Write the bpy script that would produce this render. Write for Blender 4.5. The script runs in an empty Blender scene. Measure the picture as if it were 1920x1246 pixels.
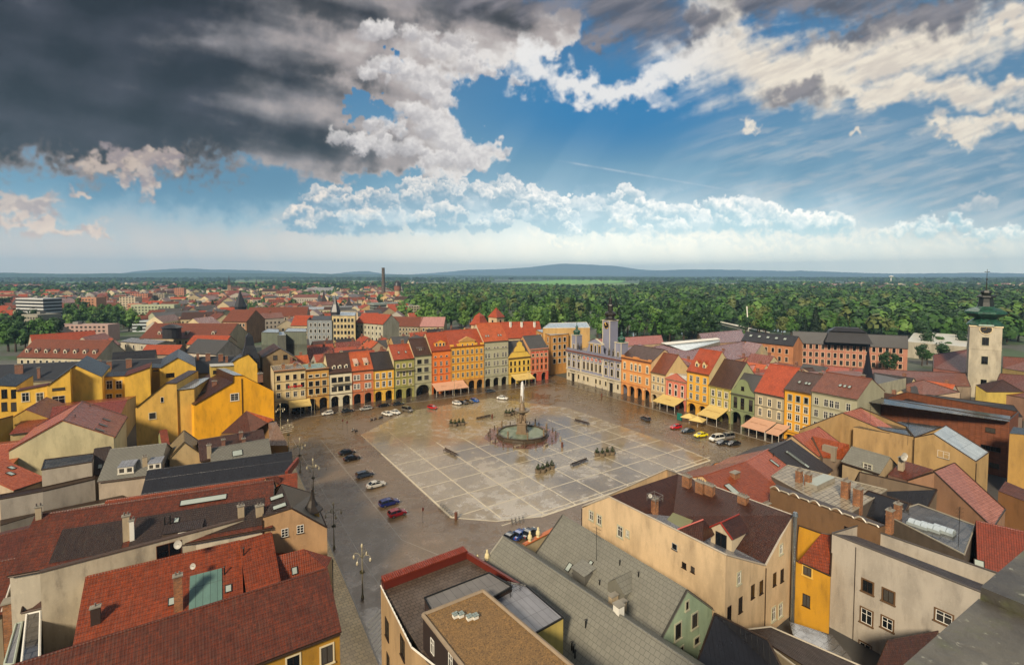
import bpy, math, random
import numpy as np
from mathutils import Vector, Matrix
R_ = math.radians
scene = bpy.context.scene
COL = scene.collection
random.seed(7)

# ------------------------------------------------------------------ camera
YAW, PITCH, FPX, PPY = 0.583, 0.0462, 924.07, 558.6
CAM = np.array([-72.0, -136.5, 51.64])
cd = bpy.data.cameras.new('camera')
cam = bpy.data.objects.new('camera', cd)
COL.objects.link(cam)
cam.location = CAM
cam.rotation_euler = (math.pi / 2 - PITCH, 0, -YAW)
cd.sensor_width = 36
cd.lens = FPX / 1920 * 36
cd.shift_y = (PPY - 623) / 1920
cd.clip_start = 0.3
cd.clip_end = 60000
scene.camera = cam

# surveying: the photograph's pixels -> world metres
_F = np.array([math.sin(YAW) * math.cos(PITCH), math.cos(YAW) * math.cos(PITCH), -math.sin(PITCH)])
_R = np.array([math.cos(YAW), -math.sin(YAW), 0.0])
_U = np.cross(_R, _F)
def ray(x, y): return _F * FPX + _R * (x - 960) - _U * (y - PPY)
def G(x, y, z=0.0):
    d = ray(x, y); t = (z - CAM[2]) / d[2]; return CAM + d * t
def onplane(x, y, p, n):
    d = ray(x, y); t = np.dot(np.array(p) - CAM, n) / np.dot(d, n); return CAM + d * t
def hgt(b, y):
    d = np.array([b[0], b[1], 0.0]) - CAM
    k = (PPY - y) / FPX
    return (k * np.dot(_F, d) - np.dot(_U, d)) / (_U[2] - k * _F[2])
def PX(p):
    d = np.array(p, float) - CAM; z = np.dot(_F, d); return (960 + FPX * np.dot(_R, d) / z, PPY - FPX * np.dot(_U, d) / z)
def dist_px(px, py, dist):
    """ground point in the direction of a column at a horizontal distance"""
    d = ray(px, py)[:2]; d = d / np.linalg.norm(d); return CAM[:2] + d * dist

# ------------------------------------------------------------------ light and sky
SUN_AZ, SUN_EL = R_(-124), R_(33)      # direction TO the sun, azimuth from +y toward +x
sun_dir = Vector((math.sin(SUN_AZ) * math.cos(SUN_EL), math.cos(SUN_AZ) * math.cos(SUN_EL), math.sin(SUN_EL)))
sd = bpy.data.lights.new('sun', 'SUN')
sd.energy = 4.6; sd.angle = R_(9); sd.color = (1.0, 0.85, 0.64)
so = bpy.data.objects.new('sun', sd); COL.objects.link(so)
so.rotation_euler = sun_dir.to_track_quat('Z', 'Y').to_euler()
scene.view_settings.view_transform = 'Standard'
scene.view_settings.look = 'None'
scene.view_settings.exposure = 0.36
scene.view_settings.gamma = 1
scene.cycles.volume_bounces = 0
scene.cycles.max_bounces = 5
scene.cycles.diffuse_bounces = 2
scene.cycles.glossy_bounces = 3
scene.cycles.transparent_max_bounces = 8
scene.cycles.use_denoising = True

class X:
    """tiny expression builder for shader math"""
    nt = None
    def __init__(s, sock): s.s = sock
    @staticmethod
    def m(op, *a, clamp=False):
        n = X.nt.nodes.new('ShaderNodeMath'); n.operation = op; n.use_clamp = clamp
        for i, v in enumerate(a):
            if isinstance(v, X): X.nt.links.new(v.s, n.inputs[i])
            else: n.inputs[i].default_value = float(v)
        return X(n.outputs[0])
    def __add__(s, o): return X.m('ADD', s, o)
    __radd__ = __add__
    def __sub__(s, o): return X.m('SUBTRACT', s, o)
    def __rsub__(s, o): return X.m('SUBTRACT', o, s)
    def __mul__(s, o): return X.m('MULTIPLY', s, o)
    __rmul__ = __mul__
    def __truediv__(s, o): return X.m('DIVIDE', s, o)
    def max(s, o): return X.m('MAXIMUM', s, o)
    def min(s, o): return X.m('MINIMUM', s, o)
    def sat(s): return X.m('ADD', s, 0, clamp=True)
    def pow(s, o): return X.m('POWER', s, o)
def sstep(a, b, x):
    n = X.nt.nodes.new('ShaderNodeMapRange'); n.interpolation_type = 'SMOOTHSTEP'
    X.nt.links.new(x.s, n.inputs[0]); n.inputs[1].default_value = a; n.inputs[2].default_value = b
    return X(n.outputs[0])
def vec(x, y, z=0.0):
    n = X.nt.nodes.new('ShaderNodeCombineXYZ')
    for i, v in enumerate((x, y, z)):
        if isinstance(v, X): X.nt.links.new(v.s, n.inputs[i])
        else: n.inputs[i].default_value = v
    return n.outputs[0]
def noise(v, scale, detail=6, rough=0.55, dist=0.0):
    n = X.nt.nodes.new('ShaderNodeTexNoise'); X.nt.links.new(v, n.inputs['Vector'])
    n.inputs['Scale'].default_value = scale; n.inputs['Detail'].default_value = detail
    n.inputs['Roughness'].default_value = rough; n.inputs['Distortion'].default_value = dist
    return X(n.outputs[0])
def mixc(f, a, b):
    n = X.nt.nodes.new('ShaderNodeMix'); n.data_type = 'RGBA'
    if isinstance(f, X): X.nt.links.new(f.s, n.inputs[0])
    else: n.inputs[0].default_value = f
    for i, c in ((6, a), (7, b)):
        if isinstance(c, tuple): n.inputs[i].default_value = (*c, 1)
        else: X.nt.links.new(c, n.inputs[i])
    return n.outputs[2]
def lin(h):
    h = h.lstrip('#'); return tuple((lambda c: c / 12.92 if c <= .04045 else ((c + .055) / 1.055) ** 2.4)(int(h[i:i + 2], 16) / 255) for i in (0, 2, 4))

world = bpy.data.worlds.new('World'); scene.world = world; world.use_nodes = True
# ---- the sky is computed here: azimuth x elevation map of broken storm clouds
def _ss(a, b, x):
    t = np.clip((x - a) / (b - a), 0, 1); return t * t * (3 - 2 * t)
def _fbm(seed, n=1024, cells=16, beta=1.75, octs=7):
    r = np.random.RandomState(seed)
    fx = np.fft.fftfreq(n)[:, None] * n; fy = np.fft.rfftfreq(n)[None, :] * n
    f = np.sqrt(fx * fx + fy * fy); f[0, 0] = 1
    a = np.where(f < cells * .5, 0, f ** -beta) * np.exp(-(f / (cells * 2 ** octs)) ** 2)
    s = np.fft.rfft2(r.randn(n, n)) * a
    t = np.fft.irfft2(s, s=(n, n)); return (t / t.std() * .13 + .5).astype(np.float32)
def _worley(seed, n=1024, cells=16, k=7.0):
    r = np.random.RandomState(seed); pts = r.rand(cells, cells, 2) * .9 + .05
    g = (np.arange(n) + .5) / n * cells
    X_, Y_ = np.meshgrid(g, g); ix, iy = X_.astype(int), Y_.astype(int); acc = np.zeros((n, n))
    for dx in (-1, 0, 1):
        for dy in (-1, 0, 1):
            cx, cy = (ix + dx) % cells, (iy + dy) % cells
            px = ix + dx + pts[cx, cy, 0]; py = iy + dy + pts[cx, cy, 1]
            acc += np.exp(-k * np.sqrt((X_ - px) ** 2 + (Y_ - py) ** 2) ** 1.0)
    return (-np.log(acc) / k).astype(np.float32)
def _samp(t, x, y):          # x, y in cells (16 cells per tile)
    n = t.shape[0]; x = (x / 16.0 * n) % n; y = (y / 16.0 * n) % n
    x0 = x.astype(np.int32); y0 = y.astype(np.int32); fx = x - x0; fy = y - y0
    x0 %= n; y0 %= n; x1 = (x0 + 1) % n; y1 = (y0 + 1) % n
    return (t[y0, x0] * (1 - fx) + t[y0, x1] * fx) * (1 - fy) + (t[y1, x0] * (1 - fx) + t[y1, x1] * fx) * fy
ROWFRAC, ROW0 = 1.0, 0
def sky_colours(u0, v0):
    u0 = u0.astype(np.float32); v0 = v0.astype(np.float32)
    T = [_fbm(s) for s in (1, 2, 3, 4, 5, 6)]; W = _worley(11); W2 = _worley(12); TS = _fbm(9, beta=2.3)
    mix = lambda f, a, b: a + (b - a) * f[..., None]
    c3 = lambda c: np.broadcast_to(np.array(c, np.float32), u0.shape + (3,))
    wu = _samp(T[0], u0 * .009, v0 * .009) - .5; wv = _samp(T[1], u0 * .009, v0 * .009) - .5
    fu = _samp(T[2], u0 * .035, v0 * .035) - .5; fv = _samp(T[3], u0 * .035, v0 * .035) - .5
    u = u0 + wu * 90 + fu * 40; v = v0 + wv * 70 + fv * 34
    def blob(cx, cy, rx, ry, rot=0, uu=None, vv=None):
        uu = u if uu is None else uu; vv = v if vv is None else vv
        c, s = math.cos(R_(rot)), math.sin(R_(rot))
        a = (uu - cx) * (c / rx) + (vv - cy) * (s / rx); b = (uu - cx) * (-s / ry) + (vv - cy) * (c / ry)
        return 1.0 - np.sqrt(a * a + b * b)
    def blobs(l, uu=None, vv=None):
        m = None
        for q in l:
            q = tuple(q) + (0,) * (5 - len(q)); b = blob(*q, uu, vv); m = b if m is None else np.maximum(m, b)
        return m
    # clear sky
    base = mix(_ss(60, 480, v0), c3((.045, .19, .40)), c3((.22, .43, .56)))
    pale = mix(_ss(300, 1200, u0), c3((.42, .43, .46)), c3((.70, .74, .72)))
    base = mix(_ss(340, 478, v0 + wv * 70), base, pale)
    m = blob(1150, 215, 300, 100, 0, u0, v0); base = mix(_ss(-.2, .8, m) * .85, base, c3((.014, .20, .46)))
    base = mix(_ss(1250, 1900, u0) * .6 * _ss(520, 380, v0), base, c3((.14, .27, .40)))
    base = mix(_ss(-.2, .6, blob(400, 345, 330, 60, 0)) * .75, base, c3((.09, .24, .38)))
    # slanting light shafts and veil between the deep blue and the cumulus
    sh = _samp(TS, (u0 + v0 * .75) * .012, v0 * .0015 + 4)
    base = mix(_ss(.36, .7, sh) * _ss(180, 400, v0) * _ss(640, 900, u0) * .22, base, c3((.42, .60, .72)))
    sc = _samp(T[4], u0 * .006 + v0 * .006, v0 * .04 + u0 * .012)
    base = mix(_ss(.34, .82, sc) * _ss(1180, 1480, u0) * _ss(190, 300, v0) * _ss(470, 380, v0) * .5, base, c3((.60, .62, .64)))
    sc = _samp(T[5], u0 * .01 + v0 * .003, v0 * .05 + u0 * .006)
    base = mix(_ss(.5, .8, sc) * _ss(1300, 1450, u0) * _ss(400, 340, v0) * .35, base, c3((.60, .60, .60)))
    ct = v0 - (303.0 + (u0 - 1040) * .17)
    tr = np.clip(1 - np.abs(ct) / 2.0, 0, 1) * _ss(1030, 1060, u0) * _ss(1400, 1250, u0) * _ss(.2, .6, _samp(T[0], u0 * .01, v0 * .01))
    base = mix(tr * .5, base, c3((.8, .82, .85)))
    # cumulus band
    def H(x, y):
        a = 1 - _samp(W, x * .040 + y * .008, y * .044) * 1.15
        b = 1 - _samp(W2, x * .07, y * .075) * 1.1
        c = 1 - _samp(W, x * .17 + 3, y * .17) * 1.1
        return a * .46 + b * .30 + c * .14 + (_samp(T[2], x * .06, y * .06) - .5) * .9 + .06
    hu, hv = u0 + wu * 30, v0 + wv * 24
    h0 = H(hu, hv); h1 = H(hu + 4, hv - 8)
    relief = _ss(-.12, .14, h0 - h1)
    cols_u = u0[0]; nrow = int(u0.shape[0] * ROWFRAC)
    pu = u0 + fu * 22 + (_samp(T[0], u0 * .11, v0 * .11) - .5) * 12; pv = v0 + fv * 20 + (_samp(T[1], u0 * .11, v0 * .11) - .5) * 11
    def puffs(L, lit, shd, a=.97, soft=.16, lo=.0, flatb=None):
        for (cx, cy, rr, br_) in L:
            c0, c1 = np.searchsorted(cols_u, (cx - rr * 1.5 - 14, cx + rr * 1.5 + 14))
            if c1 <= c0: continue
            sl = (slice(ROW0, ROW0 + nrow), slice(c0, c1)); x = (pu[sl] - cx) / rr; y = (pv[sl] - cy) / (rr * .82); d2 = x * x + y * y
            m_ = _ss(1.0, 1.0 - soft, np.sqrt(d2)); 
            if flatb is not None: m_ = m_ * _ss(flatb + 5, flatb - 7, pv[sl])
            nz = np.sqrt(np.clip(1 - d2, 0, 1)); sh_ = np.clip(.56 - .62 * y + .18 * x - .50 * nz + br_ + (_samp(T[5], u0[sl] * .09, v0[sl] * .09) - .5) * .55, 0, 1)
            col = mix_(sh_ ** 1.15, np.array(shd(cx), np.float32), np.array(lit(cx), np.float32)); base[sl] += (col - base[sl]) * (m_ * a)[..., None]
    mix_ = lambda f, p, q: p + (q - p) * f[..., None]
    rp = np.random.RandomState(5); lf = lambda cx, A, B, x0, x1: tuple(np.array(A) + (np.array(B) - np.array(A)) * np.clip((cx - x0) / (x1 - x0), 0, 1))
    base = np.array(base)
    prof = [(545, 402), (580, 360), (610, 345), (650, 352), (700, 350), (745, 342), (800, 330), (845, 322), (880, 345), (930, 340), (965, 325), (1000, 350), (1040, 362), (1080, 372), (1110, 365), (1150, 336), (1185, 350), (1220, 382), (1270, 382), (1320, 376), (1380, 366), (1410, 374), (1450, 388), (1500, 402), (1560, 398), (1605, 410), (1640, 425), (1690, 415), (1740, 405), (1790, 400), (1830, 415), (1890, 420), (1960, 425)]
    PX_, PY_ = [q[0] for q in prof], [q[1] for q in prof]; top_ = lambda x: np.interp(x, PX_, PY_); LIT = lambda c: lf(c, (.88, .78, .69), (1.0, .98, .94), 500, 1050); SHD = lambda c: lf(c, (.17, .31, .44), (.33, .52, .62), 600, 1400)
    def row(n, x0, x1, f0, f1, r0, r1, b0, sq_=.5):
        L = []
        for k in range(n):
            cx = rp.uniform(x0, x1); t = top_(cx); bot = 437 if cx < 1620 else 446; f = rp.uniform(f0, f1); rr = min(rp.uniform(r0, r1), (bot - t) * .62); L.append((cx, max(t + (bot - t) * f, t + rr * .78), rr, b0 + rp.uniform(-.12, .12)))
        L.sort(key=lambda q: q[1]); return L
    puffs(row(60, 560, 1600, .25, .9, 26, 46, -.14), LIT, SHD, 1, .12, 0, 440)
    puffs(row(120, 550, 1605, .0, .35, 10, 22, .16), LIT, SHD, 1, .14, 0, 440)
    puffs(row(70, 560, 1600, .3, .95, 12, 26, -.16), LIT, SHD, .95, .2, 0, 440)
    puffs(row(26, 900, 1605, .4, 1.0, 8, 16, .1), LIT, SHD, .8, .3, 0, 441)
    base = mix(_ss(.5, .75, _samp(T[3], u0 * .012, v0 * .02)) * _ss(330, 380, v0) * _ss(448, 436, v0) * _ss(540, 620, u0) * _ss(1640, 1560, u0) * .45, base, c3((.60, .70, .76)))
    puffs(row(50, 1640, 1960, .0, 1, 8, 18, .05), LIT, SHD, .9, .25, 0, 448)
    puffs([(520, 428, 26, -.3), (500, 430, 16, -.3), (1830, 384, 26, .2), (1850, 382, 18, .2), (1800, 390, 14, .2)], lambda c: (.8, .76, .72), lambda c: (.34, .44, .52), .8, .4, 0, 436)
    # second, hazier layer below the band
    cov2 = _ss(.1, .7, blobs([(1500, 455, 420, 26), (1250, 440, 200, 20), (1850, 455, 160, 22), (1100, 450, 160, 14)]) + (h0 - .42) * .5)
    base = mix(cov2 * .35, base, mix(relief, c3((.50, .60, .66)), c3((.88, .84, .76))))
    # big storm deck
    st = blobs([(150, 110, 640, 225, 4), (520, 200, 330, 120, 12), (690, 60, 330, 120, 0), (775, 190, 70, 130, -8), (850, 288, 100, 34, 8), (640, 285, 250, 46, 8), (930, 60, 170, 66, 0), (300, 10, 700, 90, 0), (760, 250, 90, 50, 20)])
    sn = _samp(T[4], u0 * .010, v0 * .014); sn2 = _samp(TS, u0 * .004, v0 * .016 - u0 * .003); sn3 = _samp(T[1], u0 * .03, v0 * .05)
    hole = blobs([(700, 215, 58, 30, 12), (742, 120, 26, 12), (690, 185, 24, 10)])
    fld = st + (sn - .5) * .22 + (h0 - .42) * .22
    scov = _ss(-.02, .2, fld) * (1 - _ss(.1, .3, hole + (h0 - .42) * .6))
    edge = _ss(.45, .08, fld)
    bank = _ss(380, 900, u0 + wu * 300 - (v0 - 190) * .25)
    pz = _ss(-.09, .09, _samp(T[4], u0 * .012, v0 * .018) - _samp(T[4], u0 * .012 + .09, v0 * .018 - .16) + (h0 - h1) * .8 * _ss(600, 800, u0))
    shade = np.clip(_ss(120, 1000, u0 + wu * 380) * .62 + (sn2 - .5) * .80 + (sn3 - .5) * .10 + bank * .22 + edge * .22 * bank, 0, 1)
    shade = np.clip(shade - _ss(110, 0, v0 + wu * 90) * .42 * _ss(600, 820, u0), 0, 1)
    shade = np.clip(shade - _ss(330, 250, v0) * _ss(700, 250, u0) * .12 * _ss(150, 240, v0), 0, 1)
    shade = np.clip(shade - .13 * _ss(620, 150, u0), 0, 1)
    scol = mix(_ss(0, .45, shade), c3((.030, .029, .037)), c3((.15, .140, .145)))
    scol = scol * (1 + (sn2 - .5)[..., None] * 2.2 + (sn - .5)[..., None] * .9 + (wv * .8)[..., None]).clip(.45, 2.4)
    scol = mix(_ss(.36, .72, shade), scol, c3((.46, .40, .38))); scol = mix(_ss(.66, 1.0, shade), scol, c3((.84, .79, .75)))
    scol = mix(_ss(.30, .05, fld) * _ss(235, 300, v0) * _ss(620, 200, u0) * .55, scol, c3((.50, .38, .31)))
    base = mix(scov * .98, base, scol)
    base = np.array(base); L = []
    for (x0, y0, x1, y1, n, r0) in ((690, 130, 790, 150, 14, 20), (800, 130, 830, 230, 14, 20), (770, 200, 880, 290, 26, 24), (840, 285, 935, 298, 22, 14), (650, 262, 840, 300, 26, 20), (690, 60, 900, 110, 16, 22), (690, 230, 760, 262, 10, 16), (880, 130, 960, 150, 10, 14)):
        for k in range(n): f = rp.rand(); L.append((x0 + (x1 - x0) * f + rp.normal() * 12, y0 + (y1 - y0) * f + rp.normal() * 9, r0 * rp.uniform(.6, 1.3), rp.uniform(.1, .35)))
    L.sort(key=lambda q: q[1]); puffs(L, lambda c: (.95, .90, .86), lambda c: (.50, .47, .48), .75, .5)
    # bright streaked sheets
    wr = .6 * _samp(T[5], u0 * .010 + v0 * .008, v0 * .030 + u0 * .010) + .4 * _samp(TS, u0 * .010 + v0 * .008, v0 * .024 + u0 * .008)
    wr0 = .6 * _samp(T[5], u0 * .010 + v0 * .008 + .1, v0 * .030 + u0 * .010 - .22) + .4 * _samp(TS, u0 * .010 + v0 * .008 + .1, v0 * .024 + u0 * .008 - .22)
    br = blobs([(1110, 178, 150, 22, 8), (1200, 165, 80, 26, -16), (990, 110, 28, 60, -24), (1020, 160, 60, 30, 14), (1280, 135, 90, 26, -6), (1340, 40, 56, 90, -20), (1330, 105, 110, 36, 6), (1450, 140, 220, 70, 8), (1640, 115, 330, 62, -12), (1700, 175, 280, 30, 4), (1560, 180, 160, 24, 4), (1860, 62, 120, 26, -20), (1860, 238, 150, 20, -4), (1780, 252, 80, 12, 10), (1400, 234, 32, 8, 0), (1610, 258, 20, 7, 0), (1900, 170, 120, 14, -12)])
    bf = br + (wr - .5) * 1.0
    bcov = _ss(-.22, .62, bf)
    bcol = mix(_ss(1200, 1450, u0), c3((.90, .88, .86)), c3((.97, .86, .70)))
    bcol = mix(np.clip(_ss(.16, -.16, wr - wr0 + .02) * .42, 0, 1) * _ss(1250, 1450, u0), bcol, c3((.46, .39, .37)))
    base = mix(bcov * .96, base, bcol)
    dk = blobs([(1180, 30, 140, 78, 0), (1300, 60, 60, 40, 0), (1540, 14, 230, 44, 4), (1730, 44, 200, 32, -14), (940, 4, 180, 44, 0), (1495, 188, 66, 18, 0), (1420, 14, 120, 40, 0), (1600, 70, 100, 18, -20), (1130, 90, 60, 16, 0)])
    dcov = _ss(-.3, .75, dk + (wr - .5) * .8)
    base = mix(dcov * .94, base, mix(_ss(.3, .72, wr), c3((.10, .10, .125)), c3((.26, .24, .26))))
    lc = blobs([(20, 392, 110, 24), (110, 425, 120, 16), (180, 440, 50, 8), (262, 345, 26, 36), (250, 305, 120, 20), (170, 357, 38, 8), (300, 300, 60, 16)])
    lcov = _ss(-.05, .5, lc + (sn3 - .5) * .5 + (h0 - .42) * .3)
    base = mix(lcov * .85, base, mix(np.clip(pz * .6 + (wr - .35), 0, 1), c3((.38, .30, .30)), c3((.80, .63, .50))))
    ray_ = _samp(TS, (u0 - (v0 - 430) * .5) * .02, v0 * 0 + 2)
    base = mix(_ss(418, 480, v0) * (.5 + (ray_ - .5) * 1.8).clip(0, 1) * .8, base, mix(_ss(300, 1200, u0), c3((.50, .46, .46)), c3((.80, .82, .78))))
    # overhead and behind: broken overcast
    g = _samp(T[0], u0 * .004, v0 * .004); over = _ss(-40, -400, v0)
    back = _ss(1900, 3200, np.abs(u0 - 960))
    base = mix(over, base, mix(_ss(.4, .65, g), c3((.12, .16, .23)), c3((.45, .44, .44))))
    glow = np.clip(blob(1150, -250, 900, 330, 0, u0, v0), 0, 1) * _ss(0, -120, v0) * (1 - back)  # bright patch added above the view, mirrored by wet paving and roofs
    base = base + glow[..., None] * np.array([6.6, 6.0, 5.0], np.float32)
    hz = _ss(330, 500, v0); base = base * (1 + hz * .85)[..., None] * (1 + hz[..., None] * (np.array([1.10, 1.0, .84], np.float32) - 1))
    veil = np.clip(blob(1150, 430, 620, 130, 0, u0, v0), 0, 1); base = base + (veil * .2)[..., None] * np.array([1, .98, .9], np.float32)
    return np.clip(base, 0, 9)
def sky_image(W_=4608, H_=1100):
    global ROWFRAC
    ROWFRAC = .45
    az = (np.arange(W_) + .5) / W_ * 2 * math.pi - math.pi
    el = R_(-3) + (np.arange(H_) + .5) / H_ * R_(93)
    A, E_ = np.meshgrid(az, el)
    Ac = np.where(np.abs(A) < 1.15, A, np.sign(A) * 1.15)
    k = 924 / np.cos(Ac)
    u = 960 + 924 * np.tan(Ac) + (A - Ac) * 2200; v = 516 - np.minimum(np.tan(np.minimum(E_, 1.5)), 5) * k
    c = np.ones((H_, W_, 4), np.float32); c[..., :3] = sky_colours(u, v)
    im = bpy.data.images.new('sky_clouds', W_, H_, float_buffer=True, is_data=True)
    im.pixels.foreach_set(c.ravel()); return im

def build_sky():
    nt = world.node_tree; nt.nodes.clear(); X.nt = nt
    tc = nt.nodes.new('ShaderNodeTexCoord')
    sep = nt.nodes.new('ShaderNodeSeparateXYZ'); nt.links.new(tc.outputs['Generated'], sep.inputs[0])
    dx, dy, dz = (X(sep.outputs[i]) for i in range(3))
    az = X.m('ARCTAN2', dx * math.cos(YAW) - dy * math.sin(YAW), dx * math.sin(YAW) + dy * math.cos(YAW))
    el = X.m('ARCTAN2', dz, X.m('SQRT', dx * dx + dy * dy))
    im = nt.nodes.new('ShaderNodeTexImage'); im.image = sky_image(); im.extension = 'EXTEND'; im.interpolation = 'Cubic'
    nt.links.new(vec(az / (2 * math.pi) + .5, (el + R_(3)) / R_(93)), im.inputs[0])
    sky = nt.nodes.new('ShaderNodeTexSky'); sky.sky_type = 'NISHITA'; sky.sun_disc = False
    sky.sun_elevation = SUN_EL; sky.sun_rotation = SUN_AZ; sky.dust_density = 2.0
    sc_ = nt.nodes.new('ShaderNodeVectorMath'); sc_.operation = 'SCALE'; nt.links.new(im.outputs[0], sc_.inputs[0]); sc_.inputs['Scale'].default_value = SKY_GAIN
    sk = nt.nodes.new('ShaderNodeVectorMath'); sk.operation = 'SCALE'; nt.links.new(sky.outputs[0], sk.inputs[0]); sk.inputs['Scale'].default_value = .012
    add = nt.nodes.new('ShaderNodeVectorMath'); add.operation = 'ADD'
    nt.links.new(sc_.outputs[0], add.inputs[0]); nt.links.new(sk.outputs[0], add.inputs[1])
    bg = nt.nodes.new('ShaderNodeBackground'); bg.inputs['Strength'].default_value = 0.1
    nt.links.new(add.outputs[0], bg.inputs[0])
    out = nt.nodes.new('ShaderNodeOutputWorld'); nt.links.new(bg.outputs[0], out.inputs[0])
SKY_GAIN = 7.5
HAZE = 8.5e-5
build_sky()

# ------------------------------------------------------------------ mesh builder
class MB:
    """collects faces with material slots; .build() links them as ONE mesh object"""
    def __init__(s): s.v = []; s.f = []; s.m = []; s.mats = []
    def slot(s, mat):
        if mat not in s.mats: s.mats.append(mat)
        return s.mats.index(mat)
    def poly(s, pts, mat):
        b = len(s.v); s.v += [tuple(map(float, p)) for p in pts]; s.f.append(tuple(range(b, b + len(pts)))); s.m.append(s.slot(mat))
    def box(s, x0, x1, y0, y1, z0, z1, mat, bottom=False):
        p = [(x0, y0, z0), (x1, y0, z0), (x1, y1, z0), (x0, y1, z0), (x0, y0, z1), (x1, y0, z1), (x1, y1, z1), (x0, y1, z1)]
        fs = [(4, 5, 6, 7), (0, 1, 5, 4), (1, 2, 6, 5), (2, 3, 7, 6), (3, 0, 4, 7)] + ([(3, 2, 1, 0)] if bottom else [])
        for f in fs: s.poly([p[i] for i in f], mat)
    def obox(s, p, a, b, c, mat):
        """box from corner p and three edge vectors"""
        p, a, b, c = map(np.array, (p, a, b, c))
        q = [p, p + a, p + a + b, p + b, p + c, p + a + c, p + a + b + c, p + b + c]
        for f in ((3, 2, 1, 0), (4, 5, 6, 7), (0, 1, 5, 4), (1, 2, 6, 5), (2, 3, 7, 6), (3, 0, 4, 7)): s.poly([q[i] for i in f], mat)
    def tube(s, pts, rs, mat, n=6, cap=True):
        if not hasattr(rs, '__len__'): rs = [rs] * len(pts)
        pts = [Vector(p) for p in pts]; b = len(s.v); k = s.slot(mat)
        for i, p in enumerate(pts):
            d = (pts[min(i + 1, len(pts) - 1)] - pts[max(i - 1, 0)]).normalized()
            a = d.cross(Vector((0, 0, 1)) if abs(d.z) < .9 else Vector((1, 0, 0))).normalized(); c = d.cross(a)
            for j in range(n):
                t = 2 * math.pi * j / n; s.v.append(tuple(p + (a * math.cos(t) + c * math.sin(t)) * rs[i]))
        for i in range(len(pts) - 1):
            for j in range(n):
                s.f.append((b + i * n + j, b + i * n + (j + 1) % n, b + (i + 1) * n + (j + 1) % n, b + (i + 1) * n + j)); s.m.append(k)
        if cap:
            e = b + (len(pts) - 1) * n; s.f.append(tuple(range(e, e + n))); s.m.append(k); s.f.append(tuple(range(b + n - 1, b - 1, -1))); s.m.append(k)
    def lathe(s, prof, mat, c=(0, 0), n=12, sq=None, rot=0.0):
        """profile [(r, z)] spun round a vertical axis; sq = side count for square/octagonal plans"""
        n = sq or n; b = len(s.v); k = s.slot(mat)
        kk = 1 / math.cos(math.pi / n) if sq else 1
        for r, z in prof:
            for j in range(n):
                t = 2 * math.pi * (j + .5) / n + rot; s.v.append((c[0] + math.cos(t) * r * kk, c[1] + math.sin(t) * r * kk, z))
        for i in range(len(prof) - 1):
            for j in range(n):
                s.f.append((b + i * n + j, b + i * n + (j + 1) % n, b + (i + 1) * n + (j + 1) % n, b + (i + 1) * n + j)); s.m.append(k)
        s.f.append(tuple(range(b + (len(prof) - 1) * n, b + len(prof) * n))); s.m.append(k)
    def mesh(s, name, smooth=False):
        me = bpy.data.meshes.new(name); me.from_pydata(s.v, [], s.f)
        for m in s.mats: me.materials.append(m)
        me.polygons.foreach_set('material_index', s.m)
        if smooth: me.polygons.foreach_set('use_smooth', [True] * len(s.f))
        me.update()
        uvs(me); return me
    def build(s, name, parent=None, loc=(0, 0, 0), rz=0.0, smooth=False, label=None):
        o = bpy.data.objects.new(name, s.mesh(name, smooth)); COL.objects.link(o)
        o.location = loc; o.rotation_euler = (0, 0, rz)
        if parent: o.parent = parent
        if label: o['label'] = label
        return o
def uvs(me):
    """metres along each face: u horizontal, v up the slope"""
    nl = len(me.loops)
    if not nl: return
    uv = me.uv_layers.new(name='UVMap')
    nv = len(me.vertices); co = np.empty(nv * 3); me.vertices.foreach_get('co', co); co = co.reshape(-1, 3)
    li = np.empty(nl, np.int32); me.loops.foreach_get('vertex_index', li)
    npoly = len(me.polygons); no = np.empty(npoly * 3); me.polygons.foreach_get('normal', no); no = no.reshape(-1, 3)
    lt = np.empty(npoly, np.int32); me.polygons.foreach_get('loop_total', lt)
    pi = np.repeat(np.arange(npoly), lt); n = no[pi]
    t = np.stack([-n[:, 1], n[:, 0], np.zeros(nl)], 1); L = np.linalg.norm(t, axis=1)
    t[L < .05] = (1, 0, 0); t /= np.linalg.norm(t, axis=1)[:, None]
    b = np.cross(n, t); p = co[li]
    o = np.stack([(p * t).sum(1), (p * b).sum(1)], 1).ravel()
    uv.data.foreach_set('uv', o)
def tag(o, label=None, cat=None, group=None, kind=None):
    if label: o['label'] = label
    if cat: o['category'] = cat
    if group: o['group'] = group
    if kind: o['kind'] = kind
    return o
def empty(name, loc, label, cat, rz=0.0, group=None):
    o = bpy.data.objects.new(name, None); COL.objects.link(o); o.location = loc; o.rotation_euler = (0, 0, rz)
    o.empty_display_size = 1; return tag(o, label, cat, group)
def copy_tree(o, parent=None):
    c = o.copy(); COL.objects.link(c); c.parent = parent
    for ch in list(o.children): copy_tree(ch, c)
    return c
def place(proto, used, loc, rz, label, scale=None):
    """the first use moves the prototype itself, later ones are copies"""
    o = proto if not used.get(proto.name) else copy_tree(proto)
    used[proto.name] = 1; o.location = loc; o.rotation_euler = (0, 0, rz); o['label'] = label
    if scale: o.scale = scale
    return o
USED = {}

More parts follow.
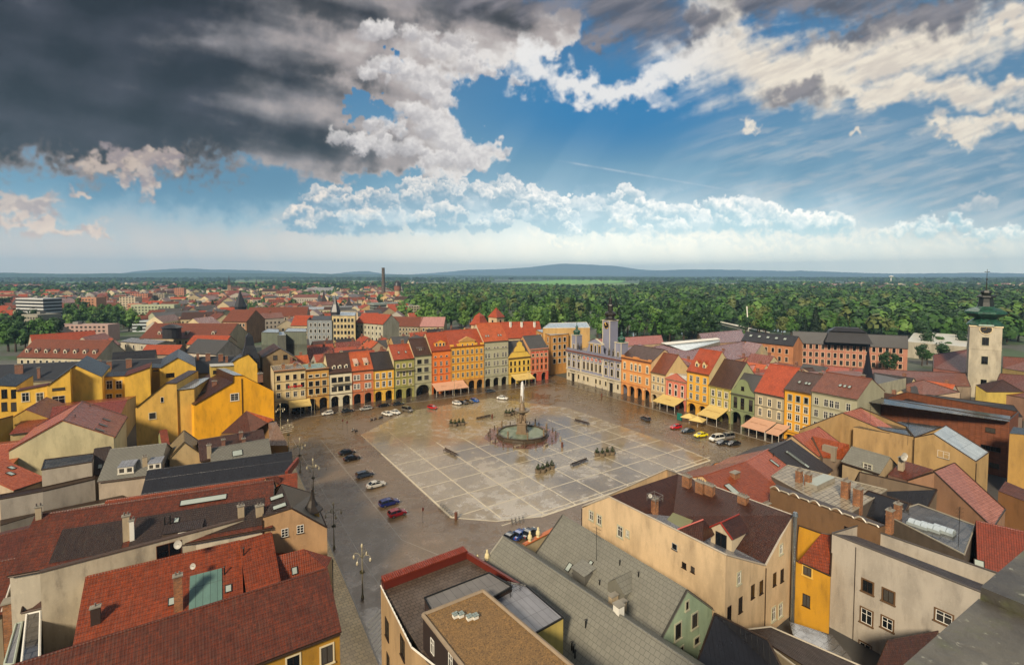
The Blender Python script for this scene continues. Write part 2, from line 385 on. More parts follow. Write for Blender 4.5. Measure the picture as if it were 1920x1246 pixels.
# ------------------------------------------------------------------ materials
_MC = {}
def newmat(key):
    m = bpy.data.materials.new(key); m.use_nodes = True; nt = m.node_tree; X.nt = nt
    b = nt.nodes['Principled BSDF']; return m, nt, b
def uvn(nt):
    t = nt.nodes.new('ShaderNodeTexCoord'); return t.outputs['UV'], t.outputs['Object']
def setin(nt, b, name, v):
    if isinstance(v, X): nt.links.new(v.s, b.inputs[name])
    elif isinstance(v, tuple): b.inputs[name].default_value = (*v, 1)
    elif hasattr(v, 'is_linked'): nt.links.new(v, b.inputs[name])
    else: b.inputs[name].default_value = v
def bump(nt, b, h, strength=.4, dist=.05):
    n = nt.nodes.new('ShaderNodeBump'); n.inputs['Strength'].default_value = strength; n.inputs['Distance'].default_value = dist
    nt.links.new(h.s, n.inputs['Height']); nt.links.new(n.outputs[0], b.inputs['Normal'])
def mul(c, k): return tuple(min(1, x * k) for x in c)
def vscale(nt, v, x, y, z=1):
    n = nt.nodes.new('ShaderNodeMapping'); nt.links.new(v, n.inputs[0]); n.inputs['Scale'].default_value = (x, y, z); return n.outputs[0]
def plaster(h, stain=.35, rough=.8):
    k = ('p', h, stain, rough)
    if k in _MC: return _MC[k]
    m, nt, b = newmat('plaster_' + h); c = lin(h); uv, ob = uvn(nt)
    n1 = noise(vscale(nt, ob, .35, .35, .12), 1.0, 6, .6); n2 = noise(ob, 3.0, 5, .6)
    grime = noise(vscale(nt, uv, .9, .22), 1.0, 6, .65)
    col = mixc(sstep(.35, .7, n1) * stain, c, mul(c, .62))
    col = mixc(sstep(.48, .78, grime) * stain * .8, col, mul((c[0] * .8, c[1] * .78, c[2] * .8), .5))
    col = mixc(sstep(.55, .75, n2) * stain * .5, col, mul(c, 1.15))
    setin(nt, b, 'Base Color', col); b.inputs['Roughness'].default_value = rough
    bump(nt, b, n2, .12, .03); _MC[k] = m; return m
def tiles(h, h2=None, rough=.42, dark=.55, row=.40, w=.26, seam=.85):
    k = ('t', h, h2, rough, row, w)
    if k in _MC: return _MC[k]
    m, nt, b = newmat('roof_tiles_' + h); c = lin(h); c2 = lin(h2) if h2 else mul(c, .62); uv, ob = uvn(nt)
    br = nt.nodes.new('ShaderNodeTexBrick'); nt.links.new(uv, br.inputs['Vector']); br.offset = 0
    br.inputs['Scale'].default_value = 1; br.inputs['Brick Width'].default_value = w; br.inputs['Row Height'].default_value = row
    br.inputs['Mortar Size'].default_value = .028; br.inputs['Mortar Smooth'].default_value = .6
    br.inputs['Color1'].default_value = (*c, 1); br.inputs['Color2'].default_value = (*c2, 1); br.inputs['Mortar'].default_value = (*mul(c, .28), 1)
    n1 = noise(ob, .55, 6, .62); n2 = noise(vscale(nt, uv, 1.2, .3), 1.6, 5, .6)
    col = mixc(sstep(.42, .72, n1) * dark, br.outputs[0], mul(c, .36))
    col = mixc(sstep(.56, .76, n2) * .35, col, (c[0] * .5 + .03, c[1] * .6 + .03, c[2] * .5 + .02))
    setin(nt, b, 'Roughness', sstep(.3, .7, n2) * .22 + (rough - .1))
    sep = nt.nodes.new('ShaderNodeSeparateXYZ'); nt.links.new(uv, sep.inputs[0])
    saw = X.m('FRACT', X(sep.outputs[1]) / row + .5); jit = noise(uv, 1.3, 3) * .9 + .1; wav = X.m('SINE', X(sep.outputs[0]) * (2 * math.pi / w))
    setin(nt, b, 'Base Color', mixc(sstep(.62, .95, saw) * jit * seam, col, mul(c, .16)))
    bump(nt, b, saw * -.6 + wav * .3 + (1.0 - X(br.outputs[1])) * .3, .55, .05)
    _MC[k] = m; return m
def slate(h, size=.42, rough=.45, diag=False):
    k = ('s', h, size, rough, diag)
    if k in _MC: return _MC[k]
    m, nt, b = newmat('slate_' + h); c = lin(h); uv, ob = uvn(nt)
    mp = nt.nodes.new('ShaderNodeMapping'); nt.links.new(uv, mp.inputs[0]); mp.inputs['Rotation'].default_value = (0, 0, R_(45) if diag else 0)
    br = nt.nodes.new('ShaderNodeTexBrick'); nt.links.new(mp.outputs[0], br.inputs['Vector']); br.offset = 0 if diag else .5
    br.inputs['Scale'].default_value = 1; br.inputs['Brick Width'].default_value = size; br.inputs['Row Height'].default_value = size
    br.inputs['Mortar Size'].default_value = .022; br.inputs['Mortar Smooth'].default_value = .3
    br.inputs['Color1'].default_value = (*c, 1); br.inputs['Color2'].default_value = (*mul(c, .88), 1); br.inputs['Mortar'].default_value = (*mul(c, .3), 1)
    n1 = noise(ob, .4, 6, .6)
    setin(nt, b, 'Base Color', mixc(sstep(.4, .7, n1) * .35, br.outputs[0], mul(c, .6)))
    b.inputs['Roughness'].default_value = rough; bump(nt, b, 1.0 - X(br.outputs[1]), .3, .03)
    _MC[k] = m; return m
def seam_metal(h, w=.6, rough=.3, metal=.0, rowh=3.0):
    k = ('m', h, w, rough, metal, rowh)
    if k in _MC: return _MC[k]
    m, nt, b = newmat('sheet_metal_' + h); c = lin(h); uv, ob = uvn(nt)
    br = nt.nodes.new('ShaderNodeTexBrick'); nt.links.new(uv, br.inputs['Vector']); br.offset = 0
    br.inputs['Scale'].default_value = 1; br.inputs['Brick Width'].default_value = w; br.inputs['Row Height'].default_value = rowh
    br.inputs['Mortar Size'].default_value = .03; br.inputs['Mortar Smooth'].default_value = .2
    br.inputs['Color1'].default_value = (*c, 1); br.inputs['Color2'].default_value = (*mul(c, .85), 1); br.inputs['Mortar'].default_value = (*mul(c, .35), 1)
    n1 = noise(ob, .8, 5, .6)
    setin(nt, b, 'Base Color', mixc(sstep(.4, .75, n1) * .4, br.outputs[0], mul(c, .55)))
    setin(nt, b, 'Roughness', n1 * .3 + (rough - .12)); b.inputs['Metallic'].default_value = metal
    bump(nt, b, X(br.outputs[1]) + n1 * .25, .4, .05); _MC[k] = m; return m
def flat(h, rough=.6, metal=0.0, spec=.5, nz=.25, scale=2.0):
    k = ('f', h, rough, metal, nz)
    if k in _MC: return _MC[k]
    m, nt, b = newmat('paint_' + h); c = lin(h); uv, ob = uvn(nt)
    n1 = noise(ob, scale, 5, .6)
    setin(nt, b, 'Base Color', mixc(sstep(.4, .7, n1) * nz, c, mul(c, .6))); b.inputs['Roughness'].default_value = rough; b.inputs['Metallic'].default_value = metal
    _MC[k] = m; return m
def brick(h='#9a5a2a', h2='#5c3218'):
    k = ('b', h)
    if k in _MC: return _MC[k]
    m, nt, b = newmat('brick_' + h); uv, ob = uvn(nt)
    br = nt.nodes.new('ShaderNodeTexBrick'); nt.links.new(uv, br.inputs['Vector'])
    br.inputs['Scale'].default_value = 1; br.inputs['Brick Width'].default_value = .28; br.inputs['Row Height'].default_value = .1
    br.inputs['Mortar Size'].default_value = .012; br.inputs['Color1'].default_value = (*lin(h), 1); br.inputs['Color2'].default_value = (*lin(h2), 1); br.inputs['Mortar'].default_value = (.25, .2, .15, 1)
    n1 = noise(ob, .8, 5, .6); setin(nt, b, 'Base Color', mixc(sstep(.45, .7, n1) * .5, br.outputs[0], mul(lin(h2), .5))); b.inputs['Roughness'].default_value = .75
    _MC[k] = m; return m
def glass(h='#0d1216', rough=.08):
    k = ('g', h, rough)
    if k in _MC: return _MC[k]
    m, nt, b = newmat('window_glass'); uv, ob = uvn(nt); c = lin(h)
    g = nt.nodes.new('ShaderNodeObjectInfo'); rnd = X(g.outputs['Random'])
    setin(nt, b, 'Base Color', mixc(sstep(.55, .95, rnd) * .6, c, (.10, .09, .075))); b.inputs['Roughness'].default_value = rough; b.inputs['Specular IOR Level'].default_value = .6
    _MC[k] = m; return m
def copper():
    if 'cu' in _MC: return _MC['cu']
    m, nt, b = newmat('green_copper'); uv, ob = uvn(nt); n1 = noise(vscale(nt, ob, 1, 1, .4), 1.2, 6, .65)
    c = mixc(sstep(.35, .6, n1), (.006, .026, .018), (.02, .085, .05)); setin(nt, b, 'Base Color', c); b.inputs['Roughness'].default_value = .35; b.inputs['Metallic'].default_value = .1
    _MC['cu'] = m; return m
GOLD = flat('#b48a2c', .35, .6); DARK = flat('#15120f', .5); IRON = flat('#1c1b19', .45, .3); WHITE = flat('#d8d4c8', .55, 0, .5, .12)
GLASS = glass(); GUTTER = flat('#3a2a1e', .4, .3); STONE = plaster('#8a7c66', .6); CREAM = plaster('#c9b48c', .3)

# ------------------------------------------------------------------ windows and roof furniture (shared meshes)
_WM = {}
def win_mesh(w, h, style):
    k = (round(w, 2), round(h, 2), style)
    if k in _WM: return _WM[k]
    fcol = {'w': '#d9d5ca', 'd': '#2a1c12', 'b': '#5a3420', 'g': '#8c8f8c', 'n': '#d9d5ca', 'c': '#d9d5ca', 'r': '#d9d5ca', 's': '#3a2a1e', 'p': '#cfc9ba'}[style[0]]
    fm = flat(fcol, .5, 0, .5, .1); a, t = MB(), .07
    x0, x1 = -w / 2, w / 2
    for (p, q, r, s_) in ((x0, x0 + t, 0, h), (x1 - t, x1, 0, h), (x0 + t, x1 - t, 0, t), (x0 + t, x1 - t, h - t, h)): a.box(p, q, -.06, .0, r, s_, fm, True)
    if style[0] in 'wcrp':
        a.box(-.035, .035, -.05, 0, t, h - t, fm, True); a.box(x0 + t, x1 - t, -.045, 0, h * .64, h * .64 + .06, fm, True)
        if style[0] in 'cr': a.box(x0 + t, x1 - t, -.045, 0, h * .32, h * .32 + .05, fm, True)
    elif style[0] in 'sdb': a.box(-.03, .03, -.05, 0, t, h - t, fm, True)
    if len(style) > 1:                      # moulded surround and sill in the given tone
        sc = {'L': '#cdbf9c', 'W': '#cfcabb', 'Y': '#c8a24a', 'O': '#c77438', 'G': '#a9a68c', 'S': '#8d8676', 'D': '#5d4327', 'P': '#d0b49a'}[style[1]]
        sm = plaster(sc, .25); e = .17
        for (p, q, r, s_) in ((x0 - e, x0, -.05, h + e), (x1, x1 + e, -.05, h + e), (x0, x1, h, h + e)): a.box(p, q, -.09, 0, r, s_, sm, True)
        a.box(x0 - e - .08, x1 + e + .08, -.2, 0, -.2, -.05, sm, True)
        if len(style) > 2 and style[2] == 'h': a.box(x0 - e - .1, x1 + e + .1, -.24, 0, h + e + .06, h + e + .22, sm, True)
        if len(style) > 2 and style[2] == 'p':
            for yy in (-.24,): a.poly([(x0 - .3, yy, h + .25), (x1 + .3, yy, h + .25), (0, yy, h + .75)], sm); a.poly([(x0 - .3, yy, h + .25), (0, yy, h + .75), (0, 0, h + .75), (x0 - .3, 0, h + .25)], sm); a.poly([(x1 + .3, yy, h + .25), (x1 + .3, 0, h + .25), (0, 0, h + .75), (0, yy, h + .75)], sm)
    else: a.box(x0 - .08, x1 + .08, -.14, 0, -.08, 0, GUTTER, True)
    g = MB(); g.box(x0 + t, x1 - t, -.02, 0, t, h - t, GLASS)
    fr, gl_ = a.mesh('window'), g.mesh('pane')
    a.box(x0 + t, x1 - t, -.02, 0, t, h - t, GLASS); _WM[k] = (fr, gl_, a.mesh('window')); return _WM[k]
def window(parent, x, y, z, w, h, style='w', rz=0.0, panes=True):
    f, g, both = win_mesh(w, h, style)
    o = bpy.data.objects.new('window', f if panes else both); COL.objects.link(o); o.parent = parent; o.location = (x, y, z); o.rotation_euler = (0, 0, rz)
    if panes:
        p = bpy.data.objects.new('pane', g); COL.objects.link(p); p.parent = o
    return o

# ------------------------------------------------------------------ ground
def sheet(name, pts, z, mat, label=None, thick=None):
    m = MB(); m.poly([(p[0], p[1], z) for p in pts], mat)
    if thick:
        for i in range(len(pts)):
            a, b = pts[i], pts[(i + 1) % len(pts)]
            m.poly([(a[0], a[1], z - thick), (b[0], b[1], z - thick), (b[0], b[1], z), (a[0], a[1], z)], mat)
    o = m.build(name); tag(o, label, None, None, 'structure'); return o
def land_mat():
    m, nt, b = newmat('countryside'); tc = nt.nodes.new('ShaderNodeTexCoord'); ob = tc.outputs['Object']
    sep = nt.nodes.new('ShaderNodeSeparateXYZ'); nt.links.new(ob, sep.inputs[0]); x, y = X(sep.outputs[0]), X(sep.outputs[1])
    r = X.m('SQRT', (x + 72) * (x + 72) + (y + 136) * (y + 136))
    vo = nt.nodes.new('ShaderNodeTexVoronoi'); vo.inputs['Scale'].default_value = .0016; nt.links.new(vscale(nt, ob, 1, 1.6), vo.inputs['Vector'])
    s2 = nt.nodes.new('ShaderNodeSeparateColor'); nt.links.new(vo.outputs['Color'], s2.inputs[0])
    fld = mixc(sstep(.3, .6, X(s2.outputs[0])), (.05, .13, .02), (.14, .26, .04)); fld = mixc(sstep(.72, .8, X(s2.outputs[1])), fld, (.32, .34, .12)); fld = mixc(sstep(.45, .5, X(s2.outputs[2])), fld, (.015, .05, .02))
    wood = noise(ob, .0012, 5, .55); fld = mixc(sstep(.50, .55, wood), fld, (.012, .035, .014))
    town = mixc(sstep(.4, .6, noise(ob, .02, 5, .6)), (.05, .085, .03), (.10, .10, .09))
    near = mixc(sstep(.4, .6, noise(ob, .05, 5, .6)), (.045, .044, .042), (.075, .07, .062))
    c = mixc(sstep(160, 420, r), near, town); c = mixc(sstep(1300, 2300, r), c, fld)
    setin(nt, b, 'Base Color', c); b.inputs['Roughness'].default_value = .75; return m
gm = MB(); LM = land_mat()
S = 16900
gm.poly([(-S, -S, 0), (S, -S, 0), (S, S, 0), (-S, S, 0)], LM)
tag(gm.build('ground'), None, None, None, 'structure')

def wet_mat(name, c1, c2, cell, r0, r1, bstr=.25, mort=.5, pud=(.42, .62), angle=0, ior=1.9):
    m, nt, b = newmat(name); uv, ob = uvn(nt)
    mp = nt.nodes.new('ShaderNodeMapping'); nt.links.new(ob, mp.inputs[0]); mp.inputs['Rotation'].default_value = (0, 0, R_(angle))
    br = nt.nodes.new('ShaderNodeTexBrick'); nt.links.new(mp.outputs[0], br.inputs['Vector'])
    br.inputs['Scale'].default_value = 1; br.inputs['Brick Width'].default_value = cell; br.inputs['Row Height'].default_value = cell * .8
    br.inputs['Mortar Size'].default_value = cell * .07; br.inputs['Mortar Smooth'].default_value = .4
    br.inputs['Color1'].default_value = (*c1, 1); br.inputs['Color2'].default_value = (*c2, 1); br.inputs['Mortar'].default_value = (*mul(c1, mort), 1)
    big = noise(ob, .045, 6, .6); med = noise(ob, .35, 6, .62); fine = noise(ob, 2.4, 5, .6)
    col = mixc(sstep(.38, .68, big) * .45, br.outputs[0], mul(c1, .55)); col = mixc(sstep(.5, .72, med) * .35, col, mul(c2, 1.35))
    setin(nt, b, 'Base Color', col)
    wet = sstep(pud[0], pud[1], big * .55 + med * .45)
    setin(nt, b, 'Roughness', (1.0 - wet) * (r1 - r0) + r0 + fine * .04); b.inputs['IOR'].default_value = ior
    bump(nt, b, (1.0 - X(br.outputs[1])) * .5 + fine * .9 + med * .5, bstr, .035); return m
SQ = wet_mat('wet_cobbles', lin('#5c4a32'), lin('#765f42'), .24, .10, .42, .30, .5, (.44, .58), 0, 1.7)
PL = wet_mat('wet_plaza_setts', lin('#88785c'), lin('#9e8e6e'), .32, .045, .30, .10, .55, (.42, .52), 0, 2.7)
SIDE = wet_mat('wet_pavement_slabs', lin('#4c4136'), lin('#64574a'), .6, .12, .34, .15)
SIDEL = wet_mat('pale_pavement_slabs', lin('#d2b884'), lin('#b59c70'), .8, .3, .55, .2, .35, (.42, .62), 0, 1.45)
DRY = wet_mat('driveway_cobbles', lin('#75675a'), lin('#8c7d6b'), .25, .28, .5, .32)
# the square, its footways and the paved middle
sheet('square_pavement', [(-56, -80.5), (86, -80.5), (86, 66), (120, 66), (120, 90), (76, 90), (76, 62), (-40, 66), (-40, 100), (-56, 100)], .004, SQ)
sheet('footway', [(-46, 53.5), (66, 48.0), (77, 50), (77, 63), (-46, 66)], .12, SIDE, None, .12)
sheet('footway', [(77.5, -80), (92, -80), (92, 50.5), (84.5, 51.5), (77, 42)], .12, SIDE, None, .12)
sheet('footway', [(-58, -78), (-52.2, -78), (-51.2, -60), (-50, -30), (-48.6, 10), (-48, 40), (-58, 40)], .12, SIDEL, None, .12)
sheet('road', [(-57, -140), (-49, -140), (-49, -80.6), (-57, -80.6)], .006, DRY)
LINE = flat('#c2b598', .3, 0, .6, .5, .5); LINEW = flat('#9c8c6e', .25, 0, .6, .7, .5)
kb = MB()
for pts in ([(-48, 40), (-48.6, 10), (-50, -30), (-51.2, -60), (-52.2, -78)], [(-46, 53.5), (66, 48.0), (77, 50)], [(77, 42), (77.5, -80)]):
    for a, b in zip(pts[:-1], pts[1:]):
        a, b = np.array(a), np.array(b); d = (b - a) / np.linalg.norm(b - a); n = np.array([-d[1], d[0]])
        kb.obox((*(a - n * .12), .0), (*(b - a), 0), (*(n * .24), 0), (0, 0, .135), flat('#7d7468', .4))
tag(kb.build('kerb'), None, None, None, 'structure')
sheet('plaza_paving', [(-26.1, -43.5), (-19, -50), (-10, -53.6), (49, -53.8), (51, -40), (51, 10), (34, 40), (-4, 40), (-26.1, 22)], .008, PL)
gl = MB()
def strip(mb, a, b, w, z, mat):
    a, b = np.array(a, float), np.array(b, float); d = b - a; L = np.linalg.norm(d); d /= L; n = np.array([-d[1], d[0]]) * w / 2
    k = max(1, int(L / 6)); p = [a + d * L * i / k for i in range(k + 1)]
    for q, r in zip(p[:-1], p[1:]): mb.poly([(*(q - n), z), (*(r - n), z), (*(r + n), z), (*(q + n), z)], mat)
FC = np.array([17.0, -7.5])
def clipc(a, b, R, mb, w, z):
    """strip a-b without the part inside the fountain ring"""
    a, b = np.array(a, float), np.array(b, float); d = (b - a); L = np.linalg.norm(d); d /= L; t0 = np.dot(FC - a, d); h = abs(np.cross(d, FC - a))
    if h >= R or t0 < 0 or t0 > L: strip(mb, a, b, w, z, LINE); return
    s = math.sqrt(R * R - h * h)
    if t0 - s > 0: strip(mb, a, a + d * (t0 - s), w, z, LINE)
    if t0 + s < L: strip(mb, a + d * (t0 + s), b, w, z, LINE)
yb = lambda x: -53.6 if x > -12 else (-49.5 if x > -20 else -43.5)
for j in range(-3, 6):
    x = 8.7 * j; clipc((x, yb(x)), (x, 2), 13, gl, .5 if j in (-3,) else .34, .013); strip(gl, (x, 2), (x, 22 if j < 4 else 8), .34, .013, LINEW)
for i in range(-2, 7):
    y = -8.7 * i
    if i < 1: strip(gl, (-26.1, y), (38, y), .32, .016, LINEW)
    else: clipc((-26.1 if y > -44 else -19, y), (51, y), 13, gl, .32, .016)
strip(gl, (-10, -53.6), (49, -53.8), .6, .019, LINE); strip(gl, (-26.1, -43.5), (-19, -50), .35, .019, LINE); strip(gl, (-19, -50), (-10, -53.6), .35, .022, LINE)
strip(gl, (49, -53.8), (51, -40), .35, .022, LINE)
tag(gl.build('paving_bands'), None, None, None, 'structure')
# painted parking bays and zebra crossings
pk = MB(); PAINT = flat('#8f8778', .4, 0, .5, .6, 1.5)
for k in range(16):
    y = 22 - k * 4.2
    if y > -46: strip(pk, (-38, y), (-32.4, y), .12, .010, PAINT)
strip(pk, (-38, 24), (-38.2, -46), .16, .010, PAINT); strip(pk, (-38.2, -46), (-33, -58), .16, .010, PAINT); strip(pk, (-33, -58), (-20, -66), .16, .010, PAINT)
strip(pk, (-45.4, 30), (-46.6, -50), .12, .010, PAINT); strip(pk, (-46.6, -50), (-46, -78), .12, .010, PAINT)
for k in range(22): strip(pk, (-20 + k * 2.9, 42.0), (-20 + k * 2.9, 36.6), .1, .010, PAINT)
for k in range(24): strip(pk, (62.4, 12 - k * 2.8), (67.4, 12 - k * 2.8), .1, .010, PAINT)
strip(pk, (60.5, 28), (61.5, -58), .12, .010, PAINT); strip(pk, (-26, 34), (36, 34.2), .12, .010, PAINT); strip(pk, (36, 34.2), (60.5, 28), .12, .010, PAINT)
tag(pk.build('parking_markings'), None, None, None, 'structure')
zb = MB(); ZP = flat('#b5ab98', .4, 0, .5, .5, 1.5)
za, zb_ = G(478 / 4 + 900, 629 / 4 + 560), G(655 / 4 + 900, 641 / 4 + 560)
for k in range(11):
    c = za + (zb_ - za) * k / 10; strip(zb, (c[0] - 1.1, c[1] + 1.4), (c[0] + 1.1, c[1] - 1.4), .55, .012, ZP)
for k in range(9):
    c = G(522 + k * .5, 812 - k * 3.6); strip(zb, (c[0] - .6, c[1]), (c[0] + 4.2, c[1] + .2), .5, .012, ZP)
for k in range(8):
    c = G(690 + k * 1.2, 1168 + k * 9.5); strip(zb, (c[0], c[1]), (c[0] + 2.6, c[1] + 2.0), .5, .014, ZP)
tag(zb.build('zebra_crossing'), None, None, None, 'structure')

# ------------------------------------------------------------------ building helpers
def outward(pts, c):
    """flip a polygon so its normal points away from centre c"""
    p = [np.array(q, float) for q in pts]; n = np.zeros(3)
    for i in range(len(p)):
        a, b = p[i], p[(i + 1) % len(p)]; n += np.cross(a, b)
    m = sum(p) / len(p)
    return pts if np.dot(n, m - np.array(c)) >= 0 else pts[::-1]
class Bld:
    def __init__(s, name, label, cat, loc, rz=0.0, group=None):
        s.root = empty(name, loc, label, cat, rz, group); s.loc = np.array([loc[0], loc[1], 0.0]); s.rz = rz; s.wallmb = None; s.planes = []
    def L(s, p):
        p = np.array(p, float) - s.loc; c, n = math.cos(-s.rz), math.sin(-s.rz)
        return np.array([p[0] * c - p[1] * n, p[0] * n + p[1] * c, p[2]])
    def win_px(s, px, py, wall, w, h, style='w', panes=True):
        """a window of real size on the wall plane seen at a surveyed point (its centre)"""
        (a, b) = wall; d = np.array([b[0] - a[0], b[1] - a[1]]); d = d / np.linalg.norm(d); n = np.array([d[1], -d[0]])
        if np.dot(n, CAM[:2] - np.array(a[:2])) < 0: n = -n
        p = onplane(px, py, (a[0], a[1], 0), np.array([n[0], n[1], 0])); q = s.L(p); xd = (-n[1], n[0])
        return window(s.root, q[0], q[1], q[2] - h / 2, w, h, style, math.atan2(xd[1], xd[0]) - s.rz, panes)
CHB = brick('#a8662c', '#6b3d1c'); CHP = plaster('#b3a184', .7); CHR = brick('#8a4a2c', '#5c2e1c')
def chimney(parent, x, y, z0, z1, w=.9, d=.6, mat=None, rz=0.0, pots=2):
    m = MB(); mat = mat or CHB; m.box(-w / 2, w / 2, -d / 2, d / 2, z0 - z1, 0, mat); m.box(-w / 2 - .1, w / 2 + .1, -d / 2 - .1, d / 2 + .1, 0, .12, plaster('#8b8578', .6), True)
    for k in range(pots): m.tube([((k - (pots - 1) / 2) * .4, 0, .12), ((k - (pots - 1) / 2) * .4, 0, .5)], .1, flat('#6b625a', .6), 6)
    return m.build('chimney', parent, (x, y, z1), rz)
SKYF = flat('#2e2a26', .4, .2); SKYG = flat('#9aa39c', .06, 0, .8, .1)  # pane base lightened to stand for reflected sky
def skylight(parent, q, t, s_, n, w=.8, h=1.2):
    """roof window lying on the slope: q centre, t along the eave, s_ up the slope, n normal (all local)"""
    fr = MB(); g = MB(); q, t, s_, n = map(np.array, (q, t, s_, n))
    for (a0, a1, b0, b1) in ((-w / 2, w / 2, -h / 2, -h / 2 + .09), (-w / 2, w / 2, h / 2 - .09, h / 2), (-w / 2, -w / 2 + .09, -h / 2 + .09, h / 2 - .09), (w / 2 - .09, w / 2, -h / 2 + .09, h / 2 - .09)):
        fr.obox(t * a0 + s_ * b0 + n * -.05, t * (a1 - a0), s_ * (b1 - b0), n * .2, SKYF)
    g.obox(t * (-w / 2 + .09) + s_ * (-h / 2 + .09) + n * -.05, t * (w - .18), s_ * (h - .18), n * .16, SKYG)
    o = fr.build('skylight', parent, q); g.build('pane', o); return o

# ------------------------------------------------------------------ houses facing the square
def row_house(name, label, A, B, eave, wall, roof, depth=14, ridge=5, rr=.5, floors=3, cols=(.2, .5, .8), ww=1.1, wh=1.9, style='w', az=4.6, arches=2, aw=2.9, side=None, top=.9, cornice='#8d7a5c', base=None, bands=True, skip=(), flatroof=False, chims=(), group=None, pil=None, ztop=None, archtop=None, fl=None):
    A, B = np.array(A[:2]), np.array(B[:2]); d = B - A; W = float(np.linalg.norm(d)); rz = math.atan2(d[1], d[0])
    b = Bld(name, label, 'house', (A[0], A[1], 0), rz, group); r = b.root; b.W, b.E, b.D = W, eave, depth
    wm = plaster(wall, .35); sm = plaster(side or '#b9a780', .45); bm = plaster(base or wall, .5); cm = plaster(cornice, .4); rm = roof
    m = MB(); E = eave
    m.poly([(0, 0, az), (W, 0, az), (W, 0, E), (0, 0, E)], wm)
    m.poly([(0, depth, 0), (0, 0, 0), (0, 0, E), (0, depth, E)], sm); m.poly([(W, 0, 0), (W, depth, 0), (W, depth, E), (W, 0, E)], sm); m.poly([(W, depth, 0), (0, depth, 0), (0, depth, E), (W, depth, E)], sm)
    yr = depth * rr
    if not flatroof:
        m.poly([(0, depth, E), (0, 0, E), (0, yr, E + ridge)], sm); m.poly([(W, 0, E), (W, depth, E), (W, yr, E + ridge)], sm)
    m.build('wall', r)
    # arcade: piers and arches in front of a shaded walk
    if arches:
        a = MB(); pitch = W / arches; hw = min(aw, pitch - .9) / 2; spring = (archtop or (az - .75)) - hw
        if spring < 1.2: spring = 1.2
        N = 10; rise = (archtop or (az - .75)) - spring
        for k in range(arches):
            c = pitch * (k + .5); x0, x1 = pitch * k, pitch * (k + 1)
            for (p, q) in ((x0, c - hw), (c + hw, x1)):
                a.poly([(p, 0, 0), (q, 0, 0), (q, 0, spring), (p, 0, spring)], bm)
            a.poly([(x0, 0, spring), (c - hw, 0, spring), (c - hw, 0, az), (x0, 0, az)], bm); a.poly([(c + hw, 0, spring), (x1, 0, spring), (x1, 0, az), (c + hw, 0, az)], bm)
            ap = [(c - hw * math.cos(math.pi * i / N), spring + rise * math.sin(math.pi * i / N)) for i in range(N + 1)]
            for (p, q) in zip(ap[:-1], ap[1:]):
                a.poly([(p[0], 0, p[1]), (q[0], 0, q[1]), (q[0], 0, az), (p[0], 0, az)], bm)
                a.poly([(q[0], 0, q[1]), (p[0], 0, p[1]), (p[0], .9, p[1]), (q[0], .9, q[1])], bm)
                a.poly([(p[0] * 1.0 + (p[0] - c) * .09, -.07, p[1] + (p[1] - spring) * .09), (q[0] + (q[0] - c) * .09, -.07, q[1] + (q[1] - spring) * .09), (q[0], -.07, q[1]), (p[0], -.07, p[1])][::-1], cm)
            a.poly([(c - hw, 0, 0), (c - hw, .9, 0), (c - hw, .9, spring), (c - hw, 0, spring)], bm); a.poly([(c + hw, .9, 0), (c + hw, 0, 0), (c + hw, 0, spring), (c + hw, .9, spring)], bm)
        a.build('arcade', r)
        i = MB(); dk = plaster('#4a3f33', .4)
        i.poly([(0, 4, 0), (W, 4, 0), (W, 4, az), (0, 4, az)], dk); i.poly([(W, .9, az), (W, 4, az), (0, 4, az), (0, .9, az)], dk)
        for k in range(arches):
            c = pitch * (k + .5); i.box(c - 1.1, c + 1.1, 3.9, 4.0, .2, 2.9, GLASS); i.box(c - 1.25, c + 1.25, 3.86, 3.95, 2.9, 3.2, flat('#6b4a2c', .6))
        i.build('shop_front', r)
    # cornices and string courses
    c = MB(); c.box(-.02, W + .02, -.38, 0, E - .32, E - .02, cm, True); c.box(0, W, -.22, 0, E - .6, E - .32, cm, True)
    ztop_ = ztop or (E - top); whl = wh if isinstance(wh, (list, tuple)) else [wh]
    fl_ = fl or [az + .55 + (ztop_ - az - .55) / floors * k + ((ztop_ - az - .55) / floors - whl[k % len(whl)]) * .42 for k in range(floors)]
    c.box(0, W, -.16, 0, az - .12, az + .12, cm, True)
    if bands:
        for z in fl_[1:]: c.box(0, W, -.10, 0, z - .62, z - .44, cm, True)
    if pil:
        pm = plaster(pil, .25)
        for f in pil_pos(cols): c.box(W * f - .2, W * f + .2, -.09, 0, az + .14, E - .62, pm, True)
    c.build('cornice', r)
    for k, z in enumerate(fl_):
        for j, f in enumerate(cols):
            if (k, j) in skip: continue
            st = style[k % len(style)] if isinstance(style, (list, tuple)) else style; hh = wh[k % len(wh)] if isinstance(wh, (list, tuple)) else wh
            window(r, W * f, 0, z, ww, hh, st)
    # roof
    ro = MB()
    if flatroof:
        ro.poly([(0.3, .3, E - .15), (W - .3, .3, E - .15), (W - .3, depth, E - .15), (.3, depth, E - .15)], rm)
        ro.box(-.05, W + .05, -.45, .3, E, E + .25, plaster('#a5744c', .4), True)
    else:
        o = .35; k = ridge / yr; k2 = ridge / (depth - yr); t = .16
        f1 = [(-.12, -o, E - o * k), (W + .12, -o, E - o * k), (W + .12, yr, E + ridge), (-.12, yr, E + ridge)]
        f2 = [(W + .12, depth + o, E - o * k2), (-.12, depth + o, E - o * k2), (-.12, yr, E + ridge), (W + .12, yr, E + ridge)]
        for f in (f1, f2):
            up = [(p[0], p[1], p[2] + t) for p in f]; ro.poly(up, rm); ro.poly([f[0], f[1], up[1], up[0]], GUTTER)
            ro.poly([f[1], f[2], up[2], up[1]], rm); ro.poly([f[3], f[0], up[0], up[3]], rm)
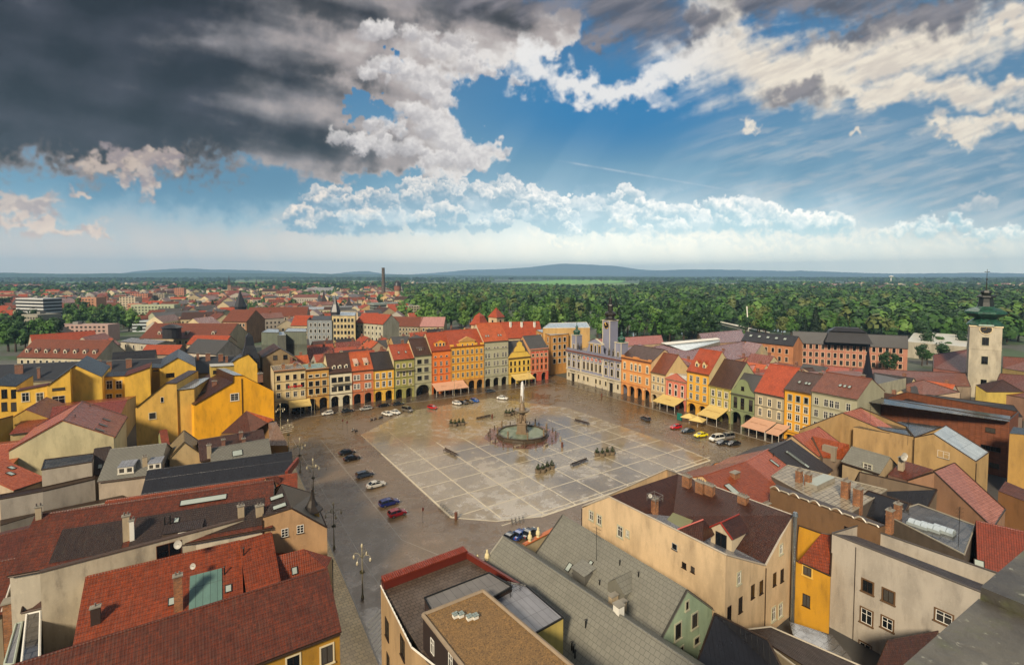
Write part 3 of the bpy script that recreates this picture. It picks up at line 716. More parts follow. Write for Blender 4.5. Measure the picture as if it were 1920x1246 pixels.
        ro.tube([(-.12, yr, E + ridge + t), (W + .12, yr, E + ridge + t)], .13, rm, 6)
    ro_ = ro.build('roof', r); b.roof = ro_
    gt = MB(); gt.tube([(0, -.45, E - .1), (W, -.45, E - .1)], .09, GUTTER, 6); gt.tube([(.12, -.18, E - .2), (.12, -.18, .2)], .06, GUTTER, 5); gt.build('gutter', r)
    for (fx, fy, h, w_, pots) in chims:
        z = E + (ridge * (1 - abs(fy - rr) / max(rr, 1 - rr)) if not flatroof else 0)
        chimney(ro_, W * fx, depth * fy, z - .8, z + h, w_, .6, None, 0, pots)
    b.slope = lambda x, y: (x, y, E + ridge * y / yr + .16)
    def sky(x, y, w=.8, h=1.2):
        t = np.array([1, 0, 0.]); s = np.array([0, yr, ridge]); s = s / np.linalg.norm(s); n = np.cross(t, s); return skylight(ro_, (x, y, E + ridge * y / yr + .16), t, s, n, w, h)
    b.sky = sky
    def dormer(x, y, w=1.5, h=1.5, ped=.8, wall='#c9bb95', kind='gable', rmat=None, nw=1):
        z = E + ridge * y / yr + .1; m = MB(); wmt = plaster(wall, .3); rt = rmat or rm; dep = (h + ped) / (ridge / yr); x0, x1 = x - w / 2, x + w / 2; dep1 = h / (ridge / yr)
        m.poly([(x0, y, z - .3), (x1, y, z - .3), (x1, y, z + h), (x0, y, z + h)], wmt); m.poly([(x0, y + dep1, z + h), (x0, y, z - .3), (x0, y, z + h)], wmt); m.poly([(x1, y, z - .3), (x1, y + dep1, z + h), (x1, y, z + h)], wmt)
        rr_ = MB()
        if kind == 'gable':
            m.poly([(x0, y, z + h), (x1, y, z + h), (x, y, z + h + ped)], wmt)
            rr_.poly([(x0 - .15, y - .15, z + h - .1), (x, y - .15, z + h + ped + .06), (x, y + dep, z + h + ped + .06), (x0 - .15, y + dep1, z + h - .1)][::-1], rt); rr_.poly([(x1 + .15, y - .15, z + h - .1), (x, y - .15, z + h + ped + .06), (x, y + dep, z + h + ped + .06), (x1 + .15, y + dep1, z + h - .1)], rt)
        else:
            rr_.poly([(x0 - .15, y - .2, z + h), (x1 + .15, y - .2, z + h), (x1 + .15, y + dep, z + h + ped), (x0 - .15, y + dep, z + h + ped)], rt)
        dm = m.build('dormer', ro_); rr_.build('dormer_roof', ro_)
        for q in range(nw): window(ro_, x + (q - (nw - 1) / 2) * (w / nw), y, z + .15, min(.9, w / nw * .7), h - .35, 'n', 0, False)
    b.dormer = dormer
    return b
def pil_pos(cols):
    c = list(cols); return [0.03] + [(a + b) / 2 for a, b in zip(c[:-1], c[1:])] + [.97]

RA, RB = np.array([-46.5, 62.4]), np.array([77.0, 56.0])
def r1(px):
    a = G(px, 700)[:2]; b = G(px, 900)[:2]; M = np.array([b - a, -(RB - RA)]).T; t = np.linalg.solve(M, RA - a); return RA + (RB - RA) * t[1]
def r2(px):
    a = G(px, 700)[:2]; b = G(px, 900)[:2]; t = (84.5 - a[0]) / (b[0] - a[0]); return a + (b - a) * t
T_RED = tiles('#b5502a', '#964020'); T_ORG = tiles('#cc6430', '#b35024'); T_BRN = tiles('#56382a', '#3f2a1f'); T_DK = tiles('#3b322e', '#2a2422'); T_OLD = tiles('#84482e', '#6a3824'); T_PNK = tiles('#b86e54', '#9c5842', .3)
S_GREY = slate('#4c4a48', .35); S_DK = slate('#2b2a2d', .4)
def hh(px, py, f=r1): return hgt(f(px), py)
x1_ = [515, 574, 617.5, 660.5, 700.5, 739, 777, 809.5, 845, 907.5, 953, 994.5, 1028]
P1 = [r1(x) for x in x1_]
e1 = [16.2, 15.7, 13.6, 13.6, 13.2, 16.6, 17.6, 19.0, 20.0, 21.2, 14.8, 15.4]
H1 = row_house('arcaded_house', 'cream hotel house with red lettered sign at the left end of the row', P1[0], P1[1], e1[0], '#cbb583', seam_metal('#8d8478', .7, .2), floors=3, cols=(.14, .42, .66, .9), ww=1.25, wh=1.9, style=['wLh', 'sL', 'bL'], az=4.9, arches=2, aw=4.4, flatroof=True, side='#bfae8a', chims=((.35, .4, 1.6, 1.2, 2), (.75, .6, 1.2, 1.0, 2)))
H2 = row_house('arcaded_house', 'mustard house with pale framed square windows and a metal attic', P1[1], P1[2], e1[1], '#bd8f45', seam_metal('#7f9a90', .6, .25), floors=3, cols=(.22, .5, .8), ww=1.5, wh=[2.1, 1.9, 1.0], style=['dL', 'dL', 'nL'], az=5.2, flatroof=True, cornice='#6d4a30', side='#b79a5c', chims=((.3, .5, 1.2, .9, 2),))
H3 = row_house('arcaded_house', 'white house with brown roof and three small dormers and a balcony', P1[2], P1[3], e1[2], '#d2c8aa', T_BRN, ridge=6.5, floors=2, cols=(.22, .5, .8), ww=1.9, wh=[1.8, 1.9], style=['d', 'd'], az=5.0, side='#c9b58c', cornice='#5d4a38', bands=False)
for f in (.25, .5, .78): H3.dormer(H3.W * f, 1.2, 1.3, 1.3, .5, '#d8cfb4')
H4 = row_house('arcaded_house', 'terracotta pink house with paired white windows and two light roof hatches', P1[3], P1[4], e1[3], '#c07048', T_ORG, ridge=6.2, floors=2, cols=(.14, .3, .66, .82), ww=.95, wh=1.9, style='wW', az=5.0, side='#b99a70', cornice='#8a5638')
for f in (.25, .72): H4.dormer(H4.W * f, 1.6, 1.7, 1.2, 1.5, '#c9b48c', 'shed', seam_metal('#c9a58f', .5, .15))
H5 = row_house('arcaded_house', 'bright yellow house with white panels and dark slate roof', P1[4], P1[5], e1[4], '#dfae3e', T_DK, ridge=6.0, floors=2, cols=(.2, .5, .8), ww=1.2, wh=2.2, style='wW', az=4.9, side='#cbb98f', cornice='#6a5236', pil='#dca53a')
H6 = row_house('arcaded_house', 'olive green house with red tiled roof and small balcony', P1[5], P1[6], e1[5], '#94904f', T_RED, ridge=5.2, floors=3, cols=(.2, .5, .8), ww=1.15, wh=[1.9, 2.0, 1.5], style='wL', az=4.9, side='#bfae84', cornice='#6c6a3c')
for f in (.35, .7): H6.sky(H6.W * f, 3.0)
H7 = row_house('arcaded_house', 'pale sage house with one very wide arch and dark square windows', P1[6], P1[7], e1[6], '#a39f7e', T_BRN, ridge=6.2, floors=3, cols=(.3, .7), ww=2.0, wh=1.9, style='dG', az=5.6, arches=1, aw=6.2, side='#c3b088', cornice='#7c7a60')
H7.dormer(H7.W * .45, 1.8, 3.2, 1.0, .5, '#5a4638', 'shed')
H8 = row_house('arcaded_house', 'vivid orange house with red roof and wide pedimented dormer', P1[7], P1[8], e1[7], '#d4722c', T_RED, ridge=7.0, floors=4, cols=(.2, .5, .8), ww=1.05, wh=[2.1, 2.0, 1.9, .7], style=['wO', 'wO', 'wO', 'n'], az=4.8, side='#b3a07c', cornice='#b5502a')
H8.dormer(H8.W * .52, 1.4, 5.0, 1.7, 1.2, '#d6922c', 'gable', None, 3)
H9 = row_house('arcaded_house', 'broad golden yellow building with seven window bays and central gable', P1[8], P1[9], e1[8], '#dba53a', T_RED, depth=15, ridge=6.4, floors=4, cols=[.08 + k * .14 for k in range(7)], ww=1.1, wh=2.0, style=['wY', 'wY', 'wY', 'wY'], az=5.0, arches=4, aw=3.8, side='#a8744c', cornice='#b9782c', pil='#c98a34', base='#b98a4a')
H10 = row_house('arcaded_house', 'tall grey green building with orange roof and grouped white windows', P1[9], P1[10], e1[9], '#a3a085', T_ORG, depth=16, ridge=7.6, floors=4, cols=(.09, .21, .43, .56, .78, .9), ww=1.05, wh=[2.2, 2.2, 2.2, .6], style=['wG', 'wG', 'wG', 'n'], az=4.9, arches=3, aw=3.0, side='#b3a68a', cornice='#77755c')
for f in (.17, .27, .68, .78): H10.sky(H10.W * f, 2.2)
H11 = row_house('arcaded_house', 'lemon yellow house with curved baroque gable and yellow awning', P1[10], P1[11], e1[10] - 2.4, '#d3b04a', S_GREY, ridge=7, floors=2, cols=(.12, .3, .5, .7, .9), ww=1.0, wh=1.9, style='d', az=4.8, arches=2, aw=3.2, side='#c2ac70', cornice='#9a7c34')
H12 = row_house('arcaded_house', 'coral red house with pale pilasters on the corner beside the crossing', P1[11], P1[12], e1[11], '#b9543c', S_GREY, ridge=6.0, floors=3, cols=(.14, .38, .62, .86), ww=1.1, wh=[2.0, 2.0, 1.2], style=['dO', 'dO', 'dL'], az=4.8, side='#b98a60', cornice='#c9a27c', pil='#c98a6c')
# gables on the front walls
def gable_poly(b, pts, mat, t=.5, name='gable', y=-.02, trim=None):
    m = MB(); W = b.W; P = [(p[0] * W, p[1]) for p in pts]
    m.poly([(p[0], y, p[1]) for p in P], mat); m.poly([(p[0], y + t, p[1]) for p in P][::-1], mat)
    for i in range(len(P)):
        a, c = P[i], P[(i + 1) % len(P)]; m.poly([(a[0], y, a[1]), (a[0], y + t, a[1]), (c[0], y + t, c[1]), (c[0], y, c[1])], trim or mat)
    return m.build(name, b.root)
E_ = H9.E
gable_poly(H9, [(.2, E_ - .4), (.8, E_ - .4), (.8, E_ + 1.2), (.72, E_ + 1.2), (.72, E_ + 2.0), (.28, E_ + 2.0), (.28, E_ + 1.2), (.2, E_ + 1.2)], plaster('#dba53a', .35), .8)
gable_poly(H9, [(.26, E_ + 2.0), (.74, E_ + 2.0), (.74, E_ + 2.4), (.5, E_ + 4.2), (.26, E_ + 2.4)], plaster('#b98c50', .4), 1.4, 'pediment', -.3)
for f in (.35, .5, .65): window(H9.root, H9.W * f, -.03, E_ - .1, .6, 1.1, 'n')
gable_poly(H9, [(0, E_ - .4), (.1, E_ - .4), (.1, E_ + .9), (0, E_ + .9)], plaster('#dba53a', .35), .8); gable_poly(H9, [(.9, E_ - .4), (1, E_ - .4), (1, E_ + .9), (.9, E_ + .9)], plaster('#dba53a', .35), .8)
E_ = H11.E; cur = [(0, E_), (0, E_ + .5), (.06, E_ + 1.0), (.10, E_ + 1.8), (.17, E_ + 2.6), (.24, E_ + 2.9), (.27, E_ + 4.2), (.33, E_ + 5.2), (.38, E_ + 5.6), (.39, E_ + 7.0), (.5, E_ + 7.9)]
gable_poly(H11, [(p[0], p[1]) for p in cur[1:]] + [(1 - p[0], p[1]) for p in cur[::-1][1:-1]] + [(1, E_ - .2), (0, E_ - .2)], plaster('#d3b04a', .35), .6, 'gable', -.05, plaster('#8a6c30', .4))
m = MB()
for z in (E_ + .1, E_ + 2.7): m.box(H11.W * .02, H11.W * .98, -.2, -.04, z, z + .2, plaster('#9a7c34', .4), True) if z < E_ + 1 else m.box(H11.W * .22, H11.W * .78, -.2, -.04, z, z + .2, plaster('#9a7c34', .4), True)
m.build('cornice', H11.root)
gable_poly(H12, [(0, H12.E - .1), (1, H12.E - .1), (1, H12.E + .5), (0, H12.E + .5)], plaster('#c07a5c', .4), .4, 'parapet')
gable_poly(H5, [(.0, H5.E - .1), (1, H5.E - .1), (1, H5.E + .12), (0, H5.E + .12)], plaster('#6a5236', .4), .3, 'parapet')
# balconies, signs
def balcony(b, x0, x1, z, out=1.0):
    m = MB(); m.box(x0, x1, -out, 0, z - .15, z, plaster('#8a8068', .4), True)
    m.box(x0, x1, -out, -out + .05, z + .9, z + .97, IRON, True); n = int((x1 - x0) / .25)
    for k in range(n + 1): x = x0 + (x1 - x0) * k / n; m.box(x - .02, x + .02, -out + .01, -out + .04, z, z + .9, IRON)
    m.build('balcony', b.root)
balcony(H3, H3.W * .1, H3.W * .92, 9.1); balcony(H6, H6.W * .1, H6.W * .95, 11.9)
def scrawl(parent, x0, x1, z, h, y, mat, n=7, t=.09):
    """a line of joined sign lettering too small to read: loops and stems"""
    m = MB(); rnd = random.Random(int(x0 * 10)); w = (x1 - x0) / n
    for k in range(n):
        x = x0 + w * k; c = x + w * .45; r = w * .3
        m.tube([(c + r * math.cos(a), y, z + h * .35 + h * .3 * math.sin(a)) for a in np.linspace(0, 5.2 + rnd.random(), 9)], t, mat, 5)
        if rnd.random() > .4: m.tube([(x + w * .1, y, z), (x + w * .1, y, z + h)], t, mat, 5)
    m.build('sign', parent)
REDS = flat('#c8141a', .4); scrawl(H1.root, H1.W * .44, H1.W * .9, 9.6, .9, -.25, REDS, 7, .11)

# ---- right hand row with the town hall
x2_ = [1062.5, 1164.5, 1220, 1247.5, 1287, 1328, 1369.5, 1413.7, 1468.7, 1518.7, 1604]
P2 = [r2(x) for x in x2_]
R1 = row_house('arcaded_house', 'apricot orange palace with stucco pediments and pointed arcade beside the town hall', P2[1], P2[2], 16.2, '#c98a4c', T_BRN, depth=16, ridge=4.6, floors=2, cols=(.12, .36, .5, .64, .88), ww=1.15, wh=2.5, style=['wLh', 'wLp'], az=5.4, arches=4, aw=3.0, side='#c9ab80', cornice='#a8663a')
gable_poly(R1, [(0, 16.1), (1, 16.1), (1, 17.3), (.9, 17.3), (.9, 16.8), (.6, 16.8), (.6, 17.4), (.4, 17.4), (.4, 16.8), (.1, 16.8), (.1, 17.3), (0, 17.3)], plaster('#b97a42', .4), .5, 'parapet')
R2h = row_house('arcaded_house', 'narrow cream house with stuccoed lower front and brown red roof', P2[2], P2[3], 12.6, '#b9a078', T_OLD, depth=15, ridge=7.0, floors=2, cols=(.2, .5, .8), ww=1.0, wh=2.0, style=['wLh', 'wLh'], az=4.4, arches=2, aw=2.4, side='#c9ad7a', cornice='#8a7454')
R3 = row_house('arcaded_house', 'small salmon pink house with white framed windows and triangular pediment', P2[3], P2[4], 11.2, '#bd6650', seam_metal('#b9b5ab', .7, .15), depth=15, ridge=1.5, rr=.2, floors=2, cols=(.22, .5, .8), ww=1.0, wh=[2.0, 1.3], style=['dWh', 'dW'], az=4.4, arches=2, aw=2.8, side='#c9ad7a', cornice='#b98a70', pil='#c08068')
gable_poly(R3, [(-.02, 11.1), (1.02, 11.1), (1.02, 11.4), (.5, 14.0), (-.02, 11.4)], plaster('#b06450', .35), .6, 'pediment', -.3, plaster('#7a3a2c', .4))
R4 = row_house('arcaded_house', 'tall narrow yellow house with steep red roof and two gabled dormers', P2[4], P2[5], 15.8, '#d39c34', T_RED, depth=15, ridge=7.6, floors=3, cols=(.2, .5, .82), ww=1.15, wh=2.1, style=['wG', 'wG', 'wG'], az=4.6, arches=2, aw=3.2, side='#c6b487', cornice='#8a5c24', bands=False)
for f in (.33, .66): R4.dormer(R4.W * f, 1.6, 1.5, 1.5, 1.0, '#c9b07c')
R5 = row_house('arcaded_house', 'olive and yellow house with white stucco frames and big dark brown roof', P2[5], P2[6], 12.2, '#8f8c4a', T_BRN, depth=18, ridge=8.4, floors=2, cols=(.2, .5, .8), ww=1.2, wh=2.0, style=['wLh', 'wLh'], az=4.4, arches=2, aw=3, side='#a8a880', cornice='#a8964c', pil='#c9ae58')
R6 = row_house('arcaded_house', 'moss green house with rounded gable and two broad arches', P2[6], P2[7], 11.0, '#77815a', S_GREY, depth=15, ridge=6.0, floors=2, cols=(.2, .5, .85), ww=1.3, wh=1.8, style='d', az=5.6, arches=2, aw=3.5, side='#8d9070', cornice='#646c4c', bands=False)
cur = [(0, 11.0), (.02, 12.2), (.1, 12.6), (.18, 13.2), (.24, 14.4), (.3, 15.6), (.4, 16.2), (.5, 16.4)]
gable_poly(R6, cur + [(1 - a, z) for a, z in cur[::-1][1:]], plaster('#77815a', .35), .6, 'gable', -.04, plaster('#4d523c', .4)); window(R6.root, R6.W * .5, -.05, 12.6, 1.1, 1.4, 'd')
R7 = row_house('arcaded_house', 'grey beige house with large bright red roof and pink cafe awning', P2[7], P2[8], 13.2, '#9a9077', tiles('#bf542c', '#a04426'), depth=18, ridge=8.2, floors=2, cols=(.2, .52, .84), ww=1.15, wh=2.3, style=['wLp', 'wLh'], az=4.6, arches=3, aw=2.6, side='#a8a27c', cornice='#5d5444')
R8 = row_house('arcaded_house', 'golden yellow house with green shutters above a white attic of windows', P2[8], P2[9], 16.0, '#cf9526', T_BRN, depth=16, ridge=4.6, floors=4, cols=(.22, .52, .82), ww=1.2, wh=1.9, style=['wL', 'wLh', 'wLh', 'gG'], az=2.6, arches=2, aw=2.6, side='#a8985c', cornice='#8a6420', bands=False)
for f in (.35, .6, .72): R8.sky(R8.W * f, 3.4)
R9 = row_house('arcaded_house', 'wide pale grey green corner building with hipped brown roof', P2[9], P2[10], 16.9, '#a09b80', T_OLD, depth=18, ridge=4.6, floors=3, cols=(.12, .34, .46, .58, .82), ww=1.15, wh=2.1, style=['wG', 'wG', 'wG'], az=4.6, arches=3, aw=3, side='#9a967c', cornice='#8a8468')
for f in (.5, .6, .7): R9.sky(R9.W * f, 4)
for b in (H3, H6, H8, H9, H10, R2h, R4, R5, R7, R8, R9): chimney(b.roof, b.W * .75, b.D * .62, b.E + 1.5, b.E + 7.0 if b not in (R8, R9) else b.E + 5, 1.1, .6, CHP if b in (H3, R5) else CHR)

# ------------------------------------------------------------------ town hall
def town_hall():
    A, B = P2[0], P2[1]; d = B - A; W = float(np.linalg.norm(d)); rz = math.atan2(d[1], d[0])
    b = Bld('town_hall', 'blue grey baroque town hall with three towers and green copper domes', 'town hall', (A[0], A[1], 0), rz); r = b.root
    wm, cm, lm = plaster('#7e7f90', .35), plaster('#bcb29a', .3), plaster('#b5ab94', .4); E = 14.4; D = 22
    m = MB(); m.poly([(0, 0, 5.6), (W, 0, 5.6), (W, 0, E), (0, 0, E)], wm); m.poly([(0, 0, 0), (W, 0, 0), (W, 0, 5.6), (0, 0, 5.6)], lm)
    m.poly([(0, D, 0), (0, 0, 0), (0, 0, E), (0, D, E)], wm); m.poly([(W, 0, 0), (W, D, 0), (W, D, E), (W, 0, E)], wm); m.poly([(W, D, 0), (0, D, 0), (0, D, E), (W, D, E)], wm); m.build('wall', r)
    lx = lambda px: W - (r2(px)[1] - B[1]) if False else float(np.dot(r2(px) - A, d / W))
    c = MB(); c.box(-.1, W + .1, -.5, 0, 5.4, 5.75, cm, True); c.box(-.1, W + .1, -.6, 0, E - .5, E, plaster('#7c7a82', .3), True); c.build('cornice', r)
    c = MB(); c.box(-.2, W + .2, -.8, .6, E, E + .5, T_OLD, True); c.build('eaves_roof', r)
    bl = MB(); bl.box(0, W, -.1, .25, E + .5, E + .7, wm, True); bl.box(0, W, -.14, .3, E + 1.45, E + 1.62, wm, True)
    n = int(W / .62)
    for k in range(n): x = W * (k + .5) / n; bl.box(x - .17, x + .17, .0, .2, E + .7, E + 1.45, wm)
    bl.build('balustrade', r)
    ro = MB(); ro.poly([(.3, .6, E + .45), (W - .3, .6, E + .45), (W - .3, D, E + .45), (.3, D, E + .45)], seam_metal('#8d8a82', .7, .25)); ro.build('roof', r)
    s1, s2 = lx(1089.8), lx(1130.4)
    pl = MB()
    for x in (.35, s1 - .3, s2 + .1, W - .35): pl.box(x - .35, x + .35, -.18, 0, 5.75, E - .5, cm, True)
    for k in range(6): x = s1 + .6 + (s2 - s1 - 1.0) * k / 5; pl.box(x - .18, x + .18, -.25, 0, 6.6, 12.0, cm, True)
    for (a, z) in ((0, s1), (s2, W)):
        for k in (1, 2): x = a + (z - a) * k / 3; pl.box(x - .18, x + .18, -.22, 0, 6.4, E - .6, cm, True)
    pl.build('pilasters', r)
    for k in range(5):
        x = s1 + .6 + (s2 - s1 - 1.0) * (k + .5) / 5; window(r, x, 0, 7.2, 1.3, 3.6, 'dL'); 
        md = MB(); md.poly([(x + .85 * math.cos(t), -.12, 12.6 + .85 * math.sin(t)) for t in np.linspace(0, 2 * math.pi, 16)[:-1]], plaster('#a8645c', .3)); md.tube([(x + .85 * math.cos(t), -.14, 12.6 + .85 * math.sin(t)) for t in np.linspace(0, 2 * math.pi, 17)], .1, cm, 4); md.build('medallion', r)
        if k != 2: window(r, x, 0, 1.8, 1.1, 2.1, 'dL')
    for (a, z) in ((0, s1), (s2, W)):
        for k in range(3):
            x = a + (z - a) * (k + .5) / 3; window(r, x, 0, 7.0, 1.3, 3.0, 'dL'); window(r, x, 0, 11.4, 1.2, 1.5, 'dL')
            if k != 1: window(r, x, 0, 1.8, 1.1, 2.1, 'dL')
        x = (a + z) / 2; dm = MB(); hw = 1.3
        dm.box(x - hw - .4, x - hw, -.7, 0, 0, 4.2, cm); dm.box(x + hw, x + hw + .4, -.7, 0, 0, 4.2, cm); dm.box(x - hw - .6, x + hw + .6, -1.1, 0, 4.2, 4.7, cm, True); dm.box(x - hw, x + hw, -.05, .0, 0, 4.2, DARK)
        o = dm.build('portal', r); bl_ = MB(); bl_.box(x - hw - .6, x + hw + .6, -1.1, -1.02, 5.4, 5.5, IRON, True)
        for j in range(12): xx = x - hw - .5 + j * .33; bl_.box(xx, xx + .05, -1.09, -1.04, 4.7, 5.4, IRON)
        bl_.build('balcony', o)
    for x in (s1 * .28, s1 * 1.02, s2 * .93, s2 + (W - s2) * .4):     # long bronze gargoyles under the eaves
        g = MB(); g.tube([(x, 0, E - 1.3), (x + .6, -1.6, E - .9), (x + 1.1, -2.6, E - 1.0), (x + 1.5, -3.0, E - .8)], [.12, .16, .13, .05], IRON, 6); g.build('gargoyle', r)
    cu = copper()
    def tower(cx, cy, w, z0, z1, name, prof, cap, nwin=True, gold=True):
        t = MB(); t.box(cx - w / 2, cx + w / 2, cy - w / 2, cy + w / 2, z0, z1, wm); t.box(cx - w / 2 - .25, cx + w / 2 + .25, cy - w / 2 - .25, cy + w / 2 + .25, z1, z1 + .35, cm, True)
        for (u, v) in ((-1, -1), (1, -1)): t.box(cx + u * (w / 2 - .2) - .2, cx + u * (w / 2 - .2) + .2, cy - w / 2 - .1, cy - w / 2, z0, z1, cm)
        o = t.build(name, r); dmb = MB(); dmb.lathe([(p, z1 + .35 + q) for p, q in prof], cu if cap else flat('#1f1c18', .4), (cx, cy), sq=8); dmb.build('dome', o, (0, 0, 0)); return o
    for px, w in ((1074.5, 3.6), (1163, 4.0)):
        x = min(max(lx(px), 2), W - 2.2); zt = onplane(px, 627 if px < 1100 else 642, (86.5, 0, 0), np.array([1., 0, 0]))[2]; H_ = zt
        o = tower(x, 2.2, w, E, H_, 'corner_tower', [(2.1, 0), (1.5, .25), (1.3, .5), (1.6, .9), (1.75, 1.4), (1.45, 1.95), (.7, 2.4), (.45, 2.8), (.5, 3.3), (.75, 3.6), (.55, 4.0), (.2, 4.4), (.1, 5.4), (.22, 5.6), (.04, 5.9), (.02, 6.8)], True)
        window(o, x, 2.2 - w / 2, E + 1.4, .9, 2.2, 'dL', 0, False)
    cx = lx(1113); pd = MB(); hw = 4.6; zb = E + .4; zp = 22.2
    pd.box(cx - hw, cx + hw, 1.0, 1.8, zb, zp - 2.4, wm); pd.box(cx - hw - .3, cx + hw + .3, .7, 1.9, zp - 2.4, zp - 2.0, cm, True)
    pd.poly([(cx - hw - .3, .8, zp - 2.0), (cx + hw + .3, .8, zp - 2.0), (cx, .8, zp)], wm); pd.poly([(cx + hw + .3, 1.8, zp - 2.0), (cx - hw - .3, 1.8, zp - 2.0), (cx, 1.8, zp)], wm)
    for sx in (-1, 1): pd.poly([(cx + sx * (hw + .3), .6, zp - 2.0), (cx, .6, zp + .12), (cx, 2, zp + .12), (cx + sx * (hw + .3), 2, zp - 2.0)][::sx], cm); pd.poly([(cx + sx * hw, 1.0, zb), (cx + sx * (hw + 2.6), 1.0, zb), (cx + sx * (hw + 1.2), 1.0, zb + 1.4), (cx + sx * hw, 1.0, zb + 4.2)][::sx], wm)
    o = pd.build('gable', r)
    for k in (-1, 0, 1): window(o, cx + k * 2.7, 1.0, zb + .9, 1.2, 3.4, 'dLh' if k == 0 else 'dYh', 0, False)
    tx = lx(1119.5); tz = onplane(1120, 598, (92.5, 0, 0), np.array([1., 0, 0]))[2]
    o = tower(tx, 8, 5.0, E, tz, 'clock_tower', [(2.9, 0), (2.5, .4), (2.0, .8), (1.9, 1.6), (2.4, 2.0), (2.7, 2.7), (2.2, 3.4), (1.4, 4.0), (1.15, 4.3), (1.15, 6.2), (1.5, 6.6), (1.35, 7.1), (.85, 7.6), (.7, 7.8), (.7, 9.0), (.95, 9.3), (.6, 9.9), (.22, 10.6), (.12, 12.4), (.3, 12.7), (.05, 13.1), (.03, 14.4)], False)
    for face in (0, 1):
        ck = MB(); R0 = 1.55
        P = lambda a, rr, off: ((tx + rr * math.cos(a), 8 - 2.5 - off, tz - 2.2 + rr * math.sin(a)) if face == 0 else (tx - 2.5 - off, 8 + rr * math.cos(a), tz - 2.2 + rr * math.sin(a)))
        ang = np.linspace(0, 2 * math.pi, 25)[:-1]; pts = [P(a, R0, .06) for a in ang]; ck.poly(pts if face == 0 else pts[::-1], DARK)
        ck.tube([P(a, R0, .08) for a in np.linspace(0, 2 * math.pi, 25)], .09, GOLD, 5)
        for k in range(12): a = k * math.pi / 6; ck.tube([P(a, R0 * .76, .1), P(a, R0 * .92, .1)], .06, GOLD, 4)
        ck.tube([P(0, 0, .13), P(2.2, R0 * .8, .13)], .06, GOLD, 4); ck.tube([P(0, 0, .13), P(.9, R0 * .55, .13)], .08, GOLD, 4)
        ck.build('clock_face', o)
    for x in (lx(1083), lx(1089), lx(1141), lx(1149)):
        s = MB(); s.lathe([(.5, 0), (.5, .8), (.3, .9), (.42, 1.4), (.5, 2.0), (.34, 2.5), (.16, 2.7), (.24, 3.0), (.1, 3.3)], flat('#3c352b', .5), (x, .1), n=7); s2_ = s.build('statue', r, (0, 0, E + 1.6))
town_hall()

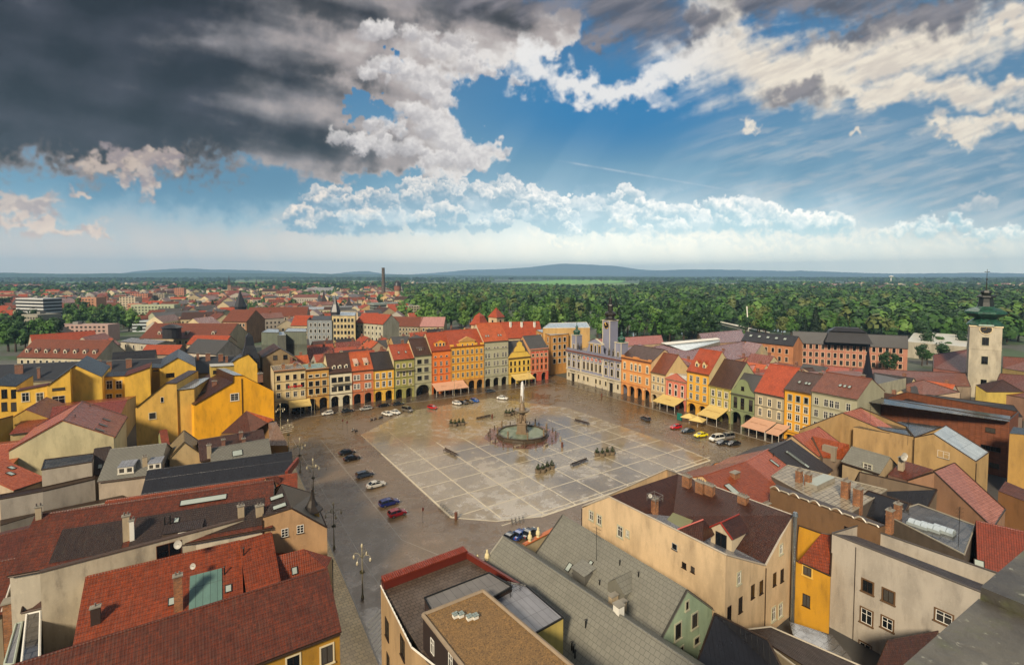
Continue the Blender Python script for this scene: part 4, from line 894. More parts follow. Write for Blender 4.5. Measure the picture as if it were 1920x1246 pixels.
# ------------------------------------------------------------------ fountain
def fountain():
    rt = empty('fountain', (FC[0], FC[1], 0), 'large stone fountain with octagonal basin, sculpted column and water jet', 'fountain')
    st = plaster('#75624a', .9, .5); dk = plaster('#4a3f30', 1.0, .4); hx = MB(); hx.poly([(12.6 * math.cos(a), 12.6 * math.sin(a), .02) for a in np.linspace(0, 2 * math.pi, 9)[:-1] + .39], wet_mat('fountain_setts', lin('#6a4436'), lin('#7d5442'), .25, .12, .35, .3)); hx.build('paved_ring', rt)
    m = MB(); n = 8; seq = [(8.6, 0.02), (8.6, .3), (8.2, .35), (8.1, .9), (8.25, 1.25), (8.4, 1.4), (7.7, 1.4), (7.6, .6)]; b0 = [(r, z) for r, z in seq]
    for i in range(len(b0) - 1):
        for j in range(16):
            a0, a1 = (j + .5) * math.pi / 8, (j + 1.5) * math.pi / 8; k = [1, .965][j % 2], [1, .965][(j + 1) % 2]
            f = lambda r, z, a, kk: (r * kk * math.cos(a), r * kk * math.sin(a), z)
            m.poly([f(*b0[i], a0, k[0]), f(*b0[i], a1, k[1]), f(*b0[i + 1], a1, k[1]), f(*b0[i + 1], a0, k[0])], dk)
    m.build('basin', rt)
    wt, nt, b = newmat('green_water'); uv, ob = uvn(nt); setin(nt, b, 'Base Color', mixc(sstep(.4, .6, noise(ob, .5, 4)), (.13, .16, .10), (.22, .25, .18))); b.inputs['Roughness'].default_value = .3; b.inputs['IOR'].default_value = 1.2; bump(nt, b, noise(ob, 5, 4), .25, .03)
    m = MB(); m.poly([(7.9 * math.cos(a), 7.9 * math.sin(a), .95) for a in np.linspace(0, 2 * math.pi, 17)[:-1]], wt); m.build('water', rt)
    m = MB(); m.lathe([(1.75, .9), (1.75, 1.5), (1.45, 1.7), (1.4, 3.9), (1.65, 4.1), (1.6, 4.4), (1.1, 4.5), (1.0, 5.2)], st, sq=4, rot=.785); m.build('pedestal', rt)
    m = MB()
    for k in range(4):       # four crouching carriers under the upper bowl
        a = k * math.pi / 2 + .5; c, s = math.cos(a), math.sin(a)
        m.tube([(c * .95, s * .95, 4.5), (c * 1.1, s * 1.1, 5.2), (c * .8, s * .8, 5.9), (c * .95, s * .95, 6.6), (c * .7, s * .7, 7.0), (c * .8, s * .8, 7.4)], [.4, .42, .34, .42, .22, .25], st, 7)
    m.lathe([(.55, 4.4), (.5, 7.4)], st, n=8); m.build('atlas_figures', rt, smooth=True)
    m = MB(); m.lathe([(.6, 7.2), (1.0, 7.4), (1.9, 7.8), (2.5, 8.3), (2.55, 8.5), (2.3, 8.5), (.6, 8.3)], plaster('#7a6c58', .9, .4), n=16); m.build('upper_bowl', rt, smooth=False)
    m = MB(); m.lathe([(1.15, 8.2), (1.1, 8.8), (.8, 9.3), (.85, 9.8), (.5, 10.2), (.45, 10.8)], st, n=10); m.tube([(-.1, 0, 10.6), (0, .05, 11.4), (.08, 0, 12.2), (.0, 0, 12.8), (.0, 0, 13.2)], [.4, .34, .42, .2, .16], st, 8); m.tube([(.1, 0, 12.2), (.5, .1, 12.0), (.7, .05, 11.5)], [.16, .13, .1], st, 6); m.tube([(-.1, 0, 12.2), (-.5, .1, 12.4), (-.5, .05, 13.0)], [.16, .13, .1], st, 6)
    m.build('samson_statue' if 0 else 'top_statue', rt, smooth=True)
    wj, nt, b = newmat('water_spray'); b.inputs['Base Color'].default_value = (.85, .85, .82, 1); b.inputs['Roughness'].default_value = .3; b.inputs['Alpha'].default_value = .75
    m = MB(); rnd = random.Random(3)
    for k in range(46):
        a = rnd.random() * 6.28; r0 = .05 + rnd.random() * .22; hh_ = 13.3 + 4.4 * (1 - rnd.random() ** 2 * .6); r1_ = .2 + rnd.random() * .55; dz = hh_ - rnd.random() * 6.5
        m.tube([(r0 * math.cos(a), r0 * math.sin(a), 13.0), (r0 * math.cos(a), r0 * math.sin(a), hh_)], [.1, .05], wj, 4)
        m.tube([(r0 * math.cos(a), r0 * math.sin(a), hh_), (r1_ * .6 * math.cos(a), r1_ * .6 * math.sin(a), hh_ - .3), (r1_ * math.cos(a), r1_ * math.sin(a), dz)], [.05, .05, .03], wj, 4)
    m.build('water_jet', rt)
    m = MB()
    for k in range(8):
        a = k * math.pi / 4 + .39; u = MB(); u.lathe([(.3, 0), (.3, .5), (.16, .6), (.3, 1.1), (.36, 1.3), (.2, 1.5), (.3, 1.9), (.1, 2.3)], st, n=7); u.build('urn', rt, (8.05 * math.cos(a), 8.05 * math.sin(a), 1.35))
fountain()
def bollard_proto():
    m = MB(); m.lathe([(.24, 0), (.2, .15), (.16, .9), (.2, 1.0), (.17, 1.15), (.05, 1.22)], plaster('#4d4031', .8), n=8); return m.mesh('bollard')
bp = bollard_proto()
for k in range(20):
    a = k * 2 * math.pi / 20 + .1; o = bpy.data.objects.new('stone_bollard', bp); COL.objects.link(o); o.location = (FC[0] + 10.9 * math.cos(a), FC[1] + 10.9 * math.sin(a), .02); o.scale = (1.1, 1.1, 1.2)
    tag(o, 'short stone bollard in the ring around the large fountain', 'bollard', 'bollards around the fountain')
for k, (px, py, lab) in enumerate(((927, 829, 'stone bench left of the fountain steps'), (970, 838, 'stone bench in front of the fountain basin'), (1024, 836, 'stone bench at the right front of the fountain'), (1051, 823, 'stone bench at the far right of the fountain ring'))):
    p = G(px, py); t = empty('stone_bench', (p[0], p[1], .02), lab, 'bench', .5 * k - .6, 'stone benches by the fountain'); m = MB(); m.box(-1.1, 1.1, -.3, .3, .42, .56, STONE, True); m.build('seat', t)
    for x in (-.8, .8): m = MB(); m.box(x - .15, x + .15, -.25, .25, 0, .42, STONE); m.build('leg', t)

# ------------------------------------------------------------------ cars
def car_paint(h, metal=.0):
    k = ('car', h)
    if k in _MC: return _MC[k]
    m, nt, b = newmat('car_paint'); b.inputs['Base Color'].default_value = (*lin(h), 1); b.inputs['Roughness'].default_value = .22; b.inputs['Metallic'].default_value = metal; b.inputs['Coat Weight'].default_value = .7; b.inputs['Coat Roughness'].default_value = .06
    _MC[k] = m; return m
CGL = flat('#0c0f12', .06, 0, .8, 0); TYRE = flat('#141414', .8); RIM = flat('#8f9194', .3, .8); LAMP = flat('#dcdcd0', .15); RLAMP = flat('#8a1410', .2)
_CM = {}
def car_meshes(kind, col):
    if (kind, col) in _CM: return _CM[(kind, col)]
    pr = {'sedan': (4.7, 1.8, 1.44, [(-2.35, .55, .62), (-2.25, .8, .90), (-1.6, .9, .98), (-1.45, .9, 1.0), (.75, .9, .96), (1.2, .9, .9), (2.1, .86, .72), (2.35, .6, .5)], [(-1.75, .98), (-1.1, 1.38), (-.4, 1.44), (.25, 1.40), (1.15, .95)]),
          'wagon': (4.6, 1.8, 1.5, [(-2.3, .62, .8), (-2.25, .85, .95), (-1.6, .9, 1.0), (.75, .9, .97), (1.2, .9, .92), (2.05, .86, .74), (2.3, .6, .5)], [(-2.2, .98), (-1.95, 1.42), (-.6, 1.5), (.25, 1.44), (1.15, .95)]),
          'hatch': (4.0, 1.72, 1.48, [(-2.0, .6, .8), (-1.95, .82, .98), (-1.3, .86, 1.0), (.6, .86, .97), (1.0, .86, .92), (1.8, .82, .74), (2.0, .58, .5)], [(-1.92, .98), (-1.6, 1.42), (-.5, 1.48), (.2, 1.42), (1.0, .95)]),
          'van': (4.9, 1.9, 1.95, [(-2.45, .75, 1.0), (-2.4, .92, 1.1), (-1.6, .95, 1.12), (1.0, .95, 1.1), (1.5, .93, 1.02), (2.25, .88, .82), (2.45, .62, .55)], [(-2.38, 1.1), (-2.3, 1.86), (-.6, 1.95), (.7, 1.88), (1.5, 1.06)])}[kind]
    L_, Wd, H, sec, cab = pr; cp = car_paint(col); b = MB()
    rings = []
    for (x, hw, top) in sec:
        low = .30 if abs(x) < L_ / 2 - .15 else .42
        rings.append([(x, -hw, low), (x, -hw * 1.0, (low + top) * .5 + .05), (x, -hw * .97, top - .08), (x, -hw * .86, top), (x, hw * .86, top), (x, hw * .97, top - .08), (x, hw, (low + top) * .5 + .05), (x, hw, low)])
    for r0, r1_ in zip(rings[:-1], rings[1:]):
        for j in range(7): b.poly([r0[j], r0[j + 1], r1_[j + 1], r1_[j]], cp)
        b.poly([r0[7], r0[0], r1_[0], r1_[7]], DARK)
    b.poly(rings[0][::-1], cp); b.poly(rings[-1], cp)
    # roof skin and pillars
    hwb, hwr = sec[3][1] * .96, sec[3][1] * .74; n = len(cab); hw = [hwb if i in (0, n - 1) else hwr for i in range(n)]
    for i in range(1, n - 2): b.poly([(cab[i][0], -hwr, cab[i][1]), (cab[i + 1][0], -hwr, cab[i + 1][1]), (cab[i + 1][0], hwr, cab[i + 1][1]), (cab[i][0], hwr, cab[i][1])], cp)
    for s in (-1, 1):
        for (p, q) in ((0, 1), (n - 1, n - 2)): b.tube([(cab[p][0], s * hw[p] * .98, cab[p][1]), (cab[q][0], s * hw[q], cab[q][1])], .05, cp, 4)
        b.tube([(cab[2][0] + .1, s * hwb * .97, 1.0), (cab[2][0] + .1, s * hwr, cab[2][1] - .02)], .05, cp, 4)
        b.tube([(cab[i][0], s * hwr, cab[i][1]) for i in range(1, n - 1)], .035, cp, 4)
        b.box(cab[-1][0] - .35, cab[-1][0] - .15, min(s * hwb, s * (hwb + .16)), max(s * hwb, s * (hwb + .16)), .95, 1.1, cp, True)
    g = MB()
    g.poly([(cab[0][0], -hwb * .95, cab[0][1]), (cab[1][0], -hwr * .97, cab[1][1] - .02), (cab[1][0], hwr * .97, cab[1][1] - .02), (cab[0][0], hwb * .95, cab[0][1])], CGL)
    g.poly([(cab[-1][0], hwb * .95, cab[-1][1]), (cab[-2][0], hwr * .97, cab[-2][1] - .02), (cab[-2][0], -hwr * .97, cab[-2][1] - .02), (cab[-1][0], -hwb * .95, cab[-1][1])], CGL)
    for s in (-1, 1):
        g.poly([(c[0], s * (h * .985), c[1] - (.03 if i not in (0, n - 1) else 0)) for i, (c, h) in enumerate(zip(cab, hw))][::s], CGL)
    w = MB(); w.tube([(0, -.11, 0), (0, .11, 0)], .32, TYRE, 14); rm_ = MB(); rm_.tube([(0, -.125, 0), (0, .125, 0)], .2, RIM, 10)
    hl = MB(); hl.box(-.04, .04, -.17, .17, -.07, .07, LAMP, True); tl = MB(); tl.box(-.04, .04, -.1, .1, -.14, .14, RLAMP, True)
    _CM[(kind, col)] = (b.mesh('body', False), g.mesh('windows'), w.mesh('wheel'), rm_.mesh('rim'), hl.mesh('headlight'), tl.mesh('tail_light'), pr); return _CM[(kind, col)]
def car(kind, col, px, py, ang, label, moving=False, xy=None):
    bm, gm_, wm_, rm_, hm, tm, pr = car_meshes(kind, col); p = G(px, py) if xy is None else xy
    t = empty('parked_car' if not moving else 'car', (p[0], p[1], .012), label, 'car', ang, 'cars parked around the square' if not moving else None); L_, Wd = pr[0], pr[1]
    def ch(n, me, par, loc=(0, 0, 0)): o = bpy.data.objects.new(n, me); COL.objects.link(o); o.parent = par; o.location = loc; return o
    ch('body', bm, t); ch('windows', gm_, t)
    for x in (-L_ * .29, L_ * .30):
        for y in (-Wd / 2 + .1, Wd / 2 - .1): w = ch('wheel', wm_, t, (x, y, .32)); ch('rim', rm_, w)
    for y in (-.58, .58): ch('headlight', hm, t, (L_ / 2 - .1, y, .66)); ch('tail_light', tm, t, (-L_ / 2 + .06, y, .82))
W_, K_, GR, DG, SI = '#c9c6bd', '#101113', '#3a4046', '#23282c', '#9a9a94'
rowdir = math.atan2(RB[1] - RA[1], RB[0] - RA[0])
for a in (('hatch', W_, 614, 777, rowdir + math.pi, 'white hatchback parked along the far left kerb'), ('sedan', DG, 651, 772, rowdir, 'dark grey saloon between white hatchback and silver estate at far kerb'),
          ('wagon', SI, 686, 768, rowdir + math.pi, 'silver estate car parked along the far kerb under a lamp'), ('sedan', K_, 719, 762, rowdir, 'black saloon at the far kerb right of the silver estate'), ('sedan', DG, 746, 759, rowdir, 'second dark saloon at the far kerb below the green house'),
          ('sedan', W_, 726, 778, -1.2, 'left one of two white cars parked nose out by the far kerb'), ('sedan', W_, 741, 775, -1.2, 'right one of two white cars parked nose out by the far kerb'), ('van', '#5d564c', 764, 771, -1.2, 'grey brown van parked right of two white cars'),
          ('hatch', '#a81418', 811, 766, -1.1, 'small red hatchback alone near the pink awning'), ('hatch', W_, 857, 758, -1.2, 'white hatchback at left end of the group of four cars'), ('hatch', K_, 869, 757, -1.2, 'black hatchback second in the group of four cars'),
          ('hatch', '#4a3c22', 880, 755, -1.2, 'dark olive brown hatchback third in the group of four cars'), ('hatch', '#1c4f9a', 890, 753, -1.2, 'bright blue hatchback at right end of the group of four cars'), ('wagon', GR, 919, 735, rowdir, 'grey estate parked in front of the grey green building'),
          ('wagon', GR, 1210, 787, 1.35, 'dark grey estate car alone below the cream house'), ('hatch', '#b01418', 1267, 803, 2.9, 'bright red hatchback right of the lone dark estate'), ('sedan', '#1f2c36', 1290, 810, 2.9, 'dark blue green saloon between red and yellow cars'), ('sedan', '#d8c814', 1314, 818, 2.9, 'bright yellow car in the right hand parking row'),
          ('van', W_, 1343, 825, 2.9, 'silver white people carrier right of the yellow car'), ('van', '#6e6a66', 1363, 822, 2.9, 'grey delivery van with plain sides behind the dark cars'), ('sedan', '#20242c', 1356, 832, 2.9, 'left one of two dark cars beside the people carrier'), ('sedan', '#181a1e', 1375, 834, 2.9, 'right one of two dark cars beside the people carrier'),
          ('sedan', K_, 651, 851, 0.05, 'upper one of two black saloons in the left parking row'), ('sedan', K_, 660, 862, 0.05, 'lower one of two black saloons in the left parking row'), ('wagon', '#2c3644', 684, 893, .05, 'dark slate blue estate in the left parking row'), ('sedan', '#b9b6ac', 705, 912, .05, 'light silver saloon in the left parking row'),
          ('wagon', '#18245c', 730, 946, .05, 'deep blue estate above the red hatchback in the left row'), ('hatch', '#7c0f1c', 745, 966, .05, 'dark red hatchback at the near end of the left row'),
          ('sedan', '#2a3036', 958, 1011, .3, 'dark car partly hidden behind the pale parapet'), ('sedan', '#1c3c7c', 976, 1006, .3, 'blue car partly hidden behind the pale parapet'), ('sedan', '#23272c', 993, 1004, .3, 'charcoal car right of the blue car behind the parapet'),
          ('hatch', '#2a6aa8', 1304, 897, .3, 'light blue car half hidden behind brick chimneys'), ('sedan', K_, 1318, 889, .3, 'black car beside the orange attic wall')):
    car(*a)
car('sedan', '#d4d2ca', 942, 748, -.9, 'white saloon driving across the far side of the square', True)

# ------------------------------------------------------------------ street furniture
WD = flat('#33241a', .35, 0, .5, .4, 3); IR2 = flat('#24211d', .4, .4)
def park_bench():
    t = empty('park_bench', (0, 0, 0), 'x', 'bench', 0, 'long double benches on the square')
    m = MB()
    for k in range(4): m.box(-3.1, 3.1, -.62 + k * .13, -.52 + k * .13, .44, .48, WD, True); m.box(-3.1, 3.1, .12 + k * .13, .22 + k * .13, .44, .48, WD, True)
    m.build('seat', t); m = MB()
    for k in range(3): m.box(-3.1, 3.1, -.05, .0, .58 + k * .14, .69 + k * .14, WD, True)
    m.build('backrest', t)
    for x in (-2.9, -1.0, 1.0, 2.9): m = MB(); m.box(x - .04, x + .04, -.6, -.5, 0, .44, IR2); m.box(x - .04, x + .04, .5, .6, 0, .44, IR2); m.box(x - .04, x + .04, -.6, .6, .38, .44, IR2, True); m.box(x - .04, x + .04, -.0, .05, .44, 1.0, IR2); m.build('leg', t)
    return t
pb = park_bench()
for px, py, rz, lab in ((845, 850, -1.45, 'dark double bench at the left of the paved grid'), (907, 784, .1, 'dark double bench near the far left of the fountain'), (1086, 869, .12, 'dark double bench in the near middle of the grid'), (1091, 793, -1.4, 'dark double bench behind the right of the fountain')):
    p = G(px, py); place(pb, USED, (p[0], p[1], .02), rz, lab)
FOL = None
def leaf_mat(h1, h2, name='foliage'):
    k = ('leaf', h1, h2)
    if k in _MC: return _MC[k]
    m, nt, b = newmat(name); g = nt.nodes.new('ShaderNodeNewGeometry'); b.inputs['Specular IOR Level'].default_value = .25; oi = nt.nodes.new('ShaderNodeObjectInfo'); uv, ob = uvn(nt)
    c = mixc(X(g.outputs['Random Per Island']) * .5 + .2, mul(lin(h1), 1.2), mul(lin(h2), .92)); n = noise(ob, .2, 3); c = mixc(sstep(.4, .65, n) * .35, c, mul(lin(h1), .9)); c = mixc(X(oi.outputs['Random']) * .35, c, lin(h1))
    setin(nt, b, 'Base Color', c); b.inputs['Roughness'].default_value = .6; _MC[k] = m; return m
def leaf_cloud(mb, cent, rad, n, size, mat, rnd):
    for _ in range(n):
        v = rnd.normal(size=3); v /= np.linalg.norm(v); p = np.array(cent) + v * np.array(rad) * rnd.uniform(.55, 1.0)
        a = rnd.normal(size=3); b_ = np.cross(a, v); b_ /= np.linalg.norm(b_) + 1e-6; a = np.cross(b_, v) + v * rnd.uniform(-.45, .45); a /= np.linalg.norm(a); b_ = b_ + v * rnd.uniform(-.35, .35); s = size * rnd.uniform(.6, 1.3)
        mb.poly([p - a * s, p + b_ * s * .7, p + a * s, p - b_ * s * .7], mat)
def planter():
    t = empty('flower_planter', (0, 0, 0), 'x', 'planter', 0, 'round shrub planters in rows of four'); m = MB(); m.lathe([(.55, 0), (.7, .15), (.78, .75), (.82, .85), (.7, .85), (.66, .7)], plaster('#6a5c48', .8), n=10); m.build('pot', t)
    r = np.random.RandomState(1); m = MB(); L = leaf_mat('#1c2412', '#3d4a20'); leaf_cloud(m, (0, 0, 1.3), (.55, .55, .6), 90, .16, L, r); leaf_cloud(m, (0, 0, 1.9), (.25, .25, .35), 30, .12, L, r); m.build('shrub', t); return t
pl = planter()
for ci, (cx, cy, dx, dy, lab) in enumerate(((857, 797, 7.5, -.6, 'shrub planter in the row left of the far bench'), (958, 777, 6, -1.2, 'shrub planter in the row behind the fountain'), (1022, 882, 8.5, -2.5, 'shrub planter in the row in the near middle of the grid'), (1134, 853, 9.5, -.7, 'shrub planter in the row right of the fountain'))):
    for k, w in enumerate((-1.5, -.5, .5, 1.5)):
        p = G(cx + dx * w, cy + dy * w + (1.5 if k == 1 else 0)); place(pl, USED, (p[0], p[1], .02), k, ('first', 'second', 'third', 'last')[k] + ' ' + lab, (1.15, 1.15, 1.1))
LMP = flat('#8f866a', .4, .1); LGL = flat('#b5ab8e', .15)
def candelabra():
    t = empty('street_lamp', (0, 0, 0), 'x', 'street lamp', 0, 'five branched lamps along the left side'); m = MB(); m.lathe([(.26, 0), (.22, .5), (.13, .7), (.11, 2.2), (.14, 2.3), (.09, 2.5), (.07, 7.6), (.12, 7.8), (.05, 8.3)], LMP, n=8); m.build('pole', t)
    for k in range(4):
        a = k * math.pi / 2 + .4; c, s = math.cos(a), math.sin(a); m = MB(); m.tube([(0, 0, 6.6), (c * .6, s * .6, 7.2), (c * 1.2, s * 1.2, 7.25), (c * 1.45, s * 1.45, 7.0)], .045, LMP, 5); o = m.build('arm', t)
        g = MB(); g.lathe([(.05, 6.9), (.15, 6.78), (.2, 6.52), (.15, 6.28), (.06, 6.2)], LGL, (c * 1.45, s * 1.45), n=8); g.build('lamp_globe', o, smooth=True)
    g = MB(); g.lathe([(.05, 8.2), (.17, 8.4), (.19, 8.65), (.12, 8.88), (.03, 9.0)], LGL, n=8); g.build('lamp_globe', t, smooth=True)
    r = np.random.RandomState(2); m = MB(); leaf_cloud(m, (0, 0, 4.3), (.5, .5, .25), 60, .14, leaf_mat('#2a3016', '#5a4a28'), r); m.build('flower_basket', t); return t
cl = candelabra()
for k, (px, py, lab) in enumerate(((526.5, 806, 'farthest branched street lamp on the left side by the zebra crossing'), (541, 842, 'branched street lamp second from the far end on the left'), (563, 884, 'branched street lamp beside the black sheet roof'), (588, 930, 'branched street lamp behind the bell turret'), (626.5, 1028, 'branched street lamp on pale pavement beside the beige gable house'), (680, 1122, 'nearest branched street lamp beside the near zebra crossing'))):
    p = G(px, py); place(cl, USED, (p[0], p[1], .1), k * .7, lab)
def lamp_post():
    t = empty('lamp_post', (0, 0, 0), 'x', 'street lamp', 0, 'slim lamp posts in front of the arcades'); m = MB(); m.lathe([(.16, 0), (.14, .6), (.08, .8), (.06, 7.2), (.03, 7.4)], LMP, n=6); m.build('pole', t)
    for s in (-1, 1): m = MB(); m.tube([(0, 0, 6.7), (s * .5, 0, 7.1), (s * .8, 0, 6.95)], .035, LMP, 4); o = m.build('arm', t); g = MB(); g.lathe([(.05, 6.9), (.2, 6.7), (.2, 6.4), (.06, 6.25)], LGL, (s * .8, 0), n=7); g.build('lamp_globe', o, smooth=True)
    return t
lp_ = lamp_post()
for px, py, lab in ((590, 775, 'slim lamp post by the yellow awning of the cream hotel'), (684, 762, 'slim lamp post in front of the terracotta pink house'), (771, 751, 'slim lamp post in front of the olive green house'), (852, 742, 'slim lamp post at the pink awning'), (925, 723, 'slim lamp post before the grey green building'), (992, 724, 'slim lamp post by the curved yellow gable'),
                (1082.5, 727, 'slim lamp post before the left portal of the town hall'), (1139, 743, 'slim lamp post before the right portal of the town hall'), (1209, 761, 'slim lamp post before the apricot palace'), (1286, 782, 'slim lamp post between pink house and yellow house'), (1369, 806, 'slim lamp post before the moss green house')):
    p = G(px, py); place(lp_, USED, (p[0], p[1], .1), 0, lab)
def sign_post(px, py, lab, h=3.2, col='#7a2a22'):
    p = G(px, py); t = empty('sign_post', (p[0], p[1], .01), lab, 'sign', .4); m = MB(); m.tube([(0, 0, 0), (0, 0, h)], .04, IR2, 6); m.build('pole', t); m = MB(); m.box(-.22, .22, -.05, -.02, h - .7, h, flat(col, .4), True); m.build('panel', t)
sign_post(793, 979, 'thin sign post near the red hatchback'); sign_post(643, 808, 'thin pole left of the far scooters', 4); sign_post(651, 812, 'second thin pole beside the far scooters', 4); sign_post(678, 776, 'small sign in the road before the silver estate', 2.2, '#b9b0a0'); sign_post(1195, 775, 'small sign left of the lone dark estate', 2.6, '#8a8478'); sign_post(1318, 862, 'thin pole above the orange attic wall', 4)
for px, py, lab in ((855, 973, 'brown round litter bin at the near corner of the paved grid'), (1054, 838, 'brown litter bin right of the fountain'), (923, 784, 'brown litter bin beside the far left bench'), (1128, 744, 'small litter bin before the town hall')):
    p = G(px, py); m = MB(); m.lathe([(.3, 0), (.33, .1), (.33, 1.3), (.38, 1.35), (.38, 1.45), (.1, 1.6)], plaster('#5c3422', .5), n=10); o = m.build('litter_bin', None, (p[0], p[1], .02)); tag(o, lab, 'litter bin')
def bicycle():
    t = empty('bicycle', (0, 0, 0), 'x', 'bicycle', 0, 'bicycles in the racks'); 
    for x in (-.52, .52): m = MB(); m.tube([(x + .33 * math.cos(a), 0, .33 + .33 * math.sin(a)) for a in np.linspace(0, 2 * math.pi, 15)], .028, TYRE, 4); m.build('wheel', t)
    m = MB()
    for a, b in (((-.52, .33), (-.15, .85)), ((-.15, .85), (.38, .88)), ((.38, .88), (.0, .3)), ((-.15, .85), (0, .3)), ((-.52, .33), (0, .3)), ((.36, .95), (.52, .33))): m.tube([(a[0], 0, a[1]), (b[0], 0, b[1])], .03, flat('#8a8a86', .3, .5), 4)
    m.build('frame', t); m = MB(); m.tube([(.36, -.28, 1.02), (.36, .28, 1.02)], .025, IRON, 4); m.build('handlebar', t); m = MB(); m.box(-.28, -.02, -.08, .08, .88, .94, DARK, True); m.build('saddle', t); return t
bc = bicycle()
for k in range(5): p = G(827 + k * 4.2, 953 + k * 3.4); place(bc, USED, (p[0], p[1], .02), .3, ('first', 'second', 'third', 'fourth', 'fifth')[k] + ' bicycle in the rack at the near left corner of the grid')
for k in range(4): p = G(960 + k * 7, 981 - k * 1.6); place(bc, USED, (p[0], p[1], .02), 1.2, ('first', 'second', 'third', 'fourth')[k] + ' bicycle in the rack on the near edge of the grid')
for k in range(4): p = G(1299 + k * 4, 824 + k * 1.2); place(bc, USED, (p[0], p[1], .02), .9, ('first', 'second', 'third', 'fourth')[k] + ' bicycle in the rack near the yellow car')
def scooter(px, py, col, lab, rz=0):
    p = G(px, py); t = empty('scooter', (p[0], p[1], .01), lab, 'scooter', rz)
    for x in (-.6, .62): m = MB(); m.tube([(x, -.06, .26), (x, .06, .26)], .26, TYRE, 12); m.build('wheel', t)
    m = MB(); m.tube([(-.8, 0, .62), (-.45, 0, .7), (-.1, 0, .5), (.1, 0, .32), (.35, 0, .4), (.5, 0, .95)], [.12, .2, .18, .16, .14, .1], flat(col, .3), 8); m.build('body', t); m = MB(); m.box(-.75, -.1, -.14, .14, .78, .9, DARK, True); m.build('seat', t); m = MB(); m.tube([(.48, -.32, 1.05), (.48, .32, 1.05)], .03, IRON, 4); m.build('handlebar', t)
for k, (px, py, c) in enumerate(((662, 808, '#d0ccc2'), (668, 810, '#2a2a2c'), (697, 789, '#222222'), (704, 787, '#5a2a20'), (712, 785, '#8a8a88'), (716, 784, '#2c2c30'))): scooter(px, py, c, ('pale scooter', 'dark scooter beside the pale one', 'black scooter by the white cars', 'brown scooter by the white cars', 'grey scooter by the white cars', 'charcoal scooter by the white cars')[k] + ' on the far left of the square', .8)

# ------------------------------------------------------------------ awnings and parasols
def awning(label, pA, pB, out, z_in, z_out, col, posts=3, marks=None):
    """cafe awning in front of an arcade, from A to B along the facade, projecting out toward the square"""
    A, B = np.array(pA), np.array(pB); d = B - A; L = float(np.linalg.norm(d)); rz = math.atan2(d[1], d[0]); t = empty('cafe_awning', (A[0], A[1], .12), label, 'awning', rz, 'cafe awnings in front of the arcades'); cm = plaster(col, .25)
    m = MB(); N = max(2, int(L / 4)); 
    for k in range(N):
        x0, x1 = L * k / N, L * (k + 1) / N
        for j in range(4):
            f0, f1 = j / 4, (j + 1) / 4; zz = lambda f: z_in + (z_out - z_in) * f - math.sin(f * math.pi) * .12
            m.poly([(x0, -out * f1, zz(f1)), (x1, -out * f1, zz(f1)), (x1, -out * f0, zz(f0)), (x0, -out * f0, zz(f0))], cm)
        m.poly([(x0, -out, z_out - .35), (x1, -out, z_out - .35), (x1, -out, z_out), (x0, -out, z_out)], cm)
    m.build('canopy', t)
    for k in range(posts): x = L * k / (posts - 1); m = MB(); m.tube([(x, -out + .05, 0), (x, -out + .05, z_out)], .06, WHITE, 5); m.build('post', t)
    m = MB()
    for k in range(N * 2):      # table and chair clutter under the cloth
        x = L * (k + .5) / (N * 2); m.box(x - .5, x + .5, -out * .6 - .5, -out * .6 + .5, .7, .75, flat('#4a3626', .5), True); m.tube([(x, -out * .6, 0), (x, -out * .6, .7)], .05, IR2, 5)
        for s in (-1, 1): m.box(x - .22, x + .22, -out * .6 + s * .8 - .2, -out * .6 + s * .8 + .2, .42, .46, IR2, True); m.box(x - .22, x + .22, -out * .6 + s * 1.0 - .02, -out * .6 + s * 1.0 + .02, .46, .9, IR2, True)
    m.build('cafe_tables', t)
    for k in (marks or ()):
        q = MB(); x = L * k; zz = z_in + (z_out - z_in) * .5 - .02; sl = (z_out - z_in) / out; rnd = random.Random(int(k * 100))
        for j in range(7): xx = x - 1.2 + j * .36; q.tube([(xx, -out * .5 - .2, zz - sl * -.2 * -1 + .02), (xx + .12, -out * .5 + .1 + rnd.random() * .1, zz + .03), (xx + .28, -out * .5 - .12, zz - .0)], .035, flat('#8a5a2c', .6), 4)
        q.build('lettering', t)
    return t
def r1f(px, off): p = r1(px); n = np.array([RB[1] - RA[1], -(RB[0] - RA[0])]); n = n / np.linalg.norm(n); return p + n * off
AY, AP = '#cbb06a', '#c79a7c'
awning('yellow cafe awning below the red lettered cream hotel', r1(541), r1(581), 4.2, 4.6, 3.0, AY, 3, (.3, .7))
awning('long salmon pink cafe awning below the orange house', r1(809), r1(868), 6.0, 4.8, 2.8, AP, 5, (.3, .7))
awning('yellow cafe awning below the curved baroque gable', r1(957), r1(993), 5.0, 4.6, 2.8, AY, 3, (.5,))
awning('yellow cafe awning below the salmon pink house', r2(1243), r2(1284), 6.0, 4.6, 2.9, AY, 4, (.5,))
awning('yellow cafe awning below the olive and yellow house', r2(1330), r2(1366), 7.0, 5.0, 2.8, AY, 3, (.3, .7))
awning('long left section of pink awning below the grey beige house', r2(1412), r2(1456), 7.0, 4.6, 2.8, AP, 4, (.3, .7))
awning('short right section of pink awning below the golden yellow house', r2(1458), r2(1482), 7.0, 4.4, 2.8, AP, 3, (.5,))
